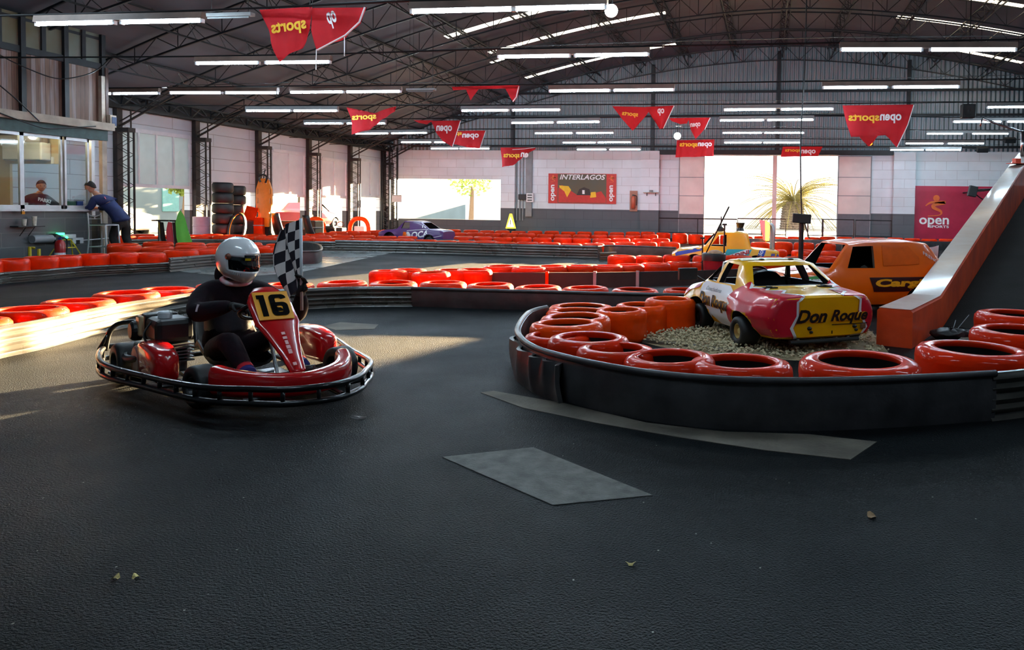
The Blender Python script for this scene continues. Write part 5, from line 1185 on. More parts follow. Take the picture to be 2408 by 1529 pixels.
# yellow pickup shaped car
STY = [(-.6, .16, .38, .44, .40, .40, .42, .36), (-.56, .12, .42, .46, .42, .42, .44, .38), (-.05, .10, .44, .48, .46, .44, .48, .4), (0, .10, .44, .48, .46, .44, .5, .4), (.06, .10, .44, .48, .47, .44, .80, .36), (.3, .10, .44, .48, .47, .44, .83, .37), (.72, .10, .44, .48, .47, .44, .82, .37), (1.0, .10, .44, .48, .47, .44, .50, .4), (1.08, .10, .44, .48, .46, .44, .48, .4), (1.55, .14, .42, .46, .40, .42, .42, .36), (1.68, .2, .34, .40, .33, .36, .34, .3)]
yc, yb_ = far_car('race_car', 'yellow small race car with blue and turquoise lettering in mid hall', 1762, 0, 15.9, PI + .12, STY, M_YEL2,
    [[(.52, .52), (.86, .52), (.68, .76), (.52, .765)]], ([(-.36, .52), (.36, .52), (.3, .77), (-.3, .77)], .64, 1.2), ([(-.3, .55), (.3, .55), (.28, .75), (-.28, .75)], -.1, .12), [(-.1, .15, .19, .3), (1.2, .15, .2, .3)], (.08, .97, .3))
by_ = bvh_of(yb_)
decal(by_, [(-.72, .14), (-.5, .46), (.02, .46), (-.16, .14)], FL, mat('turquoise', (40, 160, 170), .4), yc, 'turquoise_panel', .004)
decal(by_, [(-.76, .14), (-.1, .36), (-.02, .46), (-.1, .46), (-.66, .27)], FL, M_CWHITE, yc, 'white_ribbon', .006)
write(by_, 'PALADINI', -.7, -.04, .17, .26, FL, mat('brick_print', (176, 40, 40), .4), yc, .05, 0, .008, slant=.3)
decal(by_, [(.06, .14), (.2, .14), (.34, .5), (.26, .74), (.2, .74), (.2, .5)], FL, mat('royal_blue', (36, 60, 160), .4), yc, 'blue_flash', .005)
vs, fs, _ = text_geo('ersion', .02); pts = [V((.15 + .36 * v.x * .42 - .09 * v.y * .9, .17 + .36 * v.x * .9 + .09 * v.y * .42, 0)) for v in vs]; decal(by_, (pts, fs), FL, M_CWHITE, yc, 'lettering', .009, .045)
write(by_, 'PLA', .42, .6, .3, .38, FL, MATS['royal_blue'], yc, .04, .15, .007)
write(by_, 'UL', -1.34, -1.14, .16, .24, FL, MATS['royal_blue'], yc, .04, .15, .007)
decal(by_, [(-1.0, .5), (-1.06, .42), (-1.6, .3), (-1.62, .38)], FL, MATS['royal_blue'], yc, 'blue_flash', .005)
decal(by_, [(-.34, 1.1), (.34, 1.1), (.2, 1.5), (-.3, 1.45)], FT, M_CWHITE, yc, 'white_bonnet', .004)
decal(by_, [(.09 + .07 * math.cos(a), .66 + .08 * math.sin(a)) for a in [i * PI / 8 for i in range(16)]], FL, M_CWHITE, yc, 'number_disc', .006)
write(by_, '6', .06, .12, .6, .72, FL, M_INK, yc, .04, 0, .009)
mb = MB(); mb.lathe([(.09, .9), (.06, .97), (.1, 1.08), (.001, 1.08)], 14, M.Translation((.2, 0, -.06))); mb.build('roof_horn', M_BLACK, yc)
mb = MB(); mb.lathe([(.001, 1.0), (.07, .95), (.08, .86)], 14, M.Translation((.62, 0, -.05))); mb.tube([(.62, 0, .8), (.62, 0, 1.15)], .012, 5); mb.build('roof_light', M_BLACK, yc)
mb = MB(); mb.tube(smooth_path([V((-.5, -.2, .42)), V((-.5, -.2, .9)), V((-.46, 0, 1.0)), V((-.5, .2, .9)), V((-.5, .2, .42))]), .03, 8); mb.build('rear_hoop', M_ALU, yc, smooth=True)
# purple coupe, low front to the open window side
STP = [(-.5, .14, .38, .44, .42, .40, .44, .36), (-.4, .10, .42, .48, .46, .43, .48, .39), (.0, .10, .44, .5, .48, .44, .52, .4), (.35, .10, .44, .48, .49, .44, .76, .34), (.6, .10, .44, .48, .49, .44, .79, .35), (.95, .10, .44, .48, .49, .44, .78, .35), (1.2, .10, .44, .48, .48, .44, .52, .4), (1.3, .10, .44, .49, .48, .44, .5, .4), (1.75, .16, .40, .44, .44, .4, .46, .36), (1.9, .22, .34, .38, .38, .36, .4, .3)]
pc, pb_ = far_car('race_car', 'purple small race car with white lettering before the wide window', 1024, 0, 23.3, PI - .04, STP, M_CPURPLE,
    [[(.72, .53), (1.02, .53), (.96, .74), (.74, .74)]], ([(-.36, .53), (.36, .53), (.29, .73), (-.29, .73)], .9, 1.4), ([(-.36, .53), (.36, .53), (.28, .73), (-.28, .73)], -.2, .5), [(-.02, .15, .2, .3), (1.45, .17, .24, .25)], (.05, 1.18, .3))
bp_ = bvh_of(pb_)
write(bp_, 'OCA', -.62, .0, .2, .42, FL, M_CWHITE, pc, .03, .05, .006, slant=.12)
decal(bp_, [(-.84, .2), (-.74, .2), (-.64, .31), (-.72, .42), (-.8, .42), (-.72, .31)], FL, M_CWHITE, pc, 'white_chevron', .006)
decal(bp_, [(-.96, .2), (-.86, .2), (-.76, .31), (-.84, .42), (-.92, .42), (-.84, .31)], FL, M_CORANGE, pc, 'orange_chevron', .006)
write(bp_, '10', -.26, -.1, .56, .7, FL, M_CWHITE, pc, .02, 0, .006)
decal(bp_, [(-.8, .45), (.0, .52), (.0, .535), (-.8, .465)], FL, M_CWHITE, pc, 'white_line', .006)
decal(bp_, [(-.35, .14), (.46, .30), (.46, .315), (-.35, .155)], FL, M_CWHITE, pc, 'white_line', .006)

# ================================================================ ramp
o0 = V((1.05, 7.1, 0)); RD = V((.386, .9225, 0)); RN = V((.9225, -.386, 0))
def rz(t): return .36 if t < 1.45 else .36 + .207 * (t - 1.45)
ts = [0, .7, 1.2, 1.45, 1.9, 3, 5, 7, 9, 11, 13.6]
rings = []
for t in ts:
    p = o0 + RD * t; zb = max(0, .16 * (t - 2.2) - .2); w_ = .33
    rings.append([p + V((0, 0, 0)), p + V((0, 0, rz(t) - .025)), p + RN * .025 + V((0, 0, rz(t))), p + RN * (w_ - .025) + V((0, 0, rz(t))), p + RN * w_ + V((0, 0, rz(t) - .025)), p + RN * w_])
mb = MB(); mb.loft(rings)
M_OWALL = mat('painted_orange_wall', (240, 84, 28), .45, coat=.3, var=(2.2, .2, (196, 58, 28)), bump=(9, .3, .02))
M_OTOP = mat('scuffed_top', (146, 124, 112), .45, var=(3, .15, (150, 118, 100)), bump=(5, .3, .02), coat=.3)
rw = mb.build('ramp_wall', M_OWALL, auto=.7); tag(rw, 'orange painted sloping wall of the ramp with a scuffed grey top', 'ramp wall')
mb = MB(); L1 = []; n = len(ts)
for t in ts: p = o0 + RD * t; L1 += [p + RN * .012 + V((0, 0, rz(t) + .003)), p + RN * .318 + V((0, 0, rz(t) + .003))]
mb.add(L1, [(2 * i, 2 * i + 1, 2 * i + 3, 2 * i + 2) for i in range(n - 1)]); mb.build('wall_top', M_OTOP, rw)
# deck
mb = MB(); rings = []
for t in (1.6, 2.3, 4, 7, 10, 13.6):
    p = o0 + RD * t; z = max(.006, .17 * (t - 1.6)); rings.append([p + RN * .335 + V((0, 0, 0)), p + RN * .335 + V((0, 0, z)), p + RN * 4.2 + V((0, 0, z)), p + RN * 4.2])
mb.loft(rings); tag(mb.build('ramp_deck', mat('ramp_asphalt', (24, 23, 22), .85, spec=.15, var=(2, .4), bump=(60, .5, .012))), 'dark sloping ramp deck beside the orange wall', 'ramp')
p = o0 + RD * 12.9 + RN * .15; t = thing('handrail', 'thin chrome handrail at the top end of the ramp', 'handrail', (p.x, p.y, rz(12.9)))
mb = MB(); mb.tube([(0, 0, 0), (0, 0, .62)], .045, 10); mb.tube([(.25, .2, 0), (.25, .2, .6)], .045, 10); mb.build('post', M_CHROME, t, smooth=True)
mb = MB(); mb.tube([(.3, .2, .58), (-.1, 0, .62), (-1.05, -.35, .88)], .028, 10); mb.tube([(-1.05, -.35, .88), (-1.1, -.35, .7)], .02, 8); mb.build('rail', M_CHROME, t, smooth=True)
q = WY(2380, 402, (o0 + RD * 11.4).y); p = o0 + RD * 11.4 + RN * .16; mb = MB(); mb.box((0, 0, .06), (.14, .12, .12)); mb.box((0, 0, .006), (.4, .2, .012)); tag(mb.build('reflector_block', mat('orange_plastic', (230, 70, 30), .4), loc=(p.x, p.y, rz(11.4) + .03), rotz=.4), 'small orange block lying on top of the ramp wall', 'block')
p = WY(2287, 450, 27); t = thing('flood_lamp', 'black flood lamp on an arm in front of the big red banner', 'flood lamp', p)
mb = MB(); mb.box((0, 0, 0), (.28, .2, .38), M.Rotation(.2, 3, 'Y')); mb.build('housing', M_BLACK, t, bevel=.02)
mb = MB(); mb.tube([(0.1, 0, .05), (1.2, .3, .12)], .03, 6); mb.tube(smooth_path([V((.1, 0, -.1)), V((.5, .1, -.3)), V((.9, .2, .08))]), .02, 6); mb.tube([(1.2, .3, .12), (1.2, YF - p.y - .02, .12)], .03, 6); mb.build('arm', M_BLACK, t)
# rubbish at the ramp foot
p = G(2235, 800); t = thing('rubbish_bag', 'crumpled black plastic bag at the foot of the ramp', 'bag', (p.x, p.y, 0))
mb = MB(); bmv = []
mb.ball((0, 0, .05), .13, 10, 0, (1.5, .9, .5)); o = mb.build('bag', M_BLACK, t, smooth=True)
for v in o.data.vertices: v.co += V((rnd.uniform(-.02, .02), rnd.uniform(-.02, .02), rnd.uniform(-.012, .02)))
mb = MB()
for (x, y, z) in ((.25, .3, .22), (.12, .3, .16), (.3, .2, .1)): mb.tube([(0, 0, .03), (x, y, z)], .004, 4)
mb.build('loose_wire', M_GREYPAINT, t)
q = gp([(2248, 815), (2300, 770), (2330, 778), (2290, 815)]); mb = MB(); mb.prism([(p.x, p.y) for p in q], .05); struct(mb.build('floor_kerb', M_STRIP), 'dusty concrete edge at the foot of the ramp')

# ================================================================ gravel island, boards
q = gp([(1440, 790), (1480, 765), (1600, 752), (1700, 740), (1900, 740), (2050, 780), (2090, 830), (1900, 850), (1640, 836)])
GP = [(p.x, p.y) for p in q]; gcx, gcy = sum(a for a, _ in GP) / len(GP), sum(b for _, b in GP) / len(GP)
mb = MB(); vs = [(gcx, gcy, .03)]
for k in (.55, .85, 1.0): vs += [(gcx + (a - gcx) * k, gcy + (b - gcy) * k, .03 if k < .6 else (.02 if k < .9 else .002)) for a, b in GP]
n = len(GP); fs = [(0, 1 + i, 1 + (i + 1) % n) for i in range(n)]
for k in range(2): fs += [(1 + k * n + i, 1 + (k + 1) * n + i, 1 + (k + 1) * n + (i + 1) % n, 1 + k * n + (i + 1) % n) for i in range(n)]
mb.add(vs, fs); struct(mb.build('floor_gravel_bed', mat('gravel_dirt', (150, 136, 104), .9, var=(10, .3), bump=(60, .8, .02)), smooth=True), 'pale gravel bed under the red and yellow car')
def inpoly(x, y, P):
    c = False
    for i in range(len(P)):
        (a, b), (d, e) = P[i], P[i - 1]
        if (b > y) != (e > y) and x < (d - a) * (y - b) / (e - b) + a: c = not c
    return c
mb = MB(); k = 0
xs_, ys_ = [a for a, _ in GP], [b for _, b in GP]
ico = [(0, 0, 1), (.9, 0, .2), (0, .9, .2), (-.9, 0, .2), (0, -.9, .2), (0, 0, -.7)]; icf = [(0, 1, 2), (0, 2, 3), (0, 3, 4), (0, 4, 1), (5, 2, 1), (5, 3, 2), (5, 4, 3), (5, 1, 4)]
while k < 3200:
    x, y = rnd.uniform(min(xs_), max(xs_)), rnd.uniform(min(ys_), max(ys_))
    if not inpoly(x, y, GP): continue
    dens = math.exp(-((x + .62) ** 2 + (y - 6.95) ** 2) / .5)
    if rnd.random() > .25 + dens: continue
    s = rnd.uniform(.007, .02); R = M.Rotation(rnd.uniform(0, 6), 3, 'Z') @ M.Rotation(rnd.uniform(-.6, .6), 3, 'X'); z = .025 + .07 * dens * rnd.random()
    mb.add([R @ V((a * s * rnd.uniform(.7, 1.4), b * s * rnd.uniform(.7, 1.3), c * s)) + V((x, y, z)) for a, b, c in ico], icf); k += 1
stuff(mb.build('gravel', mat('gravel_stone', (196, 182, 148), .85, var=(50, .35))), 'loose pale gravel stones round the wheels of the red and yellow car', 'gravel')
M_GBOARD = mat('weathered_board', (112, 98, 84), .8, var=(6, .25), bump=(20, .3, .01))
for (a, b, h, lab) in (((1452, 782), (1570, 768), .2, 'weathered grey plank edging the gravel near the bright orange tyres'), ((1570, 768), (1640, 760), .18, 'weathered plank edging the gravel beside the front wheel')):
    p, q = G(*a), G(*b); d = q - p; mb = MB(); mb.box((p + q) / 2 + V((0, .08, h / 2)), (d.length, .04, h), M.Rotation(math.atan2(d.y, d.x), 3, 'Z')); tag(mb.build('edging_board', M_GBOARD), lab, 'board')
p = G(1447, 783); mb = MB(); mb.prism([(-.06, 0), (.06, 0), (.1, .24), (.06, .26)], .05, M.Translation((p.x, p.y, 0)) @ M.Rotation(PI / 2, 4, 'X')); tag(mb.build('stake_board', M_GBOARD), 'short leaning grey board at the end of the bright orange stack', 'board')
p = G(1556, 765); mb = MB(); mb.box((p.x, p.y, .13), (.06, .05, .26), M.Rotation(-.25, 3, 'Y')); tag(mb.build('stake_board', M_CRED), 'short red stake leaning before the bright orange tyres', 'stake')
p, q = G(1480, 800), G(1720, 830); d = q - p; mb = MB(); mb.box((p + q) / 2 + V((0, 0, .015)), (d.length, .1, .03), M.Rotation(math.atan2(d.y, d.x), 3, 'Z')); tag(mb.build('edging_board', M_STRIP), 'flat pale board lying between gravel and near tyres', 'board')

# ================================================================ things standing in mid hall
p = G(1884, 612); Yp = 14.6; x = WY(1884, 560, Yp).x; zt = WY(1884, 525, Yp).z; zb0 = WY(1884, 503, Yp).z
t = thing('timing_box', 'black box on a post, hung about with a cable from the roof', 'signal post', (x, Yp, 0))
mb = MB(); mb.tube([(0, 0, 0), (0, 0, zt)], .05, 10); mb.build('post', M_BLACK, t, auto=.6)
mb = MB(); mb.box((0, 0, (zt + zb0) / 2), (.36, .2, zb0 - zt), M.Rotation(.06, 3, 'Y')); mb.build('box', M_BLACK, t, bevel=.015)
mb = MB(); mb.tube([(.06, 0, zt), (.16, 0, zt - .3)], .012, 5); mb.build('strut', M_STEEL, t)
mb = MB(); mb.lathe([(.2, .0), (.24, .04), (.24, .14), (.2, .18)], 24, M.Translation((0, -.02, .0)), 0, True); mb.build('base_tyre', M_RUB, t, auto=.6)
c0 = V((x, Yp, zb0)); mb = MB(); mb.tube(smooth_path([V((0, 0, 0)), V((-.03, 0, .6)), V((-.05, 0, 1.6)), V((.0, 0, 3.2)), V((0, 0, roof_z(x) - zb0 - .8))]), .014, 6); tag(mb.build('hanging_cable', M_BLACK, loc=c0), 'single cable hanging from the roof down to the black timing box', 'cable')
# broom and red bin
a, b = G(1637, 652), WY(1714, 487, 11.6); t = thing('broom', 'long dark broom leaning beside the red bin', 'broom', (a.x, a.y, 0))
mb = MB(); mb.tube([(0, 0, .08), (b.x - a.x, b.y - a.y, b.z)], .012, 8); mb.build('handle', M_STEEL, t)
mb = MB(); mb.box((-.06, 0, .05), (.36, .08, .09)); mb.build('brush', mat('straw_bristle', (110, 100, 70), .9, var=(60, .4)), t)
p = WY(1678, 640, 12.6); t = thing('rubbish_bin', 'dark red bin with a black bag hanging over its rim', 'bin', (p.x, 12.6, 0)); zr = WY(1678, 598, 12.6).z
mb = MB(); mb.lathe([(.001, 0), (.15, 0), (.2, zr), (.19, zr), (.14, .02), (.001, .02)], 22); mb.build('bucket', mat('dark_red_plastic', (150, 20, 34), .4, var=(9, .15)), t, auto=.7)
mb = MB(); mb.lathe([(.205, zr - .11 + .015 * 0), (.21, zr), (.2, zr + .02), (.17, zr + .01), (.15, zr - .06)], 22); mb.build('bag', M_BLACK, t, smooth=True)
mb = MB(); mb.ball((.02, 0, zr), .13, 8, 0, (1.1, 1, .6)); mb.build('paper', mat('kraft_paper', (170, 140, 110), .8, var=(20, .3)), t)
for px, lab in ((1651, 'thin dark stake on the near side of the red bin'), (1702, 'thin dark stake carrying the lamp beyond the red bin')):
    a = WY(px, 640, 12.9); z = WY(px, 560 if px < 1690 else 528, 12.9).z; mb = MB(); mb.tube([(a.x, 12.9, 0), (a.x, 12.9, z)], .014, 6); mb.box((a.x, 12.9, z), (.08, .05, .03)); tag(mb.build('marker_stake', M_STEEL), lab, 'stake')
# white banner behind the orange car
Yb = 15.2; a, b = WY(2010, 573, Yb), WY(2207, 610, Yb); t = thing('cloth_banner', 'sagging white cloth banner with a blue and yellow shape', 'banner', (a.x, Yb, 0)); w = b.x - a.x
mb = MB(); n = 24; vs = []
for j in range(6):
    for i in range(n + 1):
        u = i / n; vs.append((w * u, .05 * math.sin(u * 19 + j * .4), a.z - (a.z - .12) * j / 5 + .05 * abs(math.sin(u * PI * 3)) * (1 - j / 5) * -1))
mb.add(vs, [(j * (n + 1) + i, j * (n + 1) + i + 1, (j + 1) * (n + 1) + i + 1, (j + 1) * (n + 1) + i) for j in range(5) for i in range(n)]); mb.build('cloth', sheet_mat('white_cloth', (214, 216, 220), .2, .8), t, smooth=True)
mb = MB(); mb.add([(w * .42, -.07, a.z - .32), (w * .5, -.07, a.z - .32), (w * .48, -.07, a.z - .1), (w * .44, -.07, a.z - .14)], [(0, 1, 2, 3)]); mb.build('blue_shape', mat('sky_blue', (60, 160, 220), .5), t)
mb = MB(); mb.add([(w * .49, -.075, a.z - .07), (w * .5, -.075, a.z - .1), (w * .55, -.075, a.z - .28), (w * .56, -.075, a.z - .2)], [(0, 1, 2, 3)]); mb.build('yellow_shape', M_YELLOWP, t)
mb = MB()
for x in (0, w * .5, w): mb.box((x, .09, a.z / 2), (.05, .04, a.z))
mb.build('pole', M_STEEL, t)
# orange feather flag at the doorway
Yo = 26.0; a = WY(1812, 560, Yo); zt = WY(1812, 518, Yo).z; t = thing('feather_flag', 'orange and dark red cloth flag standing before the doorway', 'flag', (a.x, Yo, 0)); wx = (WY(1812, 540, Yo).x - WY(1782, 540, Yo).x)
mb = MB(); mb.add([(-wx * .9, 0, zt), (-wx * .45, .1, zt - .02), (0, 0, zt - .1), (-.05, 0, .25), (-wx * .4, .08, .2), (-wx * .6, 0, .3)], [(0, 1, 4, 5), (1, 2, 3, 4)], 0); mb.mi = [0, 1]; mb.build('cloth', [sheet_mat('plum_cloth', (96, 40, 60), .4), sheet_mat('orange_cloth', (250, 140, 50), .5)], t)
mb = MB(); mb.tube([(-.02, 0, 0), (-.02, 0, zt + .05)], .018, 6); mb.build('pole', M_GREYPAINT, t)
# ================================================================ people helpers
def skin_mesh(nodes, edges, sub=2, root=0):
    """nodes: name -> (point, radius or (rx, ry)); one continuous skinned surface"""
    ks = list(nodes); ix = {k: i for i, k in enumerate(ks)}
    me = bpy.data.meshes.new('s'); me.from_pydata([tuple(nodes[k][0]) for k in ks], [(ix[a], ix[b]) for a, b in edges], [])
    o = bpy.data.objects.new('s', me); COL.objects.link(o)
    o.modifiers.new('k', 'SKIN')
    for i, k in enumerate(ks):
        r = nodes[k][1]; r = r if isinstance(r, tuple) else (r, r)
        me.skin_vertices[0].data[i].radius = r; me.skin_vertices[0].data[i].use_root = (i == root)
    md = o.modifiers.new('u', 'SUBSURF'); md.levels = sub; md.render_levels = sub
    bpy.context.view_layer.update(); out = evaluated(o); out.polygons.foreach_set('use_smooth', [True] * len(out.polygons)); return out
def skinned(name, nodes, edges, m, parent, sub=2):
    me = skin_mesh(nodes, edges, sub); me.materials.clear(); me.materials.append(m); return link(name, me, parent)
def chain(*ks): return list(zip(ks, ks[1:]))
def hand_nodes(pref, wrist, fwd, up, s=1.0, curl=.5, thumb=1):
    """palm and five separate bent fingers; fwd along the hand, up out of its back"""
    fwd = fwd.normalized(); up = (up - fwd * up.dot(fwd)).normalized(); sd = fwd.cross(up)
    nd = {pref + 'palm': (wrist + fwd * .05 * s, (.036 * s, .02 * s))}; ed = []
    for i, (off, ln) in enumerate(((-.03, .062), (-.01, .075), (.011, .07), (.03, .055))):
        p0 = wrist + fwd * .085 * s + sd * off * s * .95; d = fwd; r = .0095 * s
        nd[pref + 'f%d0' % i] = (p0, r * 1.15); ed.append((pref + 'palm', pref + 'f%d0' % i)); prev = pref + 'f%d0' % i
        for j in range(3):
            a = curl * (.7 + .25 * j); d = (d * math.cos(a) - up * math.sin(a)).normalized(); up2 = up
            p0 = p0 + d * ln * s * (.48, .34, .24)[j]; k = pref + 'f%d%d' % (i, j + 1); nd[k] = (p0, r * (1, .92, .8)[j]); ed.append((prev, k)); prev = k
    t0 = wrist + fwd * .03 * s + sd * (-.032 * thumb) * s; t1 = t0 + (fwd * .6 - sd * .8 * thumb - up * .35).normalized() * .035 * s; t2 = t1 + (fwd * .8 - sd * .2 * thumb - up * .6).normalized() * .03 * s
    nd[pref + 't0'] = (t0, .013 * s); nd[pref + 't1'] = (t1, .0105 * s); nd[pref + 't2'] = (t2, .009 * s); ed += [(pref + 'palm', pref + 't0'), (pref + 't0', pref + 't1'), (pref + 't1', pref + 't2')]
    return nd, ed
def head_mesh(mat4, skin, hair_m, parent, hair='short', s=1.0):
    """head facing local +x: skull, brow, nose, mouth, chin, ears, eyes and hair"""
    n, m = 20, 28; vs = []
    for i in range(n + 1):
        th = PI * i / n; z = math.cos(th); r = math.sin(th)
        for k in range(m):
            a = 2 * PI * k / m; x, y = r * math.cos(a), r * math.sin(a)
            X, Y, Z = x * .098, y * .075, z * .118
            if z < 0: f = 1 - .30 * (-z) ** 1.3; Y *= f; X = X * (1 - .22 * (-z)) + (.012 * -z)
            fx = max(0, math.cos(a)) ** 6 * r
            nose = math.exp(-((z + .15) / .16) ** 2) * math.exp(-(y / .16) ** 2) * (x > 0)
            brow = math.exp(-((z - .16) / .08) ** 2) * math.exp(-(y / .6) ** 2) * (x > 0)
            eye = math.exp(-((z - .02) / .09) ** 2) * (math.exp(-((y - .36) / .16) ** 2) + math.exp(-((y + .36) / .16) ** 2)) * (x > 0)
            lip = math.exp(-((z + .47) / .06) ** 2) * math.exp(-(y / .3) ** 2) * (x > 0); chin = math.exp(-((z + .82) / .14) ** 2) * math.exp(-(y / .4) ** 2) * (x > 0)
            X += .024 * nose + .005 * brow - .009 * eye + .006 * lip + .010 * chin
            vs.append(V((X, Y, Z)))
    fs = [(i * m + k, i * m + (k + 1) % m, (i + 1) * m + (k + 1) % m, (i + 1) * m + k) for i in range(n) for k in range(m)]
    mb = MB(); mb.add([mat4 @ (v * s) for v in vs], fs)
    for sg in (-1, 1):
        mb.ball((0, 0, 0), 1, 6); q = mb.v[-(7 * 12):]
        for i in range(len(q)): mb.v[len(mb.v) - len(q) + i] = mat4 @ (V((q[i].x * .018 - .005, q[i].y * .008 + sg * .078, q[i].z * .03 - .005)) * s)
    h = mb.build('head', skin, parent, smooth=True)
    mb = MB()
    for sg in (-1, 1):
        k0 = len(mb.v); mb.ball((0, 0, 0), .0105, 6)
        for i in range(k0, len(mb.v)): mb.v[i] = mat4 @ ((mb.v[i] + V((.079, sg * .029, .003))) * s)
    mb.build('eye', mat('eye_dark', (40, 28, 22), .3), h, smooth=True)
    mb = MB(); 
    for sg in (-1, 1): mb.tube([mat4 @ (V((.089, sg * .014, .021)) * s), mat4 @ (V((.087, sg * .03, .026)) * s), mat4 @ (V((.074, sg * .047, .02)) * s)], .004 * s, 5)
    mb.build('eyebrow', hair_m, h)
    mb = MB(); mb.tube([mat4 @ (V((.084, -.02, -.055)) * s), mat4 @ (V((.0925, 0, -.056)) * s), mat4 @ (V((.084, .02, -.055)) * s)], .004 * s, 5); mb.build('mouth', mat('lips', (150, 84, 76), .5), h)
    # hair cap
    vs = []; rows = 12
    for i in range(rows + 1):
        for k in range(m):
            a = 2 * PI * k / m; front = max(0, math.cos(a)); lim = .46 - .12 * front + .16 * max(0, -math.cos(a)); 
            if abs(math.sin(a)) > .8: lim -= .04
            th = PI * lim * i / rows; z = math.cos(th); r = math.sin(th); e = 1.07 + .012 * math.sin(9 * a + 3 * i) + (.05 if hair == 'tuft' and i < 5 else 0)
            vs.append(mat4 @ (V((r * math.cos(a) * .098 * e - .003, r * math.sin(a) * .076 * e, z * .119 * e)) * s))
    mb = MB(); mb.add(vs, [(i * m + k, i * m + (k + 1) % m, (i + 1) * m + (k + 1) % m, (i + 1) * m + k) for i in range(rows) for k in range(m)])
    ho = mb.build('hair', hair_m, parent, smooth=True); md = ho.modifiers.new('s', 'SOLIDIFY'); md.thickness = .006
    return h

# ================================================================ the kart (x ahead, y to its left)
KA = math.radians(-33); KO = V((-3.70, 4.66, 0))
M_KRED = mat('kart_red', (196, 12, 18), .22, coat=.9, var=(3, .12))
M_KBLK = mat('kart_black_tube', (24, 24, 26), .28, .3, coat=.5, var=(9, .4))
M_METAL = mat('engine_metal', (120, 126, 128), .4, .8, var=(20, .3))
kart = thing('racing_kart', 'red rental kart number 16 with black tube bumpers on the bend', 'kart', KO, KA)
rail = [(-.92, -.5), (-.86, -.64), (-.30, -.75), (.30, -.64), (.86, -.515), (1.14, -.34), (1.31, -.19), (1.37, .04), (1.28, .22), (1.14, .34), (.86, .515), (.30, .64), (-.30, .75), (-.86, .64), (-.92, .5)]
for nm, z in (('upper_bumper_rail', .19), ('lower_bumper_rail', .105)):
    mb = MB(); mb.tube(smooth_path([V((x, y, z - .02 * (1 - min(1, abs(x - .2))) if nm[0] == 'u' else z)) for x, y in rail], 4, True), .019, 10, True); mb.build(nm, M_KBLK, kart, smooth=True)
rp = smooth_path([V((x, y, 0)) for x, y in rail], 4, True)
for i, (p, d) in enumerate(resample(rp, .19)):
    if abs(p.y) > .5 or p.x > .8:
        mb = MB(); mb.tube([p + V((0, 0, .1)), p + V((0, 0, .19))], .013, 8); mb.build('bumper_strut', M_KBLK, kart, smooth=True)
for s in (-1, 1):
    mb = MB(); mb.tube(smooth_path([V((-.88, s * .62, .17)), V((-.86, s * .60, .30)), V((-.80, s * .55, .37)), V((-.72, s * .42, .38)), V((-.72, s * .30, .37)), V((-.74, s * .25, .30)), V((-.74, s * .25, .12))], 5), .017, 10); mb.tube([(-.88, s * .66, .18), (-.86, s * .6, .3)], .013, 8); mb.build('rear_hoop', M_KBLK, kart, smooth=True)
mb = MB(); mb.tube([(-.9, -.5, .12), (-.9, .5, .12)], .018, 8); mb.tube([(-.45, -.55, .14), (-.45, .55, .14)], .018, 8); mb.tube([(.59, -.42, .12), (.59, .42, .12)], .016, 8)
for s in (-1, 1):
    mb.tube([(-.9, s * .3, .11), (.0, s * .34, .07), (.5, s * .22, .07), (1.25, s * .14, .09)], .017, 8); mb.tube([(-.3, s * .72, .11), (-.3, s * .3, .07)], .014, 8); mb.tube([(.32, s * .64, .11), (.32, s * .25, .07)], .014, 8); mb.tube([(1.05, s * .36, .11), (1.0, s * .14, .08)], .014, 8)
mb.box((.45, 0, .055), (.85, .46, .008)); mb.build('chassis', M_KBLK, kart)
for x, y, r, w, st in ((-.45, -.565, .142, .19, 0), (-.45, .565, .142, .19, 0), (.59, -.43, .13, .13, .12), (.59, .43, .13, .13, .12)): wheel(kart, x, y, r, w, M_DARKRIM, steer=st)
# side pods
def pod(s, x0, x1, yc, nm, h=.25, w=.17):
    rings = []
    for i in range(9):
        u = i / 8; x = x0 + (x1 - x0) * u; k = .62 + .38 * math.sin(PI * min(1, .12 + u * .88)) ** .5 if True else 1
        hh = h * (.70 + .30 * math.sin(PI * (.18 + .7 * u))); ww = w * (.72 + .28 * math.sin(PI * (.1 + .8 * u)))
        rings.append([V((x, yc + s * (ww * .5 * math.copysign(abs(math.cos(a)) ** .55, math.cos(a))), .10 + hh * .5 + hh * .5 * math.copysign(abs(math.sin(a)) ** .55, math.sin(a)))) for a in [2 * PI * q / 20 for q in range(20)]])
    mb = MB(); mb.loft(rings); return mb.build(nm, M_KRED, kart, smooth=True, sub=1)
pod(-1, -.20, .30, -.53, 'side_pod'); pod(1, -.18, .36, .46, 'side_pod')
# front fairing: a red U wrapped round the nose
path = smooth_path([V((.70, -.40, 0)), V((.86, -.335, 0)), V((1.03, -.2, 0)), V((1.10, 0, 0)), V((1.03, .2, 0)), V((.90, .31, 0)), V((.76, .36, 0))], 5)
rings = []; n = len(path)
for i, p in enumerate(path):
    d = (path[min(i + 1, n - 1)] - path[max(i - 1, 0)]).normalized(); nr = V((d.y, -d.x, 0)); u = abs(i / (n - 1) - .5) * 2
    hh = .135 + .055 * u ** 1.5 + (.015 * (i / n)); ww = .11 - .01 * u; e = 1 if 0 < i < n - 1 else .8
    rings.append([p + nr * (ww * .5 * math.copysign(abs(math.cos(a)) ** .6, math.cos(a)) * e) + V((0, 0, .09 + hh * .5 + hh * .5 * math.copysign(abs(math.sin(a)) ** .6, math.sin(a)) * e)) for a in [2 * PI * q / 20 for q in range(20)]])
mb = MB(); mb.loft(rings); mb.build('front_fairing', M_KRED, kart, smooth=True, sub=1)
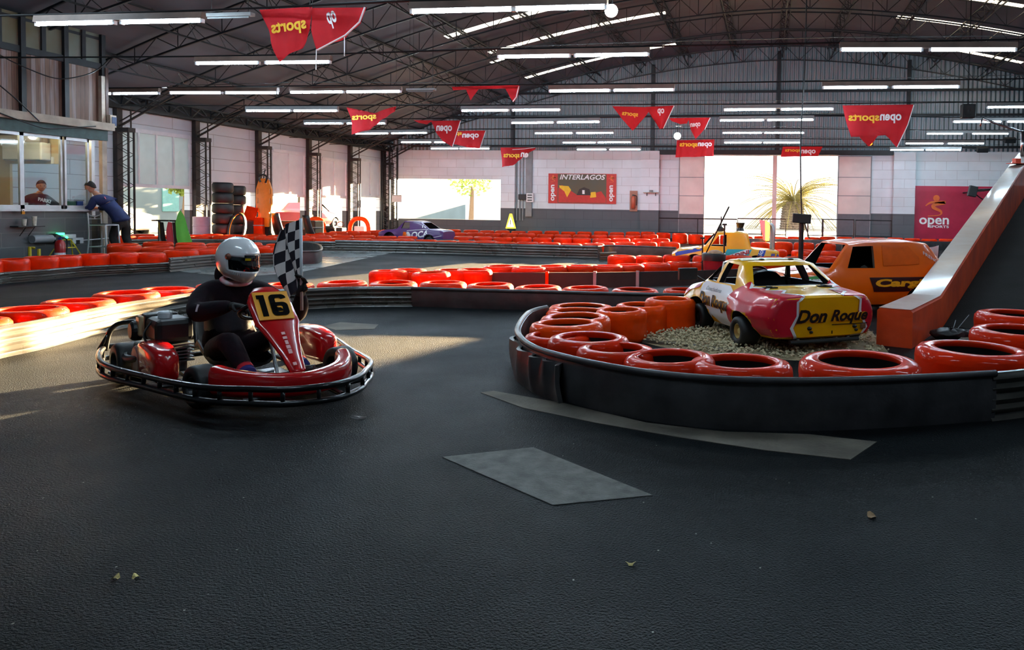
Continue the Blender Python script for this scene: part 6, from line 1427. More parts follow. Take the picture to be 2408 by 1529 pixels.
# front panel with number plate
ax0, ax1 = V((.87, .035, .17)), V((.42, -.005, .665)); pl = (ax1 - ax0); Lp = pl.length; ex = pl.normalized(); ey = V((0, 1, 0)); en = ey.cross(ex) * -1
if en.x < 0: en = -en
rings = []
for u, w in ((0, .035), (.04, .05), (.2, .062), (.38, .09), (.52, .115), (.6, .138), (.88, .135), (.96, .11), (1.03, .07)):
    c = ax0 + ex * (u * Lp); rings.append([c + ey * (w * math.sin(a)) + en * (.028 * math.cos(a) ** .5 if math.cos(a) > 1e-6 else 0) for a in [-PI / 2 + PI * q / 10 for q in range(11)]] + [c + ey * (w * .9 * math.sin(a)) - en * .0 for a in [PI / 2 - PI * q / 4 for q in range(5)]])
mb = MB(); mb.loft(rings); M_INKM = mat('matt_black_print', (8, 7, 7), .9, spec=.1); fp = mb.build('front_panel', M_KRED, kart, smooth=True)
FPm = M((( ey.x, ex.x, en.x, 0), (ey.y, ex.y, en.y, 0), (ey.z, ex.z, en.z, 0), (0, 0, 0, 1)))
FPm = M.Translation(ax0 + ex * (.785 * Lp) + en * .036) @ FPm @ M.Rotation(-.05, 4, 'Z')
mb = MB(); mb.box((0, 0, 0), (.22, .225, .008)); np_ = mb.build('number_plate', mat('plate_yellow', (240, 160, 8), .35, var=(5, .06)), fp, mw=FPm, bevel=.003)
mb = MB(); mb.box((-.062, 0, .006), (.034, .17, .004)); mb.box((-.082, .07, .006), (.02, .03, .004)); mb.build('digit', M_INKM, fp, mw=FPm)
def bar_ring(x0, x1, y0, y1, t, r):
    def rr(x0, x1, y0, y1, r): return [(cx + r * math.cos(a), cy + r * math.sin(a)) for cx, cy, a0 in ((x1 - r, y1 - r, 0), (x0 + r, y1 - r, 90), (x0 + r, y0 + r, 180), (x1 - r, y0 + r, 270)) for a in [math.radians(a0 + 22.5 * k) for k in range(5)]]
    o, i = rr(x0, x1, y0, y1, r), rr(x0 + t, x1 - t, y0 + t * .8, y1 - t * .8, r * .4); n = len(o)
    return [V((a, b, .008)) for a, b in o + i], [(k, (k + 1) % n, n + (k + 1) % n, n + k) for k in range(n)]
mb = MB(); mb.add(*bar_ring(-.02, .088, -.086, .022, .036, .03)); vs, fs = bar_ring(-.02, .088, -.05, .086, .036, .03)
keep = [f for f in fs if not (sum(vs[q].x for q in f) / 4 > .045 and sum(vs[q].y for q in f) / 4 < .035)]; mb.add(vs, keep); mb.build('digit', M_INKM, fp, mw=FPm, fixn=False)
FPs = M.Translation(ax0 + ex * (.3 * Lp) + en * .034) @ M(((ey.x, ex.x, en.x, 0), (ey.y, ex.y, en.y, 0), (ey.z, ex.z, en.z, 0), (0, 0, 0, 1)))
mb = MB()
for k, (w_, h_) in enumerate(((.022, .02), (.026, .02), (.02, .03), (.026, .026), (.024, .034), (.022, .022))): mb.box((-.012 + .0 * k, .1 - .036 * k - (.06 if k == 5 else 0), .003), (w_, h_, .003))
mb.build('pale_lettering', mat('pale_pink_print', (232, 170, 170), .5), fp, mw=FPs)
# steering wheel, column, pedals, seat
swc = V((.31, .03, .53)); sa = V((-.55, 0, .84)).normalized(); sx = V((0, 1, 0)); sy = sa.cross(sx)
mb = MB(); mb.tube([swc + sx * .15 * math.cos(a) + sy * .13 * math.sin(a) for a in [2 * PI * q / 28 for q in range(28)]], .014, 8, True)
for a in (0, PI, PI * 1.5): mb.tube([swc, swc + sx * .15 * math.cos(a) + sy * .13 * math.sin(a)], .009, 6)
mb.build('steering_wheel', M_BLACK, kart, smooth=True)
mb = MB(); mb.tube([swc, (.62, 0, .14)], .012, 8); mb.build('steering_column', M_METAL, kart)
for s in (-1, 1): mb = MB(); mb.tube([(.82, s * .16, .07), (.80, s * .16, .2), (.80, s * .09, .2)], .009, 6); mb.build('pedal', M_METAL, kart)
rings = []
for (x, z, w, d) in ((.12, .10, .17, .05), (0, .07, .19, .07), (-.15, .07, .20, .10), (-.30, .10, .20, .13), (-.42, .22, .20, .12), (-.48, .38, .185, .08), (-.51, .5, .15, .03)):
    rings.append([V((x + (d * .5 if z > .15 else 0) * (abs(q - 6) / 6) ** 2, w * math.sin((q - 6) / 6 * 1.35) / math.sin(1.35), z + (d * 1.3 if z < .2 else 0) * (abs(q - 6) / 6) ** 3)) for q in range(13)])
mb = MB(); mb.loft(rings, False, False); so = mb.build('seat', M_BLACK, kart, smooth=True); md = so.modifiers.new('s', 'SOLIDIFY'); md.thickness = .012
# engine on the right
ex_, ey_ = -.20, -.42
mb = MB(); mb.box((ex_ + .08, ey_ - .02, .2), (.24, .2, .17)); mb.lathe([(.001, -.1), (.1, -.09), (.11, 0), (.1, .05), (.001, .06)], 20, M.Translation((ex_ + .06, ey_ - .14, .2)) @ M.Rotation(PI / 2, 4, 'X')); eng = mb.build('engine_block', M_METAL, kart, bevel=.015)
mb = MB()
for k in range(6): mb.box((ex_ + .2, ey_, .2 + k * .022), (.14, .2, .008))
mb.build('cooling_fin', M_METAL, eng)
mb = MB(); mb.box((ex_ + .1, ey_, .40), (.27, .22, .16)); mb.build('fuel_tank', M_BLACK, eng, bevel=.035)
mb = MB(); mb.lathe([(.04, 0), (.042, .04), (.035, .05), (.001, .05)], 18, M.Translation((ex_ + .12, ey_ - .03, .475))); mb.build('tank_cap', M_WHITEPAINT, eng, auto=.6)
mb = MB(); mb.box((ex_ - .12, ey_, .40), (.12, .2, .18)); mb.lathe([(.07, 0), (.07, .05), (.05, .06), (.001, .06)], 18, M.Translation((ex_ - .1, ey_ - .12, .38)) @ M.Rotation(PI / 2, 4, 'X')); mb.build('air_filter', M_BLACK, eng, bevel=.02)
mb = MB(); mb.box((ex_ - .04, ey_ - .135, .42), (.09, .03, .14)); mb.build('filter_cover', mat('beige_plastic', (190, 160, 120), .35, coat=.5), eng, bevel=.012)
mb = MB(); mb.tube(smooth_path([V((ex_ + .18, ey_ - .1, .25)), V((ex_ + .1, ey_ - .18, .22)), V((ex_ - .1, ey_ - .2, .2)), V((ex_ - .22, ey_ - .16, .24))]), .025, 10); mb.lathe([(.001, 0), (.05, .01), (.05, .2), (.001, .21)], 16, M.Translation((ex_ - .3, ey_ - .1, .24)) @ M.Rotation(PI / 2, 4, 'Y')); mb.build('exhaust', M_BLACK, eng, auto=.6)
mb = MB(); mb.box((ex_ + .16, ey_ - .13, .285), (.06, .012, .05)); mb.build('tag', M_WHITE, eng)
mb = MB(); mb.tube(smooth_path([V((ex_ + .1, ey_ - .1, .46)), V((ex_ + .16, ey_ - .16, .38)), V((ex_ + .2, ey_ - .12, .28))]), .007, 6); mb.build('fuel_hose', M_RUB, eng)

# ================================================================ the driver
M_SUIT = mat('dark_overall', (19, 15, 21), .9, spec=.2, var=(14, .35, (34, 17, 26)), bump=(22, .35, .012))
M_VEST = mat('black_padded_vest', (14, 18, 24), .55, var=(10, .3, (30, 38, 48)), bump=(30, .3, .01))
M_GLOVE = mat('black_glove', (16, 15, 16), .75, bump=(60, .2, .004))
dr = thing('person', 'kart driver in dark overalls and white full face helmet holding up a chequered flag', 'person', KO, KA)
N_ = {'hip': (V((-.24, 0, .2)), (.15, .12)), 'belly': (V((-.27, 0, .34)), (.155, .125)), 'chest': (V((-.25, 0, .5)), (.165, .125)), 'upper': (V((-.22, 0, .60)), (.15, .10)), 'neck': (V((-.165, .01, .685)), .062), 'throat': (V((-.13, .01, .76)), .06),
      'shr': (V((-.21, -.18, .615)), .092), 'elr': (V((-.0, -.29, .50)), .078), 'frr': (V((.14, -.21, .54)), .062), 'wrr': (V((.225, -.14, .565)), .038),
      'shl': (V((-.20, .19, .61)), .092), 'ell': (V((.08, .34, .43)), .075), 'frl': (V((.20, .32, .53)), .06), 'wrl': (V((.27, .29, .62)), .038),
      'thr': (V((-.18, -.12, .2)), .095), 'knr': (V((.25, -.17, .33)), .075), 'car': (V((.42, -.17, .245)), .064), 'anr': (V((.57, -.165, .165)), .044),
      'thl': (V((-.18, .12, .2)), .095), 'knl': (V((.27, .17, .36)), .075), 'cal': (V((.44, .165, .26)), .064), 'anl': (V((.60, .16, .17)), .044)}
E_ = chain('hip', 'belly', 'chest', 'upper', 'neck', 'throat') + chain('upper', 'shr', 'elr', 'frr', 'wrr') + chain('upper', 'shl', 'ell', 'frl', 'wrl') + chain('hip', 'thr', 'knr', 'car', 'anr') + chain('hip', 'thl', 'knl', 'cal', 'anl')
skinned('body', N_, E_, M_SUIT, dr, 2)
skinned('padded_vest', {'a': (V((-.26, 0, .27)), (.175, .14)), 'b': (V((-.27, 0, .36)), (.18, .145)), 'c': (V((-.25, 0, .5)), (.178, .14)), 'd': (V((-.235, 0, .57)), (.13, .11))}, chain('a', 'b', 'c', 'd'), M_VEST, dr, 2)
nd, ed = hand_nodes('r', V((.225, -.14, .565)), V((.7, .55, -.1)), V((-.3, -.1, 1)), 1.05, .75, -1); nd['rw'] = (V((.21, -.152, .562)), .036); ed.append(('rw', 'rpalm'))
skinned('glove', nd, ed, M_GLOVE, dr, 2)
nd, ed = hand_nodes('l', V((.27, .29, .62)), V((.25, .05, .9)), V((-.3, .9, .1)), 1.1, .8, 1); nd['lw'] = (V((.265, .288, .595)), .036); ed.append(('lw', 'lpalm'))
skinned('glove', nd, ed, M_GLOVE, dr, 2)
for (a, b, c) in ((V((.57, -.165, .165)), V((.62, -.16, .115)), V((.76, -.15, .17))), (V((.60, .16, .17)), V((.65, .16, .115)), V((.79, .15, .18)))):
    skinned('shoe', {'a': (a, .046), 'b': (b, (.048, .042)), 'c': (b.lerp(c, .55), (.046, .034)), 'd': (c, (.04, .026))}, chain('a', 'b', 'c', 'd'), mat('grey_shoe', (58, 58, 60), .6, var=(20, .25)), dr, 2)
    mb = MB(); d = (a - V((.3, a.y, .3))).normalized(); mb.tube([a - d * .055, a - d * .02], .05, 14); mb.build('sock', mat('red_sock', (190, 30, 50), .8), dr, smooth=True)
    mb = MB(); mb.tube([a - d * .018, a + d * .02], .0505, 14); mb.build('sock', mat('blue_sock', (32, 40, 120), .8), dr, smooth=True)
mb = MB(); mb.box((-.0, 0, 0), (.012, .05, .03)); mb.build('sleeve_label', mat('label_white', (200, 190, 196), .6), dr, mw=M.Translation((.08, -.30, .545)) @ M.Rotation(.6, 4, 'Z') @ M.Rotation(1.2, 4, 'X') @ M.Rotation(.2, 4, 'Y'))
# collar and head inside the helmet
mb = MB(); mb.tube([V((-.155, .01, .70)) + V((.075 * math.cos(a), .085 * math.sin(a), .02 * math.cos(a) * -1)) for a in [2 * PI * q / 20 for q in range(20)]], .022, 8, True); mb.build('collar', mat('red_white_collar', (200, 60, 76), .7, var=(14, .5, (230, 220, 222))), dr, smooth=True)
HM = M.Translation((-.085, .005, .86)) @ M.Rotation(.42, 4, 'Z') @ M.Rotation(.14, 4, 'Y')
head_mesh(HM @ M.Translation((.01, 0, -.015)), M_SKIN, mat('brown_hair', (40, 28, 22), .7), dr, s=1.0)
# hood behind the neck
skinned('hood', {'a': (V((-.27, 0, .66)), (.10, .07)), 'b': (V((-.285, 0, .75)), (.105, .065)), 'c': (V((-.26, 0, .83)), (.08, .05))}, chain('a', 'b', 'c'), M_SUIT, dr, 2)
def helmet():
    n, m = 26, 44; vs = []; keep = []
    for i in range(n + 1):
        th = PI * .86 * i / n; z = math.cos(th); r = math.sin(th) ** .9
        for k in range(m):
            a = 2 * PI * k / m; x, y = r * math.cos(a), r * math.sin(a); X, Y, Z = x * .158, y * .128, z * .158
            if z < 0:
                fr_ = max(0, math.cos(a)); X += .045 * fr_ ** 1.5 * (-z) ** .7; Y *= 1 - .10 * (-z); X *= 1 - .02 * -z
                Z *= 1 + .10 * fr_
            vs.append(V((X - .008, Y, Z)))
    fs, vis = [], []
    for i in range(n):
        for k in range(m):
            f = (i * m + k, i * m + (k + 1) % m, (i + 1) * m + (k + 1) % m, (i + 1) * m + k); c = sum((vs[q] for q in f), V()) / 4
            an = abs(math.atan2(c.y, c.x))
            (vis if an < 1.22 and -.062 < c.z < .048 - .012 * an else fs).append(f)
    return vs, fs, vis
vs, fs, vis = helmet()
mb = MB(); mb.add([HM @ v for v in vs], fs); hl = mb.build('helmet', mat('helmet_white', (232, 232, 234), .18, coat=1.0, var=(3, .02)), dr, smooth=True); md = hl.modifiers.new('s', 'SOLIDIFY'); md.thickness = .012; md.offset = -1
mb = MB(); mb.add([HM @ (v * .985) for v in vs], vis); mb.build('visor', mat('smoked_visor', (6, 6, 8), .08, coat=1.0, spec=.8), hl, smooth=True)
mb = MB()
for s in (-1, 1): mb.lathe([(.001, .012), (.018, .01), (.024, 0), (.024, -.01)], 16, HM @ M.Translation((.03, s * .118, .028)) @ M.Rotation(-s * PI / 2, 4, 'X'))
mb.build('visor_pivot', mat('bronze_pivot', (150, 100, 84), .3, .6), hl, smooth=True)
mb = MB()
for k in range(5): mb.box((0, 0, 0), (.006, .006, .02)); q = mb.v[-8:]; 
for k in range(5):
    for j in range(8):
        v = mb.v[k * 8 + j]; a = -.62 - k * .075; mb.v[k * 8 + j] = HM @ (M.Rotation(a, 3, 'Z') @ (v + V((.163, 0, -.088 + .003 * k))))
mb.build('vent_slot', M_GREYPAINT, hl)
an = -.35; rv = M.Rotation(an, 4, 'Z')
mb = MB(); mb.box((0, 0, 0), (.004, .038, .016)); mb.build('visor_label', mat('label_yellow', (214, 190, 20), .4), hl, mw=HM @ rv @ M.Translation((.148, 0, .022)))
# chequered flag in the raised left hand
fb = V((.30, .285, .62)); pu = V((.03, -.02, 1)).normalized()
fl = thing('chequered_flag', 'black and white chequered flag drooping on a white stick in the raised glove', 'flag', M.Translation(KO) @ M.Rotation(KA, 4, 'Z') @ (fb + V((0, 0, -.02))), KA)
mb = MB(); mb.tube([pu * -.1, pu * .56], .011, 8); mb.build('stick', M_WHITEPAINT, fl, smooth=True)
m = bpy.data.materials.new('chequer_cloth'); m.use_nodes = True; nt = m.node_tree; b = nt.nodes['Principled BSDF']; b.inputs['Roughness'].default_value = .8
uvn = nt.nodes.new('ShaderNodeUVMap'); ck = nt.nodes.new('ShaderNodeTexChecker'); ck.inputs['Scale'].default_value = 6; ck.inputs['Color1'].default_value = lin((236, 226, 222)); ck.inputs['Color2'].default_value = lin((30, 24, 36))
nt.links.new(uvn.outputs[0], ck.inputs[0]); nt.links.new(ck.outputs[0], b.inputs['Base Color'])
nu, nv = 22, 34; vs = []; uv = []
cd_ = M.Rotation(-KA, 3, 'Z') @ V((-1, -.1, 0))     # cloth falls towards the kart's tail side
for j in range(nv + 1):
    for i in range(nu + 1):
        u, v = i / nu, j / nv
        drop = .20 * u ** 1.3; wid = (.17 * (u ** .8)) * (.35 + .65 * math.sin(PI * min(1, .35 + .65 * v)))
        p = pu * (.55 - .40 * v) + V((0, 0, -drop * (.4 + .6 * v))) + cd_ * wid + V((0, 1, 0)) * (.035 * math.sin(u * 9 + v * 4) * u) + V((1, 0, 0)) * (.03 * math.sin(u * 11 + 1) * u)
        vs.append(p); uv.append((u * .86, v))
mb = MB(); mb.add(vs, [(j * (nu + 1) + i, j * (nu + 1) + i + 1, (j + 1) * (nu + 1) + i + 1, (j + 1) * (nu + 1) + i) for j in range(nv) for i in range(nu)])
co = mb.build('cloth', m, fl, smooth=True, fixn=False); ul = co.data.uv_layers.new(name='UVMap')
for l in co.data.loops: ul.data[l.index].uv = uv[l.vertex_index]

# ================================================================ people at the booth
M_NAVY = mat('navy_jacket', (22, 36, 84), .7, var=(9, .2), bump=(16, .3, .012))
M_TROU = mat('black_trousers', (24, 22, 22), .85, var=(9, .25), bump=(16, .3, .012))
M_HOODIE = mat('maroon_hoodie', (46, 26, 30), .85, var=(8, .2), bump=(16, .3, .012))
M_HAIRD = mat('dark_hair', (26, 18, 15), .65, bump=(50, .5, .006))
cx, cy = -15.0, 14.85
pe = thing('person', 'customer in a navy jacket leaning on the booth counter beside the bar stool', 'person', (cx, cy, 0), 0)
zs = Z_SILL + .05
# faces the window: bends to local -y/-x
N_ = {'hip': (V((.10, .0, .88)), (.09, .08)), 'waist': (V((.04, -.06, 1.03)), (.10, .08)), 'chest': (V((-.12, -.14, 1.24)), (.12, .09)), 'upper': (V((-.2, -.19, 1.36)), (.10, .075)), 'neck': (V((-.30, -.24, 1.44)), .058), 'sk': (V((-.36, -.27, 1.52)), .06),
      'shr': (V((-.14, -.02, 1.33)), .055), 'elr': (V((-.26, -.02, 1.12)), .056), 'wrr': (V((-.46, -.1, 1.12)), .038),
      'shl': (V((-.22, -.36, 1.31)), .055), 'ell': (V((-.30, -.40, 1.12)), .056), 'wrl': (V((-.48, -.36, 1.13)), .038),
      'thr': (V((.14, .1, .8)), .075), 'knr': (V((.10, .12, .47)), .075), 'car': (V((.16, .13, .3)), .064), 'anr': (V((.20, .14, .1)), .046),
      'thl': (V((.08, -.09, .8)), .075), 'knl': (V((-.0, -.12, .47)), .075), 'cal': (V((.06, -.12, .3)), .064), 'anl': (V((.10, -.12, .1)), .046)}
E_ = chain('hip', 'waist', 'chest', 'upper', 'neck', 'sk') + chain('upper', 'shr', 'elr', 'wrr') + chain('upper', 'shl', 'ell', 'wrl') + chain('hip', 'thr', 'knr', 'car', 'anr') + chain('hip', 'thl', 'knl', 'cal', 'anl')
for pf, fw in (('r', V((-1, -.3, 0))), ('l', V((-1, .1, 0)))):
    nd, ed = hand_nodes(pf, N_['wr' + pf][0] - fw.normalized() * .0, fw, V((0, 0, 1)), 1, .3, 1 if pf == 'r' else -1); N_.update(nd); E_ += ed + [('wr' + pf, pf + 'palm')]
skinned('body', N_, E_, M_SKIN, pe, 1)
g = lambda k, r: (N_[k][0], r)
skinned('jacket', {'hem': (V((.125, .01, .79)), (.225, .20)), 'hip': g('hip', (.215, .185)), 'waist': g('waist', (.185, .15)), 'chest': g('chest', (.20, .155)), 'upper': (N_['upper'][0] + V((.02, .01, 0)), (.19, .15)), 'neck': (N_['neck'][0] + V((.05, .03, -.03)), .085), 'shr': g('shr', .095), 'elr': g('elr', .075), 'wrr': (N_['wrr'][0] + V((.05, 0, 0)), .055), 'shl': g('shl', .095), 'ell': g('ell', .075), 'wrl': (N_['wrl'][0] + V((.05, 0, 0)), .055)}, chain('hem', 'hip', 'waist', 'chest', 'upper', 'neck') + chain('upper', 'shr', 'elr', 'wrr') + chain('upper', 'shl', 'ell', 'wrl'), M_NAVY, pe, 2)
skinned('trousers', {'waist': (V((.06, -.04, .99)), (.13, .11)), 'hip': (V((.105, 0, .86)), (.165, .145)), 'thr': (V((.14, .09, .74)), .112), 'knr': g('knr', .095), 'car': g('car', .085), 'anr': (N_['anr'][0] + V((0, 0, -.02)), .07), 'thl': (V((.09, -.08, .74)), .112), 'knl': g('knl', .095), 'cal': g('cal', .085), 'anl': (N_['anl'][0] + V((0, 0, -.02)), .07)}, chain('waist', 'hip', 'thr', 'knr', 'car', 'anr') + chain('hip', 'thl', 'knl', 'cal', 'anl'), M_TROU, pe, 2)
for k in ('anr', 'anl'):
    a = N_[k][0]; skinned('shoe', {'a': (V((a.x + .02, a.y, .05)), .048), 'b': (V((a.x - .09, a.y - .02, .045)), (.05, .042)), 'c': (V((a.x - .19, a.y - .03, .036)), (.042, .034))}, chain('a', 'b', 'c'), M_BLACK, pe, 2)
head_mesh(M.Translation((-.40, -.29, 1.60)) @ M.Rotation(PI + .25, 4, 'Z') @ M.Rotation(.25, 4, 'Y'), M_SKIN, M_HAIRD, pe, 'tuft', 1.05)
mb = MB(); mb.box((0, 0, 0), (.004, .09, .06)); mb.build('jacket_print', mat('pink_print', (190, 90, 120), .6), pe, mw=M.Translation((-.02, -.28, 1.36)) @ M.Rotation(.6, 4, 'Z') @ M.Rotation(-.5, 4, 'Y'))
# bar stool
p = G(268, 604); t = thing('bar_stool', 'tall grey steel bar stool with a low back at the booth corner', 'stool', (-14.95, 14.45, 0), .15)
for (x, y, top) in ((-.19, -.19, 1.02), (-.19, .19, 1.02), (.19, -.19, .74), (.19, .19, .74)):
    mb = MB(); mb.tube(smooth_path([V((x * 1.15, y * 1.15, 0)), V((x, y, .4)), V((x, y, .74)), V((x * (1.1 if top > .8 else 1), y, top))]) if top > .8 else [(x * 1.15, y * 1.15, 0), (x, y, top)], .016, 8); mb.build('leg', M_ALU, t, smooth=True)
mb = MB(); mb.tube([(-.19, -.19, .74), (-.19, .19, .74), (.19, .19, .74), (.19, -.19, .74)], .014, 8, True); mb.tube([(-.19, -.19, .25), (-.19, .19, .25), (.19, .19, .25), (.19, -.19, .25)], .012, 8, True); mb.build('seat_frame', M_ALU, t)
mb = MB(); mb.box((0, 0, .755), (.36, .36, .03)); mb.build('seat', M_BLACK, t, bevel=.012)
mb = MB(); mb.tube(smooth_path([V((-.2, -.19, .98)), V((-.2, 0, .93)), V((-.2, .19, .98))]), .01, 6); mb.tube([(-.2, -.19, .88), (-.2, .19, .88)], .01, 6); mb.tube([(-.2, 0, .93), (-.2, 0, .88)], .01, 6); mb.build('back_rail', M_ALU, t)
# attendant behind the window
ax_, ay_ = -16.3, WX(83, 480, -16.3).y
at = thing('person', 'attendant in a maroon printed hoodie standing behind the booth window', 'person', (ax_, ay_, 0), 0)
N_ = {'hip': (V((0, 0, .9)), (.15, .12)), 'waist': (V((.02, 0, 1.05)), (.15, .12)), 'chest': (V((.06, .0, 1.25)), (.17, .125)), 'upper': (V((.07, .0, 1.36)), (.15, .095)), 'neck': (V((.085, .02, 1.44)), .058), 'sk': (V((.10, .03, 1.5)), .058),
      'shr': (V((.05, -.19, 1.33)), .075), 'elr': (V((.02, -.34, 1.13)), .055), 'wrr': (V((.16, -.30, 1.02)), .038),
      'shl': (V((.08, .19, 1.33)), .075), 'ell': (V((.12, .38, 1.17)), .055), 'wrl': (V((.24, .6, 1.1)), .038),
      'thr': (V((0, -.09, .8)), .10), 'knr': (V((.02, -.1, .47)), .07), 'anr': (V((-.02, -.1, .1)), .045), 'thl': (V((0, .09, .8)), .10), 'knl': (V((.02, .1, .47)), .07), 'anl': (V((-.02, .1, .1)), .045)}
E_ = chain('hip', 'waist', 'chest', 'upper', 'neck', 'sk') + chain('upper', 'shr', 'elr', 'wrr') + chain('upper', 'shl', 'ell', 'wrl') + chain('hip', 'thr', 'knr', 'anr') + chain('hip', 'thl', 'knl', 'anl')
for pf, fw in (('r', V((.9, .3, -.1))), ('l', V((.5, .9, -.1)))):
    nd, ed = hand_nodes(pf, N_['wr' + pf][0], fw, V((0, 0, 1)), 1, .3, 1 if pf == 'r' else -1); N_.update(nd); E_ += ed + [('wr' + pf, pf + 'palm')]
skinned('body', N_, E_, M_SKIN, at, 1)
skinned('hoodie', {'hip': g('hip', (.17, .14)), 'waist': g('waist', (.175, .14)), 'chest': g('chest', (.19, .145)), 'upper': g('upper', (.165, .11)), 'neck': (N_['neck'][0] + V((-.01, 0, -.03)), .085), 'shr': g('shr', .09), 'elr': g('elr', .07), 'wrr': (N_['wrr'][0] + V((-.03, 0, .02)), .052), 'shl': g('shl', .09), 'ell': g('ell', .07), 'wrl': (N_['wrl'][0] + V((-.03, -.05, .02)), .052)}, chain('hip', 'waist', 'chest', 'upper', 'neck') + chain('upper', 'shr', 'elr', 'wrr') + chain('upper', 'shl', 'ell', 'wrl'), M_HOODIE, at, 2)
skinned('trousers', {'hip': g('hip', (.16, .13)), 'thr': g('thr', .115), 'knr': g('knr', .09), 'anr': g('anr', .065), 'thl': g('thl', .115), 'knl': g('knl', .09), 'anl': g('anl', .065)}, chain('hip', 'thr', 'knr', 'anr') + chain('hip', 'thl', 'knl', 'anl'), M_TROU, at, 1)
for k in ('anr', 'anl'):
    a = N_[k][0]; skinned('shoe', {'a': (V((a.x - .02, a.y, .05)), .048), 'b': (V((a.x + .08, a.y, .045)), (.05, .042)), 'c': (V((a.x + .18, a.y, .036)), (.042, .034))}, chain('a', 'b', 'c'), M_BLACK, at, 1)
head_mesh(M.Translation((.13, .03, 1.60)) @ M.Rotation(-.5, 4, 'Z'), M_SKIN, M_HAIRD, at, 'short', 1.05)
text_on('PARK?', M_WHITE, at, -.15, .15, 0, .085, M.Translation((.215, .02, 1.24)) @ M.Rotation(-.06, 4, 'Y') @ M.Rotation(PI / 2, 4, 'Z') @ M.Rotation(PI / 2, 4, 'X') @ M.Rotation(-.2, 4, 'Z'), 'hoodie_print', .06)

# ================================================================ flag rack before the booth
Yr = 15.6; a = WY(408, 600, Yr); t = thing('flag_rack', 'black topped stand holding marshal flags by the tyre barrier', 'flag stand', (a.x, Yr, 0)); zt = WY(395, 519, Yr).z
wx = WY(424, 520, Yr).x - WY(364, 520, Yr).x; xo = WY(364, 520, Yr).x - a.x
mb = MB(); mb.box((xo + wx / 2, 0, zt), (wx, .2, .035)); mb.build('top_board', M_BLACK, t)
mb = MB()
for x in (xo + .12, xo + wx - .12): mb.box((x, 0, zt / 2), (.04, .04, zt))
mb.box((xo + wx / 2, 0, .02), (wx * .8, .3, .04)); mb.build('frame', M_BLACK, t)
def hung(pts, name, lab, cat, rgb, dy, mname):
    P = [WY(x, y, Yr + dy) for x, y in pts]; o = P[0]
    h = thing(name, lab, cat, o, 0, 'marshal flags in the rack'); mb = MB(); vs = []
    bm = bmesh.new(); f = bm.faces.new([bm.verts.new(p - o) for p in P]); bmesh.ops.triangulate(bm, faces=[f])
    for _ in range(2): bmesh.ops.subdivide_edges(bm, edges=bm.edges[:], cuts=1, use_grid_fill=True)
    for v in bm.verts: v.co.y += .018 * math.sin(v.co.x * 28 + v.co.z * 3)
    me = bpy.data.meshes.new('cloth'); bm.to_mesh(me); bm.free(); me.materials.append(sheet_mat(mname, rgb, .3, .8)); me.polygons.foreach_set('use_smooth', [True] * len(me.polygons)); link('cloth', me, h)
    mb = MB(); q = max(P, key=lambda p: p.z) - o; mb.tube([q + V((0, .03, .03)), q + V((0, .03, -.75))], .01, 5); mb.build('stick', M_GREYPAINT, h)
hung([(424, 494), (438, 520), (452, 569), (421, 592), (414, 560), (411, 522)], 'marshal_flag', 'green flag spread out on the rack', 'flag', (120, 214, 92), -.16, 'green_cloth')
hung([(395, 522), (405, 524), (408, 575), (402, 590), (394, 580), (392, 545)], 'marshal_flag', 'red pink flag hanging in the rack', 'flag', (220, 70, 84), -.13, 'pink_cloth')
hung([(375, 522), (384, 523), (390, 560), (393, 596), (386, 598), (378, 560)], 'marshal_flag', 'black flag hanging between yellow and pink flags', 'flag', (34, 26, 26), -.10, 'black_cloth')
hung([(405, 523), (415, 524), (418, 565), (423, 594), (414, 596), (409, 560)], 'marshal_flag', 'dark brown flag hanging beside the green flag', 'flag', (48, 36, 32), -.10, 'brown_cloth')
hung([(372, 523), (378, 524), (381, 560), (386, 598), (377, 600), (376, 555)], 'marshal_flag', 'blue and yellow flag hanging at the outer end of the rack', 'flag', (196, 172, 60), -.07, 'yellow_cloth')

# ================================================================ parked karts and red arches by the far doors
for (px, Y, ang, lab) in ((716, 23.3, 1.57, 'parked dark kart before the half open roller door'), (792, 25.6, 1.57, 'parked red kart by the fourth lattice column')):
    p = WY(px, 550, Y); t = thing('racing_kart', lab, 'kart', (p.x, Y, 0), ang, 'karts parked by the side wall')
    for x, y in ((-.45, -.5), (-.45, .5), (.55, -.45), (.55, .45)): wheel(t, x, y, .135, .15, M_DARKRIM)
    mb = MB(); mb.tube(smooth_path([V((x, y, .15)) for x, y in rail], 3, True), .02, 6, True); mb.tube([(-.45, -.5, .14), (-.45, .5, .14)], .02, 6); mb.box((.2, 0, .08), (1.3, .5, .03)); mb.build('bumper_rail', M_KBLK, t)
    mb = MB(); mb.box((.95, 0, .16), (.2, .7, .14)); mb.box((.0, .5, .2), (.5, .15, .2)); mb.box((0, -.5, .2), (.5, .15, .2)); mb.build('fairing', M_KRED, t, bevel=.05)
    mb = MB(); mb.tube([V((.24, .15 * math.cos(a), .55 + .1 * math.sin(a))) for a in [2 * PI * q / 16 for q in range(16)]], .016, 6, True); mb.tube([(.24, 0, .5), (.6, 0, .15)], .012, 5); mb.build('steering_wheel', M_BLACK, t)
    so2 = so.copy(); COL.objects.link(so2); so2.parent = t
    mb = MB(); mb.box((-.35, -.4, .3), (.3, .25, .28)); mb.build('engine', M_BLACK, t, bevel=.02)
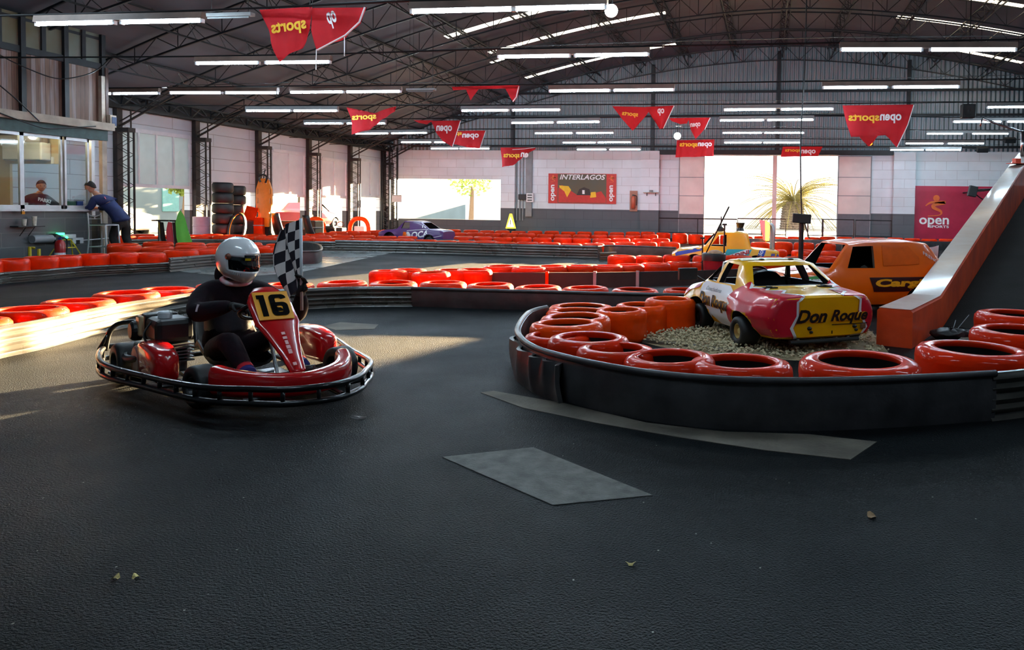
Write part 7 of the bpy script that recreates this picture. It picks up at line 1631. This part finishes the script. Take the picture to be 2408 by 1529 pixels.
for px, Y, r, lab in ((742, 25.2, .36, 'red plastic arch standing before the fourth roller door'), (845, 27.8, .4, 'red plastic arch with a white block inside, before the last roller door')):
    p = WY(px, 540, Y); t = thing('kart_fairing', lab, 'fairing', (p.x, Y, 0))
    mb = MB(); mb.tube(smooth_path([V((-r, 0, .0)), V((-r, 0, .45)), V((-r * .5, 0, .72)), V((r * .5, 0, .72)), V((r, 0, .45)), V((r, 0, 0))], 5), .09, 10); mb.build('arch', M_ORANGE, t, smooth=True)
    mb = MB(); mb.box((0, .02, .28), (r * 1.1, .1, .3)); mb.build('inner_block', M_WHITEPAINT if px > 800 else M_RED2, t, bevel=.02)
p = WY(904, 466, 31.5); t = thing('notice_board', 'small white notice on the corner lattice column', 'notice', (p.x + .1, YF - .54, p.z))
mb = MB(); mb.box((0, 0, 0), (.5, .02, .34)); mb.build('sheet', M_WHITEPAINT, t)
mb = MB(); mb.box((0, -.012, .15), (.5, .01, .02)); mb.build('edge', M_GREYPAINT, t)

# ================================================================ outside, seen through the openings
M_YARD = mat('yard_concrete', (140, 138, 132), .8, var=(1, .15)); M_HOUSE = mat('pale_house', (104, 120, 126), .8, var=(.6, .1))
mb = MB(); mb.box2((-70, YF + .3, -.05), (70, 110, 0)); mb.box2((-70, -20, -.05), (XL - .2, YF + .3, 0)); struct(mb.build('ground_outside', M_YARD), 'bright yard outside the hall')
mb = MB(); mb.box2((-33, 8, 0), (-27, 62, 4.2)); ho = struct(mb.build('exterior_house', M_HOUSE), 'pale house across the yard')
mb = MB()
for y in (17, 22.5, 29, 36, 44): mb.box2((-27.0, y, .9), (-26.95, y + .9, 2.4))
mb.build('window_shutter', mat('shutter_teal', (96, 150, 150), .6), ho)
mb = MB(); mb.box2((-60, 70, 0), (40, 76, 2.6)); struct(mb.build('exterior_wall', mat('pale_wall', (214, 220, 220), .8)), 'pale wall at the end of the yard')
def leaf_tree(x, y, h, r, lab):
    t = thing('tree', lab, 'tree', (x, y, 0)); mb = MB(); mb.tube([(0, 0, 0), (.1, 0, h * .6)], [.2, .12], 8); mb.build('trunk', mat('bark', (110, 92, 78), .9), t)
    mb = MB()
    for _ in range(500):
        d = V((rnd.gauss(0, 1), rnd.gauss(0, 1), rnd.gauss(0, 1))).normalized() * r * rnd.random() ** .4; c = V((0, 0, h * .75)) + V((d.x, d.y, d.z * .8)); a, b = V((rnd.uniform(-1, 1), rnd.uniform(-1, 1), rnd.uniform(-1, 1))).normalized() * .16, V((rnd.uniform(-1, 1), rnd.uniform(-1, 1), rnd.uniform(-1, 1))).normalized() * .12
        mb.add([c - a, c + b, c + a, c - b], [(0, 1, 2, 3)])
    mb.build('foliage', sheet_mat('tree_leaf', (128, 150, 70), .4) if 'tree_leaf_' not in MATS else MATS['tree_leaf_'], t, fixn=False)
leaf_tree(-24.5, 27.5, 3.0, .8, 'small green tree outside the frosted door'); leaf_tree(-20.5, 48, 4.6, 1.7, 'bushy tree beyond the wide window opening'); leaf_tree(-25.5, 36.5, 3.4, 1.0, 'yellow green tree outside the fourth roller door')
# palm before the doorway
PX, PY = WY(1864, 540, 56).x, 56.0; pt = thing('palm_tree', 'stout palm tree with arching fronds outside the big doorway', 'palm tree', (PX, PY, 0))
zc = WY(1864, 474, 56).z; mb = MB(); pr = []
for i in range(24):
    u = i / 23; pr.append((.95 - .2 * u + (.08 if i % 2 else 0), zc * u))
mb.lathe(pr, 20); mb.build('trunk', mat('palm_bark', (104, 92, 86), .9, var=(7, .5), bump=(9, 1, .08)), pt)
for i in range(80):
    a = 2 * PI * i * .382 + .2; el = -.25 + 1.35 * rnd.random(); Lf = 4.3 + .8 * ((i * .37) % 1); mb = MB(); d = V((math.cos(a), math.sin(a), 0)); pts = []
    for k in range(11):
        u = k / 10; pts.append(V((0, 0, zc + .05)) + d * (Lf * u * math.cos(el * (1 - .55 * u))) + V((0, 0, Lf * (math.sin(el) * u - .62 * u * u * (1.05 - .3 * math.sin(el))))))
    mb.tube(pts, [.05 * (1 - .8 * k / 10) for k in range(11)], 4); sd = d.cross(V((0, 0, 1)))
    for k in range(1, 11):
        for q in (0, .33, .66):
            c = pts[k - 1].lerp(pts[k], q); ln = .6 * math.sin(PI * min(1, .15 + .85 * (k + q) / 11)) + .06
            for s in (-1, 1):
                tip = c + (sd * s * .8 + d * .6 + V((0, 0, -.35))).normalized() * ln; w = (pts[k] - pts[k - 1]).normalized() * .02
                mb.add([c - w, c + w, tip], [(0, 1, 2)])
    mb.build('frond', sheet_mat('palm_leaf', (140, 130, 70), .35) if i == 0 else FROND, pt, fixn=False)
    if i == 0: FROND = [o for o in pt.children if o.name.startswith('frond')][0].data.materials[0]
# red car outside the half open door
p = V((-24.0, 34.0, 0)); t = thing('parked_car', 'red parked car outside the fourth roller door', 'car', p, PI / 2 + .05)
STC = [(-.6, .3, .62, .78, .85, .7, .9, .62), (-.2, .25, .7, .82, .9, .74, 1.0, .62), (.3, .25, .72, .84, .92, .76, 1.4, .58), (1.4, .25, .72, .84, .92, .76, 1.44, .6), (2.2, .25, .72, .84, .9, .76, .98, .62), (2.9, .28, .68, .8, .8, .72, .85, .6), (3.2, .35, .6, .7, .62, .62, .66, .5)]
cb = car_body('body_shell', t, STC, mat('parked_red', (150, 24, 36), .3, coat=.6), [[(.45, .97), (1.25, .97), (1.2, 1.34), (.6, 1.34)], [(1.35, .97), (1.95, .97), (1.5, 1.34), (1.35, 1.34)]], ([(-.55, .98), (.55, .98), (.45, 1.36), (-.45, 1.36)], 1.3, 2.5), (None, 0, 0), [(.2, .32, .36, .5), (2.4, .32, .36, .5)], (.1, 2.1, .5))
for x in (.2, 2.4):
    for y in (-.7, .7): wheel(t, x, y, .3, .2, M_DARKRIM)
p = WX(296, 540, XL + 1.6); t = thing('parked_car', 'pale car nose standing beside the stool at the frosted door', 'car', (-23.4, 22.8, 0), .1)
STW = [(s[0] - 1.5,) + s[1:] for s in STC]
car_body('body_shell', t, [(a * .8, b, c, d, e * .95, f, min(g_, 1.3), h) for a, b, c, d, e, f, g_, h in STW], mat('parked_silver', (206, 196, 196), .3, coat=.6), [], (None, 0, 0), (None, 0, 0), [(.72, .32, .34, .5)], None)
for x in (-.9, .72):
    for y in (-.7, .7): wheel(t, x, y, .3, .2, M_DARKRIM)
# a few leaves and scraps on the asphalt
for (px, py, lab) in ((2050, 1216, 'small brown dry leaf on the dark asphalt'), (845, 984, 'dark flat scrap on the asphalt before the kart'), (1483, 1329, 'tiny pale scrap on the open asphalt'), (272, 1362, 'pale yellow paint flake on the near asphalt'), (320, 1360, 'smaller yellow paint flake beside another')):
    p = G(px, py); mb = MB(); s = .03 if px != 845 else .05
    if px < 340 or px == 1483: s = .018
    mb.add([V((s * math.cos(a) * (1 + .3 * math.sin(3 * a)), .6 * s * math.sin(a), .004 + .006 * math.cos(2 * a))) for a in [2 * PI * q / 10 for q in range(10)]] + [V((0, 0, .002))], [(i, (i + 1) % 10, 10) for i in range(10)])
    o = mb.build('dry_leaf' if px == 2050 else 'floor_scrap', mat('leaf_brown', (134, 104, 70), .8) if px == 2050 else (M_BLACK if px == 845 else mat('paint_flake', (190, 172, 110), .8)), loc=(p.x, p.y, .003), rotz=px); tag(o, lab, 'leaf' if px == 2050 else 'scrap')
